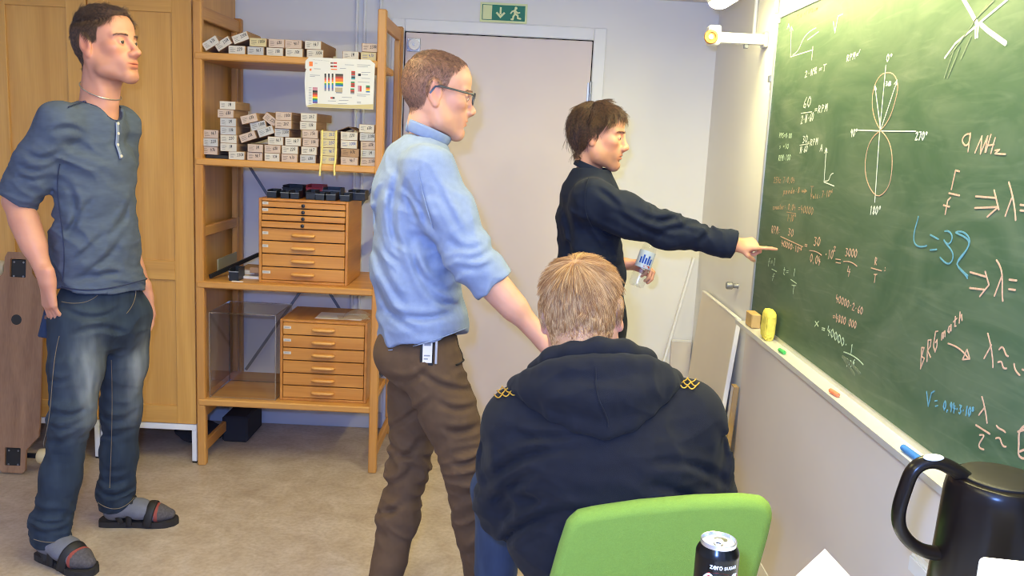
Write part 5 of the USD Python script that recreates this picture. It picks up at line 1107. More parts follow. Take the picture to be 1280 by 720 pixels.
# ------------------------------------------------------------------ people
def folds(spec, amp=.004, scale=(9, 9, 9), seed=0, creases=(), ymax=99):
    "relief of cloth: soft noise, bundles of folds (centre, direction, spacing, depth, reach) and single creases, drawn as seen in the photograph, on the side that it shows"
    def crease(p):
        d = p-CAM; zz = d@CF; u = 640+FPX*(d@CR)/zz; v = 360-FPX*(d@CU)/zz; out = np.zeros(len(p))
        for pix, A, w in creases:
            q = np.array(sm(pix, 9)); m = np.nonzero((u > q[:, 0].min()-4*w) & (u < q[:, 0].max()+4*w) & (v > q[:, 1].min()-4*w) & (v < q[:, 1].max()+4*w) & (p[:, 1] < ymax))[0]
            if not len(m): continue
            best = np.full(len(m), 1e9); sg = np.zeros(len(m)); tt = np.zeros(len(m)); X = np.c_[u[m], v[m]]
            for i in range(8):
                e = q[i+1]-q[i]; r = X-q[i]; t = np.clip(r@e/(e@e), 0, 1); k = r-t[:, None]*e; dd = np.linalg.norm(k, axis=1); b = dd < best
                best[b] = dd[b]; sg[b] = np.sign(e[0]*r[b, 1]-e[1]*r[b, 0]); tt[b] = (i+t[b])/8
            s_ = best*sg/w; out[m] += A*np.sin(np.pi*np.clip(tt, .02, .98))**.6*(np.exp(-s_**2)-.75*np.exp(-(np.abs(s_)-1.9)**2/1.2)*np.where(s_ < 0, 1., .35))
        return out
    def fn(p):
        w_ = p*np.array(scale)+1.1*(meshkit.noise(p*4., seed+5)[:, None]-.5)
        d = amp*(meshkit.noise(w_, seed)-.5)*2 - amp*1.5*(ridged(w_*1.5, seed+3)**2-.4)
        for c, ax, lam, A, sg in spec:
            r = p-np.array(c); m = (r**2).sum(1) < (2.4*sg)**2
            if m.any():
                a = np.array(ax, float); a /= np.linalg.norm(a); q = r[m]; t = q@a
                g = (q-t[:, None]*a)/(lam*2.6)+t[:, None]*a/(lam*.9)+(meshkit.noise(p[m]*9, seed+9)[:, None]-.5)*1.1
                d[m] += -A*2.6*np.exp(-(q**2).sum(1)/sg**2)*(ridged(g+np.array(c)*3, seed+17)**2-.35)
        if creases: d += crease(p)
        return d
    return fn
def fabric(name, rgb, rough=.85, weave=900., vary=.06, bump=.35, sheen=.03, slub=(1, 1, 1), vs=40.):
    return plain(name, rgb, rough, spec=.25, vary=vary, vscale=vs, bump=bump, bscale=weave, sheen=sheen, stretch=slub)
def lat_of(f): return np.array([-f[1], f[0], 0.])
def arm(S, a, b, c, r, k=.02, kk=.03):
    S.cone(a, b, r[0], r[1], kk); S.cone(b, c, r[1], r[2], k)
def bbox(pts, m): p = np.array(pts); return p.min(0)-m, p.max(0)+m
def fine_span(c, r, h): return [(c[k]-r, c[k]+r, h) for k in range(3)]
def torso_ring(c, f, l, rf, rl, z, n=40):
    a = np.arange(n)*2*np.pi/n; return c+np.cos(a)[:, None]*f*rf+np.sin(a)[:, None]*l*rl+np.array([0, 0, 1])*z
def foot_outline(heel, toe, w=.092):
    d = toe-heel; L = np.linalg.norm(d); d = d/L; s = np.array([-d[1], d[0]])
    pr = [(0, .0), (.02, .62), (.15, .74), (.45, .76), (.70, 1.0), (.86, .92), (.96, .55), (1., 0)]
    up = [heel+d*L*t+s*w/2*q for t, q in pr]; dn = [heel+d*L*t-s*w/2*q for t, q in pr[1:-1]][::-1]
    return Polygon(up+dn).buffer(-.015).buffer(.015, quad_segs=8)
def nearest_on(v, u_, w_, spread=3.):
    "the point of a surface that the photograph shows at this pixel"
    d = at(u_, w_, y=CAM[1]+1)-CAM; d /= np.linalg.norm(d); r = v-CAM; t = r@d; off = np.linalg.norm(r-t[:, None]*d, axis=1)/t*FPX
    i = np.nonzero(off < spread)[0]
    if not len(i): return v[off.argmin()]
    j = i[t[i].argmin()]; return CAM+d*t[j]

# ================================================================== the man standing at the left
f1 = np.array([math.cos(math.radians(25)), -math.sin(math.radians(25)), 0]); l1 = lat_of(f1)
pel, wai, che, nb = at(127, 395, y=3.06), at(121, 305, y=3.06), at(120, 205, y=3.05), at(124, 122, y=3.05)
shc = at(121, 155, y=3.05); sR, sL = shc-l1*.150, shc+l1*.135-f1*.035
eR, wR_, hR_ = at(21, 252, y=2.92), at(59, 350, y=2.87), at(64, 400, y=2.89)
eL, wL_ = sL+np.array([-.05, .03, -.28]), pel+l1*.175+f1*.02+np.array([0, 0, .06])
hpR, hpL = pel-l1*.092-np.array([0, 0, .01]), pel+l1*.092-np.array([0, 0, .01])
heR, toR = at(52, 695, z=0), at(117, 719, z=0); heL, toL = at(127, 655, z=0), at(222, 654, z=0)
anR = heR*.8+toR*.2+np.array([0, 0, .10]); anL = heL*.8+toL*.2+np.array([0, 0, .10])
kR, kL = at(90, 520, y=2.90), at(152, 508, y=3.16)
g1 = np.array([math.cos(math.radians(15)), -math.sin(math.radians(15)), 0])
F1 = Frame(at(132, 57, y=3.04), g1, scale=1.045).pitch(-5)
S = Solid(); head_solid(S, F1, nose=1.15, wide=.98, chin=1.2, brow=1.2)
S.chain([F1.w(-.022, 0, -.045), F1.w(-.030, 0, -.11), nb+np.array([-.0, 0, -.02])], [.055, .052, .054], .03)
for s_ in (-1, 1): S.cone(F1.w(-.012, s_*.062, -.045), nb+f1*.05+l1*s_*.012+np.array([0, 0, -.02]), .012, .011, .02)
S.chain([pel, wai, che], [.080, .075, .078], .04, (l1, 1.3)); S.chain([sR, shc, sL], [.045, .055, .045], .03); S.cone(nb, shc, .048, .058, .04)
arm(S, sR, eR, wR_, (.050, .041, .0265)); arm(S, sL, eL, wL_, (.050, .041, .0265))
S.cone(eR*.75+wR_*.25, eR*.45+wR_*.55, .043, .036, .03)
for h_, k_, a_ in ((hpR, kR, anR), (hpL, kL, anL)): S.chain([h_, k_, a_], [.082, .052, .036], .03); 
hand(S, wR_, hR_-wR_, np.array([-.55, -.80, .1]), [(12, 14, 10), (14, 16, 10), (18, 18, 10), (20, 20, 12)], (24, .1, 8), 1, 1.02, .0)
hand(S, wL_, (.1, 0, -1), np.array([.3, .9, 0]), [(20, 25, 15)]*4, (25, .2, 15), -1, 1.02)
lo, hi = bbox([pel, F1.o+[0, 0, .12], sR, sL, eR, wR_, hR_, eL, wL_, anR, anL, heR, heL], .13)
v, f = sculpt(S, lo, hi, .010, [fine_span(F1.o, .14, .0025), fine_span((wR_+hR_)/2, .07, .004)])
hm1 = lambda q: np.clip((q[:, 2]-np.interp(q[:, 0], [-.14, -.06, -.035, -.022, .008, .022, .035, .060, .075, .12], [-.085, -.075, -.05, .028, .000, .004, .045, .060, .084, .092]))/.008, 0, 1)
t1 = thing('person', 'man in slate blue shirt, jeans and sandals standing by the wardrobe', 'person', (heR+heL)/2)
b1 = part(t1, 'body', (v, f), SKIN, colors=skin_tint(v, F1, (206, 146, 120), .45, (70, 50, 38), hm1))
eyes(t1, F1, (1, -.15, -.08)); hair_mat('hair_dark', (56, 40, 29), (116, 84, 60)); brows(t1, F1, 'hair_dark', 130)
top = lambda q: np.clip((q[:, 2]-.045)/.05, 0, 1)
strands(t1, 'hair', grow(v, f, F1, hm1, lambda q: np.c_[-.5+1.3*top(q), q[:, 1]*5, -.8+1.5*top(q)], lambda q: .013+.024*top(q), 9500, 5, 1, .5, .3, .8), None, 'hair_dark', .0008)
# shirt
fabric('shirt_slate', (80, 89, 107), .9, 700., .10, .4, .03, (1, 1, 3.), 26.)
S = Solid()
S.chain([pel+np.array([0, 0, -.05]), pel+np.array([0, 0, .06]), wai, che], [.122, .117, .105, .106], .045, (l1, 1.36)); S.chain([sR, shc, sL], [.058, .068, .056], .04); S.cone(nb+np.array([0, 0, -.05]), shc, .062, .078, .05)
for a_, b_, c_ in ((sR, eR, wR_), (sL, eL, wL_)):
    e2 = b_+(a_-b_)*.10; S.chain([a_, a_*.45+e2*.55, e2], [.062, .062, .058], .03)
S.cone(eR+(sR-eR)*.30, eR+(sR-eR)*.10, .066, .062, .012)
ax = (eR-sR)/np.linalg.norm(eR-sR); cutp = eR-ax*.012
S.add(lambda p: np.where(np.linalg.norm(p-eR, axis=1) < .13, (p-cutp)@ax, -1.), (-9,)*3, (9,)*3, .004, 'i')
axL = (eL-sL)/np.linalg.norm(eL-sL)
S.add(lambda p: np.where(np.linalg.norm(p-eL, axis=1) < .13, (p-(eL-axL*.012))@axL, -1.), (-9,)*3, (9,)*3, .004, 'i')
hem = at(128, 366, y=2.95); hemn = np.array([-.10, 0, -1.])
S.cut(hem, hemn, .006)
# neck opening, lower in front
import copy
S0 = copy.copy(S); S0.ops = list(S.ops)
nk = Solid(); nk.cone(nb+f1*.00+np.array([0, 0, -.030]), nb+f1*.02+np.array([0, 0, .14]), .066, .10, .01); nk.cone(nb+f1*.055+np.array([0, 0, -.045]), nb+f1*.10+np.array([0, 0, .06]), .040, .07, .02)
S.sub(nk, .006)
S.post = folds([(eR+(sR-eR)*.22, ax, .026, .008, .085), (sR+np.array([.05, 0, -.10]), (1, -.5, 1.2), .05, .006, .10), (pel+np.array([0, 0, .08]), (.3, .2, 1), .045, .006, .17), (wai-l1*.1, (1, -.4, .9), .06, .006, .16), (che-l1*.05+f1*.08, (.6, 0, 1), .07, .004, .14)], .0035, (7, 7, 11), 3, [([(20, 200), (45, 214), (70, 204)], 0.009, 4), ([(14, 214), (38, 226), (62, 217)], 0.009, 4), ([(30, 188), (52, 198), (76, 188)], 0.009, 4), ([(84, 332), (110, 312), (136, 284)], 0.009, 4), ([(98, 346), (130, 326), (152, 298)], 0.009, 4), ([(80, 300), (98, 272), (118, 248)], 0.009, 4), ([(62, 168), (85, 160), (104, 168)], 0.009, 4), ([(82, 228), (92, 250), (90, 285)], 0.009, 4), ([(128, 300), (150, 280), (170, 240)], 0.009, 4), ([(90, 352), (120, 345), (150, 340)], 0.009, 4)], 3.06)
lo, hi = bbox([pel, shc, sR, sL, eR, eL, nb], .2); v1s, f1s = sculpt(S, lo, hi, .006)
tp = part(t1, 'shirt', (v1s, f1s), MATS['shirt_slate'], smooth=True)
plain('navy_trim', (40, 48, 78), .9); plain('button_pale', (206, 196, 180), .4); plain('silver', (214, 206, 186), .25, metal=.9); plain('placket_light', (130, 140, 170), .9)
def rim_loop(v, S0, nk, c, n=36):
    "the edge of a neck hole as a closed loop"
    i = np.nonzero((np.abs(S0(v)) < .008) & (np.abs(nk(v)) < .008))[0]; q = v[i]; a = np.arctan2(q[:, 1]-c[1], q[:, 0]-c[0]); out = []
    for k in range(n):
        t = -math.pi+2*math.pi*(k+.5)/n; w = np.exp(-(((a-t+math.pi) % (2*math.pi)-math.pi)/.12)**2); out.append((q*w[:, None]).sum(0)/w.sum())
    return np.array(out)
def surf_along(v, O, d, tol=.009):
    "where the rays from the points O in the direction d last meet the surface"
    d = np.array(d, float)/np.linalg.norm(d); out = []
    for o in np.array(O, float):
        r = v-o; t = r@d; off = np.linalg.norm(r-t[:, None]*d, axis=1); i = np.nonzero(off < tol)[0]
        out.append(o+d*(t[i].max() if len(i) else t[off.argmin()]))
    P = np.array(out); P[1:-1] = (P[:-2]+2*P[1:-1]+P[2:])/4; return P
def surf_line(v, pix, r, off=.0, n=40, sp=3.):
    "a tube along the surface through the given pixels of the photograph"
    q = np.array(sm(pix, n)) if len(pix) > 2 else np.linspace(pix[0], pix[1], n)
    P = np.array([nearest_on(v, a, b, sp) for a, b in q]); P[1:-1] = (P[:-2]+2*P[1:-1]+P[2:])/4
    c = (CAM-P); c /= np.linalg.norm(c, axis=1, keepdims=True); return sweep(P+c*off, r, 6)
rim1 = rim_loop(v1s, S0, nk, nb); part(tp, 'neck_trim', sweep(rim1, .0034, 6, closed=True), MATS['navy_trim'], smooth=True)
fz = rim1[np.argmax((rim1-nb)@f1)]; zz_ = np.linspace(fz[2]-.004, fz[2]-.125, 30); lf = surf_along(v1s, np.c_[np.full(30, nb[0]), np.full(30, nb[1]), zz_], f1)
part(tp, 'placket', sweep(lf+f1*.0005, np.tile([[.012, .0028]], (30, 1)), 8), MATS['placket_light'], smooth=True)
for i in (1, 9, 18, 27): part(tp, 'button', lathe([(0, 0), (.0050, 0), (.0053, .002), (.0035, .003), (0, .0022)], lf[i]+f1*.003, 14, f1), MATS['button_pale'], smooth=40)
part(tp, 'hem_seam', surf_line(v1s, [(77, 358), (100, 362), (130, 361), (160, 355), (191, 347)], .0022, .001), MATS['navy_trim'], smooth=True)
part(tp, 'side_seam', surf_line(v1s, [(75, 205), (72, 240), (78, 290), (80, 330), (78, 352)], .0018, .001), MATS['navy_trim'], smooth=True)
part(tp, 'shoulder_seam', surf_line(v1s, [(85, 134), (100, 128), (116, 124)], .0018, .001), MATS['navy_trim'], smooth=True)
a = np.linspace(0, 2*np.pi, 41)[:-1]; nc = nb+np.array([0, 0, .012]); chain_ = []
for q in a:
    d = math.cos(q)*f1+math.sin(q)*l1; P = surf_along(v, [nc+np.array([0, 0, -.030*math.cos(q)+.012])], d, .012); chain_.append(P[0]+d*.002)
part(t1, 'necklace', sweep(np.array(chain_), .0022, 6, closed=True), MATS['silver'], smooth=True)
# jeans
JEANS = usdkit.material(stage, LOOK+'denim', {'tc': ('texture_coordinate', {}), 'a': ('attribute', {'attribute': 'tint'}), 'n': ('noise_texture', {'scale': 500., 'detail': 2.}), 'mp': ('mapping', {'scale': (1, 1, .25)}), 'n2': ('noise_texture', {'scale': 26., 'detail': 4.}), 'r': ('rgb_ramp', {'ramp': [(.3, (.72, .74, .78)), (.7, (1.2, 1.2, 1.18))]}),
    'm': ('mix', {'mix_type': 'multiply', 'fac': 1.}), 'p': ('principled_bsdf', {'roughness': .85, 'specular_ior_level': .2, 'sheen_weight': .02}), 'b': ('bump', {'strength': .35, 'distance': .001})},
    [('tc.object', 'mp.vector'), ('tc.object', 'n.vector'), ('mp.vector', 'n2.vector'), ('n2.fac', 'r.fac'), ('a.color', 'm.color1'), ('r.color', 'm.color2'), ('m.color', 'p.base_color'), ('n.fac', 'b.height'), ('b.normal', 'p.normal')], surface='p.BSDF')
S = Solid(); S.chain([pel+np.array([0, 0, .07]), pel+np.array([0, 0, -.02])], [.108, .112], .05, (l1, 1.36)); S.ell(pel-f1*.065-l1*.06+np.array([0, 0, -.02]), (.085, .085, .095), None, .04)
for h_, k_, a_ in ((hpR, kR, anR), (hpL, kL, anL)):
    S.chain([h_, h_*.5+k_*.5, k_, k_*.5+a_*.5, a_+np.array([0, 0, .0])], [.100, .083, .066, .061, .058], .035)
    S.cone(a_+np.array([.0, 0, .035]), a_+np.array([0, 0, -.02]), .064, .062, .012)
S.cut(at(128, 352, y=2.95), (0, 0, 1))
for a_ in (anR, anL): S.add(lambda p, a_=a_: np.where(np.linalg.norm(p-a_, axis=1) < .14, a_[2]-.038-p[:, 2], -1.), (-9,)*3, (9,)*3, .004, 'i')
S.post = folds([(kR, (.2, 0, 1), .035, .006, .10), (kL, (.1, 0, 1), .035, .005, .10), (anR+[0, 0, .05], (.2, 0, 1), .03, .009, .09), (anL+[0, 0, .05], (-.1, 0, 1), .03, .008, .09), (pel+f1*.1-[0, 0, .06], (-.4, .3, 1), .04, .005, .11), (hpR-f1*.05-[0, 0, .12], (.5, 0, 1), .04, .004, .1)], .0028, (9, 9, 7), 11, [([(60, 512), (85, 520), (112, 506)], 0.008, 3.6), ([(56, 530), (80, 536), (104, 524)], 0.008, 3.6), ([(54, 548), (72, 553), (96, 543)], 0.008, 3.6), ([(124, 518), (145, 526), (170, 513)], 0.008, 3.6), ([(124, 540), (142, 545), (160, 538)], 0.008, 3.6), ([(42, 648), (65, 656), (90, 643)], 0.008, 3.6), ([(42, 662), (62, 666), (88, 658)], 0.008, 3.6), ([(118, 610), (140, 620), (167, 608)], 0.008, 3.6), ([(120, 596), (140, 602), (164, 596)], 0.008, 3.6), ([(80, 385), (110, 397), (150, 386)], 0.008, 3.6), ([(90, 420), (120, 410), (160, 418)], 0.008, 3.6), ([(60, 470), (75, 478), (92, 468)], 0.008, 3.6)], 9)
lo, hi = bbox([pel, anR, anL, kR, kL], .19); lo[2] = .03; v, f = sculpt(S, lo, hi, .006)
base = np.array(lin((46, 56, 70))); pale = np.array(lin((122, 126, 128)))
fade = np.zeros(len(v))
for h_, k_ in ((hpR, kR), (hpL, kL)):
    c = h_*.45+k_*.55+f1*.07; fade += 1.1*np.exp(-(((v-c)@f1)/.06)**2-(((v-c)@l1)/.05)**2-((v[:, 2]-c[2])/.13)**2)*(.5+.9*meshkit.noise(v*np.array([60, 60, 14]), 4)); c = k_+f1*.05-np.array([0, 0, .02]); fade += .35*np.exp(-((v-c)**2).sum(1)/.05**2)
fade = np.clip(fade, 0, 1)[:, None]; tj = part(t1, 'jeans', (v, f), JEANS, colors=base*(1-fade)+pale*fade)
plain('stitch', (122, 108, 88), .8); plain('leather_tag', (122, 84, 60), .6); plain('denim_dark', (40, 54, 80), .9)
part(tj, 'pocket_seam', surf_line(v, [(77, 377), (90, 379), (108, 377), (122, 369)], .0012, .001), MATS['stitch'], smooth=True)
part(tj, 'fly_seam', surf_line(v, [(170, 362), (167, 378), (158, 392)], .0012, .001), MATS['stitch'], smooth=True)
part(tj, 'outer_seam', surf_line(v, [(74, 420), (66, 470), (62, 515), (52, 560)], .0012, .001), MATS['stitch'], smooth=True)
part(tj, 'leg_seam', surf_line(v, [(139, 450), (140, 510), (139, 560), (137, 610)], .0012, .001), MATS['stitch'], smooth=True)
for pts_ in ([(42, 674), (62, 678), (86, 674)], [(122, 628), (145, 636), (168, 622)]): part(tj, 'hem_seam', surf_line(v, pts_, .0013, .001), MATS['stitch'], smooth=True)
c = at(60, 405, y=2.93); pkm = cbox((-.030, -.006, -.055), (.030, .010, .055), .006); part(tj, 'back_pocket', move(move(pkm, R=np.array(rot((0, 0, 1), 30))@np.array(rot((0, 1, 0), 14))), c+np.array([0, .02, 0])), MATS['denim_dark'])
part(tj, 'leather_tag', move(move(cbox((-.020, -.010, -.006), (.020, -.005, .006), .001), R=np.array(rot((0, 0, 1), 30))@np.array(rot((0, 1, 0), 14))), c+np.array([.0, .02, .018])), MATS['leather_tag'])
# socks and sandals
plain('sock_grey', (112, 112, 122), .95, vary=.06, vscale=50, bump=.5, bscale=500); plain('sock_toe', (86, 80, 82), .95, vary=.25, vscale=140); plain('sandal_black', (30, 28, 30), .6); plain('sole_rubber', (40, 36, 36), .8); plain('sandal_red', (150, 70, 60), .8)
for he, to, an in ((heR, toR, anR), (heL, toL, anL)):
    d = (to-he)/np.linalg.norm(to-he); s_ = np.array([-d[1], d[0], 0]); L = np.linalg.norm(to-he); up = np.array([0, 0, 1.])
    S = Solid(); G = lambda a, b, c: he+d*a*L+s_*b+up*c
    S.chain([an+up*.03, an-up*.03, G(.16, 0, .052)], [.040, .040, .032], .03); S.chain([G(.22, 0, .075), G(.50, 0, .060), G(.74, .0, .044), G(.90, .004, .036)], [.036, .032, .026, .018], .03, (s_, 1.35))
    S.cut(he+up*.02, -up)
    lo, hi = bbox([he, to, an], .07); vs, fs = sculpt(S, lo, hi, .004)
    so = part(t1, 'sock', (vs, fs), MATS['sock_grey'], smooth=True)
    m = vs[fs].mean(1); toe = ((m-he)@d > .74*L); part(so, 'sock_toe', (vs+normals(vs, fs)*.0012, fs[toe]), MATS['sock_toe'], smooth=True); tape = np.abs((m-he)@d-.745*L) < .006
    part(so, 'red_stripe', (vs+normals(vs, fs)*.002, fs[tape]), MATS['sandal_red'], smooth=True)
    fo = foot_outline(he[:2]-d[:2]*.008, to[:2]+d[:2]*.006, .100)
    sd_ = part(t1, 'sandal', cat(slab(fo, (0, 0, .0), (1, 0, 0), (0, 1, 0), .022)), MATS['sole_rubber'], smooth=30)
    for a0, w_ in ((.64, .018), (.40, .013)):
        P = []
        for t in np.linspace(0, 1, 25):
            th = math.pi*t; hgt = (.088 if a0 > .5 else .112); P.append(G(a0+(.05 if a0 > .5 else 0)*math.sin(th), -math.cos(th)*(.052 if a0 > .5 else .045), .012+(hgt-.012)*math.sin(th)**.8))
        part(sd_, 'strap', sweep(P, np.tile([[w_*.9, .0035]], (25, 1))[:, ::-1], 8), MATS['sandal_black'], smooth=True)
    P = [G(.30, -.040, .02), G(.20, -.045, .06), G(.06, -.040, .085), G(-.02, 0, .090), G(.06, .040, .085), G(.20, .045, .06), G(.30, .040, .02)]
    part(sd_, 'heel_strap', sweep(sm(P, 30), np.tile([[.0035, .011]], (30, 1)), 8), MATS['sandal_black'], smooth=True)

# ================================================================== the man walking, light blue shirt
f2 = np.array([math.cos(math.radians(12)), math.sin(math.radians(12)), 0]); l2 = lat_of(f2)
pel, wai, che, nb = at(528, 432, y=2.72), at(519, 335, y=2.72), at(517, 240, y=2.72), at(533, 168, y=2.72)
shc = at(524, 206, y=2.72); sR, sL = at(537, 214, y=2.565), shc+l2*.165
eR, wR_ = at(592, 328, y=2.52), at(690, 437, y=2.50); hR_ = wR_+(wR_-eR)/np.linalg.norm(wR_-eR)*.1
eL, wL_ = sL+np.array([-.02, .03, -.29]), pel+l2*.17+f2*.0+np.array([0, 0, .06])
hpR, hpL = pel-l2*.085+[.01, 0, -.02], pel+l2*.085+[0, 0, -.02]
kR, kL = at(584, 580, y=2.58), at(512, 578, y=2.78)
anR, anL = at(604, 738, y=2.60), at(482, 724, y=2.64)
print('m2 ankles', anR, anL)
g2 = np.array([math.cos(math.radians(10)), math.sin(math.radians(10)), 0])
F2 = Frame(at(546, 117, y=2.72), g2, scale=1.03).pitch(9)
S = Solid(); head_solid(S, F2, nose=.95, wide=.96, chin=.7)
S.chain([F2.w(-.016, 0, -.040), F2.w(-.022, 0, -.09), nb+[.0, 0, -.03]], [.049, .044, .045], .02)
S.chain([pel, wai, che], [.080, .078, .085], .04, (l2, 1.35)); S.chain([sR, shc, sL], [.045, .055, .045], .03); S.cone(nb+[0, 0, -.02], shc, .042, .055, .02)
arm(S, sR, eR, wR_, (.048, .040, .027)); arm(S, sL, eL, wL_, (.048, .040, .027)); S.cone(eR*.75+wR_*.25, eR*.5+wR_*.5, .042, .037, .03)
for h_, k_, a_ in ((hpR, kR, anR), (hpL, kL, anL)): S.chain([h_, k_, a_], [.080, .050, .036], .03)
hand(S, wR_, hR_-wR_, (.35, -.75, .5), [(20, 25, 15), (24, 28, 16), (26, 28, 16), (28, 30, 18)], (30, .2, 15), 1)
hand(S, wL_, (.0, 0, -1), (0, 1, 0), [(20, 25, 15)]*4, (25, .2, 15), -1)
lo, hi = bbox([pel, F2.o+[0, 0, .12], sR, sL, eR, hR_, eL, wL_, anR, anL], .13)
v, f = sculpt(S, lo, hi, .010, [fine_span(F2.o, .14, .0025)])
hm2 = lambda q: np.clip((q[:, 2]-np.interp(q[:, 0], [-.14, -.06, -.035, -.022, .008, .020, .030, .050, .062, .085, .12], [-.082, -.074, -.05, .028, .004, .012, .055, .072, .094, .106, .2])-.016*np.clip(1-np.abs(np.abs(q[:, 1])-.035)/.03, 0, 1)*(q[:, 0] > .045))/.012, 0, 1)
t2 = thing('person', 'man with glasses in a light blue shirt and brown trousers walking past the door', 'person', (anR*[.5, .5, 0]+anL*[.5, .5, 0]))
part(t2, 'body', (v, f), SKIN, colors=skin_tint(v, F2, (216, 162, 138), .22, (136, 98, 78), lambda q: .8*hm2(q)))
eyes(t2, F2, (1, .1, -.1)); hair_mat('hair_brown', (92, 62, 46), (146, 106, 80)); brows(t2, F2, 'hair_brown', 90)
strands(t2, 'hair', grow(v, f, F2, hm2, lambda q: np.c_[-.3+.8*top(q), q[:, 1]*6, -.8+.9*top(q)], lambda q: .007+.006*top(q), 11000, 4, 2, .35, .25), None, 'hair_brown', .0007)
plain('frame_dark', (34, 40, 54), .3)
GL = thin_clear('lens_glass', (.96, .97, .97), .02, .4, .03)
def glasses(owner, F, mat, fx=.110, z=.004, hh=.017, rim=.0018):
    fr, lenses = [], []
    for s in (-1, 1):
        a = np.linspace(0, 2*np.pi, 33)[:-1]; ring = [F.w(fx-.010*(abs(s*.033+.025*math.cos(q))/.058)**2, s*.033+.0245*np.sign(math.cos(q))*abs(math.cos(q))**.6, z+hh*np.sign(math.sin(q))*abs(math.sin(q))**.6) for q in a]
        r_ = np.array([[rim, rim*(1.8 if math.sin(q) > .4 else .8)] for q in a]); fr.append(sweep(ring, r_, 6, closed=True))
        fr.append(sweep([F.w(fx-.010, s*.058, z+.011), F.w(fx-.016, s*.066, z+.012), F.w(.060, s*.078, z+.012), F.w(.0, s*.084, z+.014), F.w(-.014, s*.088, z+.010), F.w(-.026, s*.086, z-.012)], np.tile([[.0016, .0032]], (6, 1)), 6))
        c = np.array(ring).mean(0); n = len(ring); lenses.append((np.vstack([ring, c]), np.array([[i, (i+1) % n, n] for i in range(n)])))
    fr.append(sweep([F.w(fx-.001, -.0085, z+.005), F.w(fx+.003, 0, z+.008), F.w(fx-.001, .0085, z+.005)], .0018, 6))
    g = part(owner, 'glasses', cat(*fr), MATS[mat], smooth=40)
    for l in lenses: part(g, 'lens', l, GL, smooth=True)
glasses(t2, F2, 'frame_dark')
fabric('shirt_blue', (136, 150, 182), .85, 900., .05, .3, .03, (1, 1, 1), 60.)
S = Solid()
S.chain([pel+[0, 0, -.03], pel+[0, 0, .07], wai, che], [.128, .122, .118, .122], .06, (l2, 1.38)); S.chain([sR, shc, sL], [.066, .074, .062], .06); S.cone(nb+[0, 0, -.045], shc, .060, .085, .05)
fo = (wR_-eR)/np.linalg.norm(wR_-eR); S.chain([sR, sR*.5+eR*.5, eR, eR+fo*.075], [.074, .068, .062, .058], .035); S.cone(eR+fo*.035, eR+fo*.085, .064, .061, .008)
foL = (wL_-eL)/np.linalg.norm(wL_-eL); S.chain([sL, eL, eL+foL*.06], [.068, .060, .056], .035)
for e_, f_ in ((eR, fo), (eL, foL)): S.add(lambda p, e_=e_, f_=f_: np.where(np.linalg.norm(p-e_-f_*.09, axis=1) < .11, (p-e_-f_*.088)@f_, -1.), (-9,)*3, (9,)*3, .004, 'i')
hemc = at(528, 428, y=2.60)
S.add(lambda p: (hemc[2]-.002-.045*np.cos(((p-pel)@l2)/.16*np.pi)*.5+((p-pel)@f2)*.23)-p[:, 2], (-9,)*3, (9,)*3, .005, 'i')
nk = Solid(); nk.cone(nb+[0, 0, -.005], nb+f2*.02+[0, 0, .14], .064, .085, .01); S.sub(nk, .006)
ax = (eR-sR)/np.linalg.norm(eR-sR)
S.post = folds([(eR, ax, .05, .009, .10), (sR+ax*.12, (1, 0, .8), .06, .005, .10), (sR+[-.03, -.02, -.14], (1, 0, .6), .05, .007, .11), (pel+[0, 0, .09], (.2, .2, 1), .06, .006, .17), (wai+[0, -.1, 0], (.9, 0, .7), .08, .006, .18), (che-f2*.1, (1, 0, .5), .09, .005, .15)], .0035, (6, 6, 5), 21, [([(523, 236), (529, 262), (546, 292)], 0.009, 4.5), ([(560, 298), (582, 312), (606, 302)], 0.009, 4.5), ([(574, 332), (600, 336), (626, 318)], 0.009, 4.5), ([(566, 316), (590, 324), (616, 310)], 0.009, 4.5), ([(500, 208), (490, 270), (500, 325)], 0.009, 4.5), ([(466, 295), (478, 340), (504, 378)], 0.009, 4.5), ([(518, 325), (540, 368), (578, 384)], 0.009, 4.5), ([(478, 388), (520, 398), (572, 388)], 0.009, 4.5), ([(514, 296), (528, 345), (560, 366)], 0.009, 4.5), ([(470, 350), (490, 392), (520, 415)], 0.009, 4.5), ([(545, 230), (560, 262), (575, 290)], 0.009, 4.5), ([(478, 230), (470, 270), (474, 300)], 0.009, 4.5)], 2.72)
lo, hi = bbox([pel, shc, sR, sL, eR+fo*.08, eL+foL*.06, nb], .19); vs2, fs2 = sculpt(S, lo, hi, .006)
tp = part(t2, 'shirt', (vs2, fs2), MATS['shirt_blue'], smooth=True)
a = np.linspace(-2.5, 2.5, 40); ringp = np.array([nb+f2*(.068*math.cos(q)-.002)+l2*.067*math.sin(q)+np.array([0, 0, .004-.026*math.cos(q)]) for q in a])
part(tp, 'collar', sweep(ringp, np.tile([[.0055, .019]], (40, 1)), 10), MATS['shirt_blue'], smooth=True)
part(tp, 'seam', surf_line(vs2, [(522, 212), (527, 235), (534, 262), (541, 285)], .0016, .0006), MATS['shirt_blue'], smooth=True)
part(tp, 'seam', surf_line(vs2, [(464, 438), (500, 436), (540, 426), (583, 410)], .0016, .0006), MATS['shirt_blue'], smooth=True)
fabric('trousers_brown', (92, 70, 52), .85, 1000., .08, .3, .03)
S = Solid(); S.chain([pel+[0, 0, .07], pel+[0, 0, -.03]], [.104, .110], .05, (l2, 1.32)); S.ell(pel-f2*.06+[0, 0, -.02], (.09, .13, .09), None, .05)
for h_, k_, a_ in ((hpR, kR, anR), (hpL, kL, anL)): S.chain([h_, h_*.5+k_*.5, k_, k_*.5+a_*.5, a_], [.098, .084, .066, .060, .054], .03)
S.cut(pel+[0, 0, .10], (0, 0, 1))
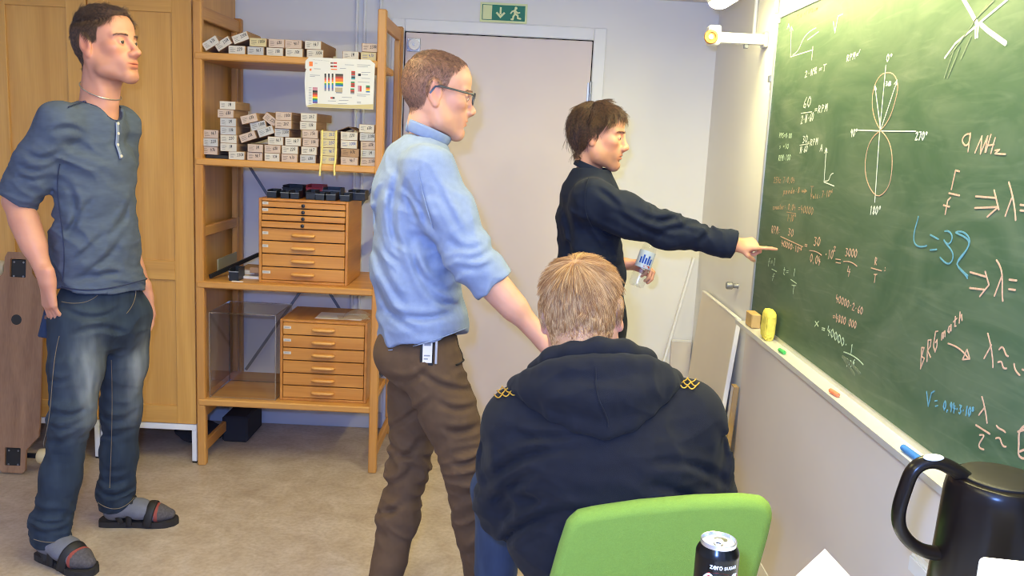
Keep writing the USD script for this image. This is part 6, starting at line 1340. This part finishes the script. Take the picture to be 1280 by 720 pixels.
for a_ in (anR, anL): S.add(lambda p, a_=a_: np.where(np.linalg.norm(p-a_, axis=1) < .13, a_[2]-.02-p[:, 2], -1.), (-9,)*3, (9,)*3, .004, 'i')
S.post = folds([(kR, (-.3, 0, 1), .04, .008, .12), (kL+[0, -.03, .02], (.4, 0, 1), .05, .009, .12), (kL*.6+anL*.4, (.5, 0, 1), .05, .008, .12), (kR*.6+anR*.4, (-.4, 0, 1), .05, .007, .12), (pel+f2*.08-[0, .05, .08], (-.5, 0, 1), .04, .006, .12), (hpL*.6+kL*.4, (.6, 0, 1), .06, .005, .12)], .003, (7, 7, 6), 31, [([(482, 540), (510, 522), (540, 498)], 0.009, 4), ([(478, 566), (500, 572), (528, 546)], 0.009, 4), ([(520, 458), (552, 482), (592, 486)], 0.009, 4), ([(545, 502), (570, 512), (597, 506)], 0.009, 4), ([(552, 535), (575, 540), (600, 530)], 0.009, 4), ([(470, 600), (490, 604), (515, 585)], 0.009, 4), ([(466, 640), (485, 640), (505, 628)], 0.009, 4), ([(480, 470), (510, 476), (540, 455)], 0.009, 4), ([(560, 575), (582, 580), (602, 570)], 0.009, 4), ([(566, 615), (585, 618), (604, 610)], 0.009, 4)], 9)
lo, hi = bbox([pel, anR, anL, kR, kL], .18); lo[2] = .02; v, f = sculpt(S, lo, hi, .006)
tj = part(t2, 'trousers', (v, f), MATS['trousers_brown'], smooth=True)
plain('pocket_dark', (40, 32, 28), .9)
part(tj, 'pocket_edge', surf_line(v, [(576, 418), (586, 434), (583, 446), (570, 456)], .0026, .001), MATS['pocket_dark'], smooth=True)
plain('shoe_dark', (44, 38, 36), .5)
for a_, lift_ in ((anR, 0), (anL, .02)):
    S = Solid(); b_ = np.array([a_[0], a_[1], 0.])-f2*.05; up = np.array([0, 0, 1.])
    S.chain([b_+up*(.04+lift_), b_+f2*.12+up*.04, b_+f2*.22+up*.032], [.036, .037, .028], .03, (l2, 1.25)); S.cone(a_+[0, 0, .02], b_+f2*.03+up*.05, .042, .036, .03); S.cut((0, 0, .0), (0, 0, -1))
    lo, hi = bbox([b_, b_+f2*.26, a_], .08); part(t2, 'shoe', sculpt(S, lo, hi, .006), MATS['shoe_dark'], smooth=True)
c = nearest_on(np.vstack([vs2, v]), 536, 438, 4.); d = CAM-c; d[2] = 0; d /= np.linalg.norm(d); sx_ = np.array([-d[1], d[0], 0])*-1
def bad(x0, x1, z0, z1, o0, o1, cc=.002):
    q, ff = cbox((x0, z0, o0), (x1, z1, o1), cc); return c+q[:, :1]*(-sx_)+q[:, 1:2]*np.array([0, 0, 1])+q[:, 2:]*d, ff
def fixn(m): m = trimesh.Trimesh(*m, process=False); trimesh.repair.fix_normals(m); return m
bd = part(t2, 'badge', fixn(bad(-.026, .014, -.045, .046, .001, .008)), MATS['knob_black'], label='black badge holder with white card')
part(bd, 'card', fixn(bad(-.018, .010, -.036, .034, .008, .0092, .0005)), MATS['paper_white']); part(bd, 'clip', fixn(bad(.018, .026, -.040, .044, .002, .009)), MATS['alu'])
part(bd, 'print', fixn(cat(bad(-.014, -.002, -.026, -.022, .0092, .0096, .0002), bad(-.014, .004, -.016, -.012, .0092, .0096, .0002), bad(-.014, .006, .016, .026, .0092, .0096, .0002))), MATS['ink_grey'])

# ================================================================== the man pointing at the board
f3 = np.array([math.cos(math.radians(8)), -math.sin(math.radians(8)), 0]); l3 = lat_of(f3)
pel, wai, che, nb = at(741, 425, y=3.25), at(738, 345, y=3.25), at(737, 275, y=3.25), at(738, 214, y=3.25)
shc = at(738, 240, y=3.25); sR, sL = at(741, 252, y=3.10), shc+l3*.155
tip = at(971, 307, x=.925); eR, wR_ = at(832, 288, y=3.07), at(919, 306, y=3.045)
eL = at(722, 345, y=3.45); wL_ = at(779, 330, y=3.43)
hpR, hpL = pel-l3*.085-[0, 0, .02], pel+l3*.085-[0, 0, .02]
kR, kL = np.array([pel[0]+.05, 3.14, .49]), np.array([pel[0]+.02, 3.36, .49]); anR, anL = np.array([pel[0]+.02, 3.13, .09]), np.array([pel[0]-.03, 3.38, .09])
g3 = np.array([math.cos(math.radians(13)), -math.sin(math.radians(13)), 0])
F3 = Frame(at(747, 169, y=3.25), g3, scale=.97).pitch(6)
S = Solid(); head_solid(S, F3, nose=1.0, wide=.97, chin=.4, brow=1.1)
S.chain([F3.w(-.014, 0, -.045), F3.w(-.020, 0, -.09), nb+[0, 0, -.03]], [.047, .043, .043], .02)
S.chain([pel, wai, che], [.078, .075, .082], .04, (l3, 1.35)); S.chain([sR, shc, sL], [.043, .052, .043], .03); S.cone(nb+[0, 0, -.02], shc, .041, .052, .02)
arm(S, sR, eR, wR_, (.046, .038, .025)); arm(S, sL, eL, wL_, (.046, .038, .025))
for h_, k_, a_ in ((hpR, kR, anR), (hpL, kL, anL)): S.chain([h_, k_, a_], [.078, .05, .036], .03)
# pointing hand: the index ends at the board
fw_ = tip-wR_; k3 = np.linalg.norm(fw_)/.186
hand(S, wR_, fw_+np.array([0, 0, .012]), (-.10, -.62, .78), [(4, 5, 4), (62, 78, 45), (70, 82, 45), (74, 84, 45)], (42, .55, 35), 1, k3, .04)
bw = wL_+np.array([.055, -.02, -.005]); 
hand(S, wL_, (.95, -.10, .10), (-.05, .30, .95), [(50, 55, 30), (52, 56, 30), (55, 58, 30), (58, 60, 30)], (20, .35, 30), -1, .95)
lo, hi = bbox([pel, F3.o+[0, 0, .12], sR, sL, eR, tip, eL, wL_, anR, anL], .12)
v, f = sculpt(S, lo, hi, .010, [fine_span(F3.o, .13, .0027), fine_span((wR_+tip)/2, .10, .003), fine_span(wL_+[.07, 0, 0], .07, .004)])
hm3 = lambda q: np.clip((q[:, 2]-np.interp(q[:, 0], [-.14, -.05, -.035, -.012, .010, .022, .032, .055, .075, .12], [-.085, -.080, -.05, .006, .0, .014, .040, .062, .082, .088]))/.008, 0, 1)
t3 = thing('person', 'dark haired man in a navy blue shirt pointing at the chalkboard', 'person', (pel[0], 3.25, 0))
part(t3, 'body', (v, f), SKIN, colors=skin_tint(v, F3, (216, 158, 130), .55, (52, 36, 28), hm3))
eyes(t3, F3, (1, -.1, -.2)); hair_mat('hair_espresso', (48, 32, 22), (108, 74, 52)); brows(t3, F3, 'hair_espresso', 150)
def fl3(q): tt = top(q); return np.c_[-.35+1.25*tt*(q[:, 0] > -.03), q[:, 1]*9, -1.0+.5*tt]
strands(t3, 'hair', grow(v, f, F3, hm3, fl3, lambda q: np.where(q[:, 0] > .02, .044, .058)*(1+.25*(meshkit.noise(q*50, 2)-.5)), 12000, 8, 3, .55, .15, 1.1), None, 'hair_espresso', .0010)
fabric('shirt_navy', (18, 26, 48), .85, 900., .12, .3, .03)
S = Solid()
S.chain([pel+[0, 0, -.05], pel+[0, 0, .06], wai, che], [.112, .110, .110, .116], .06, (l3, 1.36)); S.chain([sR, shc, sL], [.066, .075, .062], .06); S.cone(nb+[0, 0, -.02], shc, .062, .085, .06)
fo = (wR_-eR)/np.linalg.norm(wR_-eR); S.chain([sR, sR*.5+eR*.5, eR, wR_-fo*.04], [.070, .066, .056, .047], .04); S.cone(wR_-fo*.060, wR_-fo*.010, .047, .0465, .006)
S.chain([sL, eL, wL_], [.064, .056, .045], .03)
S.add(lambda p: np.where(np.linalg.norm(p-wR_, axis=1) < .10, (p-wR_+fo*.006)@fo, -1.), (-9,)*3, (9,)*3, .004, 'i')
foL = (wL_-eL)/np.linalg.norm(wL_-eL); S.add(lambda p: np.where(np.linalg.norm(p-wL_, axis=1) < .09, (p-wL_+foL*.008)@foL, -1.), (-9,)*3, (9,)*3, .004, 'i')
S.cut(pel+[0, 0, -.06], (0, 0, -1)); nk = Solid(); nk.cone(nb+[0, 0, .0], nb+f3*.02+[0, 0, .14], .060, .08, .01); S.sub(nk, .006)
ax = (eR-sR)/np.linalg.norm(eR-sR)
S.post = folds([(eR, ax, .045, .008, .10), (eR*.4+wR_*.6, fo+np.array([0, 0, .4]), .035, .006, .09), (sR+ax*.10, (1, 0, .6), .05, .007, .10), (sR+[-.05, -.03, -.15], (1, 0, .5), .05, .007, .12), (wai, (.2, 0, 1), .06, .006, .16), (che-f3*.08, (.9, 0, .5), .07, .005, .14)], .0035, (8, 8, 7), 41, [([(762, 260), (800, 284), (845, 300)], 0.008, 3.6), ([(796, 266), (825, 276), (850, 272)], 0.008, 3.6), ([(818, 298), (846, 286), (872, 292)], 0.008, 3.6), ([(870, 304), (886, 290), (890, 277)], 0.008, 3.6), ([(734, 278), (760, 292), (787, 302)], 0.008, 3.6), ([(698, 250), (712, 290), (708, 330)], 0.008, 3.6), ([(720, 310), (750, 330), (780, 332)], 0.008, 3.6), ([(745, 236), (762, 248), (775, 262)], 0.008, 3.6), ([(850, 284), (868, 280), (884, 284)], 0.008, 3.6)], 3.3)
lo, hi = bbox([pel-[0, 0, .06], shc, sR, sL, eR, wR_, eL, wL_, nb], .16); vs3, fs3 = sculpt(S, lo, hi, .006)
tp = part(t3, 'shirt', (vs3, fs3), MATS['shirt_navy'], smooth=True)
a = np.linspace(0, 2*np.pi, 41)[:-1]; ringp = np.array([nb+f3*(.062*math.cos(q)+.006)+l3*.059*math.sin(q)+np.array([0, 0, .010-.022*math.cos(q)]) for q in a])
part(tp, 'collar', sweep(ringp, np.tile([[.004, .013]], (40, 1)), 10, closed=True), MATS['shirt_navy'], smooth=True)
cf = wR_-fo*.034; d_, s_, u_ = frame_of(fo); ringc = np.array([cf+(s_*math.cos(q)+u_*math.sin(q))*.0475 for q in a])
part(tp, 'cuff_seam', sweep(ringc, .0015, 6, closed=True), MATS['shirt_navy'], smooth=True)
part(tp, 'shoulder_seam', surf_line(vs3, [(736, 222), (731, 245), (733, 268), (742, 286)], .0016, .0006), MATS['shirt_navy'], smooth=True)
fabric('trousers_dark', (48, 50, 58), .9, 900., .08, .3, .03)
S = Solid(); S.chain([pel+[0, 0, .06], pel+[0, 0, -.03]], [.10, .105], .05, (l3, 1.3))
for h_, k_, a_ in ((hpR, kR, anR), (hpL, kL, anL)): S.chain([h_, k_, a_], [.094, .066, .054], .03)
S.cut(pel+[0, 0, .09], (0, 0, 1)); S.cut((0, 0, .05), (0, 0, -1)); S.post = folds([(kR, (0, 0, 1), .04, .006, .1), (kL, (0, 0, 1), .04, .006, .1)], .003, (7, 7, 6), 51)
lo, hi = bbox([pel, anR, anL], .17); lo[2] = .02; part(t3, 'trousers', sculpt(S, lo, hi, .009), MATS['trousers_dark'], smooth=True)
for a_ in (anR, anL):
    S = Solid(); b_ = np.array([a_[0]-.05, a_[1], 0.]); up = np.array([0, 0, 1.])
    S.chain([b_+up*.04, b_+f3*.12+up*.04, b_+f3*.22+up*.032], [.036, .037, .028], .03, (l3, 1.25)); S.cone(a_+[0, 0, .02], b_+f3*.03+up*.05, .042, .036, .03); S.cut((0, 0, 0), (0, 0, -1))
    lo, hi = bbox([b_, b_+f3*.26, a_], .08); part(t3, 'shoe', sculpt(S, lo, hi, .008), MATS['shoe_dark'], smooth=True)
# bottle
PET = thin_clear('clear_bottle', (.96, .97, .97), .08, .5, .05)
plain('bottle_label', (206, 216, 232), .4); plain('bottle_blue', (36, 84, 190), .4); plain('bottle_red', (206, 70, 60), .4); plain('cap_white', (230, 230, 234), .4)
bt, bb_ = at(819, 290, y=3.40), at(794.5, 358, y=3.37); axb = (bt-bb_)/np.linalg.norm(bt-bb_); Lb = np.linalg.norm(bt-bb_)
bo = thing('water_bottle', 'small clear water bottle with blue label held by the dark haired man', 'bottle', bb_)
rb = .031
part(bo, 'bottle_wall', lathe([(0, .006), (.014, .008), (.022, 0), (rb*.93, .004), (rb, .016), (rb*.97, .05), (rb, .07), (rb, Lb*.62), (rb*.92, Lb*.72), (rb*.6, Lb*.86), (.013, Lb*.92), (.013, Lb)], bb_, 36, axb), PET, smooth=40)
part(bo, 'label', lathe([(rb+.0006, Lb*.34), (rb+.0006, Lb*.64)], bb_, 36, axb), MATS['bottle_label'], smooth=True)
dvw = CAM-bb_; dvw -= (dvw@axb)*axb; dvw /= np.linalg.norm(dvw); swb = np.cross(axb, dvw)
def on_bottle(poly, mat, lab):
    g = shapely.segmentize(poly, .003); m = cat(*[(lambda q: (np.array(q.vertices), np.array(q.faces)))(trimesh.creation.extrude_polygon(x, .0003, engine='earcut')) for x in getattr(g, 'geoms', [g])]); q, ff = m; th = q[:, 0]/rb; rr = rb+.0008+q[:, 2]
    part(bo, 'label_print', fixn((bb_+axb*q[:, 1:2]+(rr*np.cos(th))[:, None]*dvw+(rr*np.sin(th))[:, None]*swb, ff)), MATS[mat], smooth=False, label=lab)
z0 = Lb*.36; on_bottle(shapely.union_all([shapely.box(-.020+i*.010, z0+.012, -.013+i*.010, z0+.036+.010*(i % 2)) for i in range(5)]), 'bottle_blue', 'blue strokes on the label')
on_bottle(shapely.box(.002, z0+.000, .028, z0+.008), 'bottle_red', 'red stripe on the label')
part(bo, 'cap', lathe([(0, 0), (.015, 0), (.015, .014), (.013, .016), (0, .016)], bb_+axb*(Lb-.004), 24, axb), MATS['cap_white'], smooth=40)

# ================================================================== the seated man seen from behind
f4 = np.array([math.sin(math.radians(4)), math.cos(math.radians(4)), 0]); l4 = lat_of(f4)
nb, che, wai, pel = at(752, 476, y=1.955), at(752, 565, y=1.950), at(757, 665, y=1.945), np.array([.315, 1.965, .565])
shc = at(752, 508, y=1.95); sL, sR = at(652, 530, y=1.965), at(856, 522, y=1.965)
eL, eR = at(632, 628, y=2.02), at(884, 622, y=2.06); wL_, wR_ = np.array([.05, 2.30, .66]), np.array([.44, 2.32, .66])
hpL, hpR = np.array([.215, 2.00, .545]), np.array([.415, 2.00, .545]); kL, kR = np.array([.005, 2.38, .545]), np.array([.50, 2.42, .545]); anL, anR = np.array([.0, 2.42, .10]), np.array([.49, 2.46, .10])
g4 = np.array([math.sin(math.radians(11)), math.cos(math.radians(11)), 0])
F4 = Frame(at(727, 391, y=1.975), g4, scale=1.07).pitch(10).roll(-7)
S = Solid(); head_solid(S, F4, wide=1.0)
S.chain([F4.w(-.030, 0, -.035), F4.w(-.045, 0, -.10), nb+[0, 0, -.03]], [.060, .060, .068], .03)
S.chain([pel, wai, che], [.11, .11, .115], .05, (l4, 1.4)); S.chain([sR, shc, sL], [.055, .075, .055], .05); S.cone(nb, shc, .06, .085, .05)
arm(S, sR, eR, wR_, (.052, .044, .028)); arm(S, sL, eL, wL_, (.052, .044, .028))
for h_, k_, a_ in ((hpR, kR, anR), (hpL, kL, anL)): S.chain([h_, k_, a_], [.082, .055, .038], .03)
hand(S, wR_, (-.5, .7, -.3), (.2, .3, 1), [(20, 25, 15)]*4, (25, .2, 15), 1); hand(S, wL_, (.3, .8, -.3), (-.2, .3, 1), [(20, 25, 15)]*4, (25, .2, 15), -1)
lo, hi = bbox([pel, F4.o+[0, 0, .13], sR, sL, eR, eL, wR_, wL_, kR, kL, anR, anL], .13)
v, f = sculpt(S, lo, hi, .011, [fine_span(F4.o, .14, .003)])
hm4 = lambda q: np.clip((q[:, 2]-np.interp(q[:, 0], [-.14, -.06, -.035, -.022, .008, .022, .035, .060, .075, .12], [-.088, -.078, -.055, .028, .000, .010, .045, .060, .080, .088]))/.010, 0, 1)
t4 = thing('person', 'blond man in a black hooded sweater sitting with his back to us', 'person', (pel[0], pel[1], 0))
part(t4, 'body', (v, f), SKIN, colors=skin_tint(v, F4, (222, 168, 148), 0, (158, 122, 86), lambda q: .75*hm4(q)))
eyes(t4, F4); plain('hair_blond', (178, 132, 82), .5, spec=.3); plain('hair_sand', (146, 100, 60), .5, spec=.3); plain('hair_pale', (206, 166, 116), .5, spec=.3)
crown = np.array([-.060, .004, .105])
def fl4(q): d = q-crown; d = d*np.array([1, 1, .8]); d /= np.linalg.norm(d, axis=1, keepdims=True)+1e-6; return d+np.c_[.2*top(q), 0*q[:, 0], -.35+0*q[:, 0]]
tones(t4, grow(v, f, F4, hm4, fl4, lambda q: .020+.022*top(q)+.006*np.clip((q[:, 2]+.02)/.08, 0, 1)-.010*np.clip((-.03-q[:, 2])/.04, 0, 1), 20000, 6, 4, .22, .10, .55), ('hair_sand', 'hair_blond', 'hair_pale'), .0008)
brows(t4, F4, 'hair_blond', 60)
glasses(t4, F4, 'frame_dark')
fabric('hoodie_black', (27, 28, 36), .95, 700., .10, .4, .03)
S = Solid()
S.chain([pel+[0, .0, -.05], pel+[0, -.01, .05], wai, che], [.130, .138, .140, .134], .07, (l4, 1.52)); S.chain([sR, shc, sL], [.082, .088, .082], .07); S.cone(nb+[0, 0, -.02], shc, .078, .10, .07); S.ell(che-f4*.035+[0, 0, .0], (.19, .10, .13), None, .06)
for s_, e_, w_ in ((sR, eR, wR_), (sL, eL, wL_)): S.chain([s_, s_*.5+e_*.5, e_, w_], [.084, .077, .066, .048], .035)
S.cut(pel+[0, 0, -.065], (0, 0, -1))
# the lining stands up round the neck; the hood itself is a mesh of its own
S.chain([at(668, 462, y=1.97), at(690, 448, y=1.90), at(718, 438, y=1.872), at(748, 434, y=1.862), at(780, 438, y=1.872), at(806, 450, y=1.90), at(824, 464, y=1.97)], [.018, .021, .022, .022, .022, .021, .018], .02)
nk = Solid(); nk.cone(nb+[0, .020, -.0], F4.w(-.02, 0, -.02), .064, .070, .01); S.sub(nk, .01)
rA, lA = sR*.45+eR*.55, sL*.45+eL*.55
S.post = folds([(lA+[.07, -.06, .0], (.35, 0, 1), .07, .010, .12), (rA+[-.06, -.06, .0], (-.4, 0, 1), .07, .010, .12), (wai-f4*.1, (.1, 0, 1), .10, .008, .16), (eL, (.2, .3, 1), .05, .008, .10), (eR, (-.2, .3, 1), .05, .008, .10), (at(680, 590, y=1.83), (.3, 0, 1), .07, .008, .11), (at(825, 590, y=1.83), (-.3, 0, 1), .07, .008, .11)], .0035, (5, 5, 6), 61, [([(606, 606), (640, 578), (690, 563), (728, 562)], 0.011, 6), ([(908, 606), (886, 588), (850, 578), (812, 580)], 0.011, 6), ([(616, 636), (640, 606), (668, 596)], 0.011, 6), ([(606, 548), (603, 580), (612, 606)], 0.011, 6), ([(898, 536), (906, 570), (897, 600)], 0.011, 6), ([(636, 668), (690, 642), (740, 640)], 0.011, 6), ([(880, 640), (850, 615), (810, 608)], 0.011, 6), ([(640, 540), (680, 548), (720, 545)], 0.011, 6), ([(625, 690), (650, 660), (690, 652)], 0.011, 6)], 1.98)
lo, hi = bbox([pel-[0, 0, .06], shc, sR, sL, eR, eL, wR_, wL_, nb], .20); vs4, fs4 = sculpt(S, lo, hi, .0055)
tp = part(t4, 'hooded_sweater', (vs4, fs4), MATS['hoodie_black'], smooth=True)
H = Solid()
rim = [at(a, b, y=y) for a, b, y in ((648, 482, 1.955), (662, 473, 1.905), (688, 464, 1.862), (717, 459, 1.842), (748, 457, 1.834), (780, 456, 1.842), (806, 459, 1.862), (828, 466, 1.905), (840, 474, 1.955))]
foot = [at(a, b, y=y) for a, b, y in ((652, 487, 1.945), (670, 500, 1.885), (694, 515, 1.850), (722, 528, 1.826), (757, 537, 1.812), (788, 526, 1.824), (808, 509, 1.850), (826, 493, 1.885), (838, 479, 1.945))]
H.chain(rim, [.012, .017, .020, .021, .021, .021, .020, .017, .012], .014); H.chain(foot, [.010, .013, .014, .015, .016, .015, .014, .013, .010], .014)
bl = np.array([0, -1., .25])
for i in range(9):
    for j in (0, .5):
        if i+j > 8: continue
        r_, e = [q[i]*(1-j)+q[min(i+1, 8)]*j for q in (rim, foot)]; w2 = math.sin(math.pi*(i+j)/8)
        H.chain([r_, r_*.5+e*.5+bl*.016*w2, e], [.016, .021, .012], .025)
tipp = foot[4]
H.post = folds([(at(795, 495, y=1.84), (.9, 0, .5), .05, .006, .05), (at(700, 490, y=1.84), (-.7, 0, 1), .06, .005, .06), (at(745, 475, y=1.83), (0, 0, 1), .05, .003, .06)], .002, (9, 9, 9), 64)
lo, hi = bbox(rim+[tipp], .06); hv, hf = sculpt(H, lo, hi, .004)
hd_ = part(tp, 'hood', (hv, hf), MATS['hoodie_black'], smooth=True)
part(tp, 'hood_seam', surf_line(hv, [(744, 459), (745, 478), (748, 498), (756, 516), (760, 534)], .0022, .0004), MATS['hoodie_black'], smooth=True)
plain('gold_thread', (196, 152, 58), .4, metal=.5)
for cx_, cy_, wd, sg in ((637, 486, 38, -1), (850, 477, 40, 1)):
    ls = []
    for row in range(3):
        for i in range(4):
            x0 = cx_-wd/2+wd*(i+.5*(row % 2)*.8)/4; y0_ = cy_-5+row*4.5+(.13 if sg > 0 else -.16)*(x0-cx_)
            ls.append(surf_line(vs4, [(x0, y0_), (x0+wd/8, y0_+4.2), (x0+wd/4, y0_)], .0016, .0012, 9, 4.))
    part(tp, 'embroidery', cat(*ls), MATS['gold_thread'], smooth=True, label='gold scale pattern embroidered on the shoulder')
S = Solid(); S.chain([pel+[0, 0, .04], pel+[0, 0, -.02]], [.115, .120], .05, (l4, 1.35))
for h_, k_, a_ in ((hpR, kR, anR), (hpL, kL, anL)): S.chain([h_, k_, a_], [.096, .072, .056], .04)
S.cut((0, 0, .462), (0, 0, -1)) if 0 else None
S.cut((0, 0, .06), (0, 0, -1)); S.post = folds([(kL, (1, 1, 0), .04, .006, .1), (kR, (1, 1, 0), .04, .006, .1)], .003, (8, 8, 8), 71)
lo, hi = bbox([pel, kR, kL, anR, anL], .18); lo[2] = .03; v, f = sculpt(S, lo, hi, .009); part(t4, 'jeans', (v, f), JEANS, colors=np.tile(lin((58, 70, 96)), (len(v), 1)))
for a_ in (anR, anL):
    S = Solid(); b_ = np.array([a_[0], a_[1]-.05, 0.]); up = np.array([0, 0, 1.]); d = np.array([0, 1., 0])
    S.chain([b_+up*.04, b_+d*.12+up*.04, b_+d*.22+up*.032], [.036, .037, .028], .03, ((1, 0, 0), 1.25)); S.cone(a_+[0, 0, .02], b_+d*.03+up*.05, .042, .036, .03); S.cut((0, 0, 0), (0, 0, -1))
    lo, hi = bbox([b_, b_+d*.26, a_], .08); part(t4, 'shoe', sculpt(S, lo, hi, .008), MATS['shoe_dark'], smooth=True)
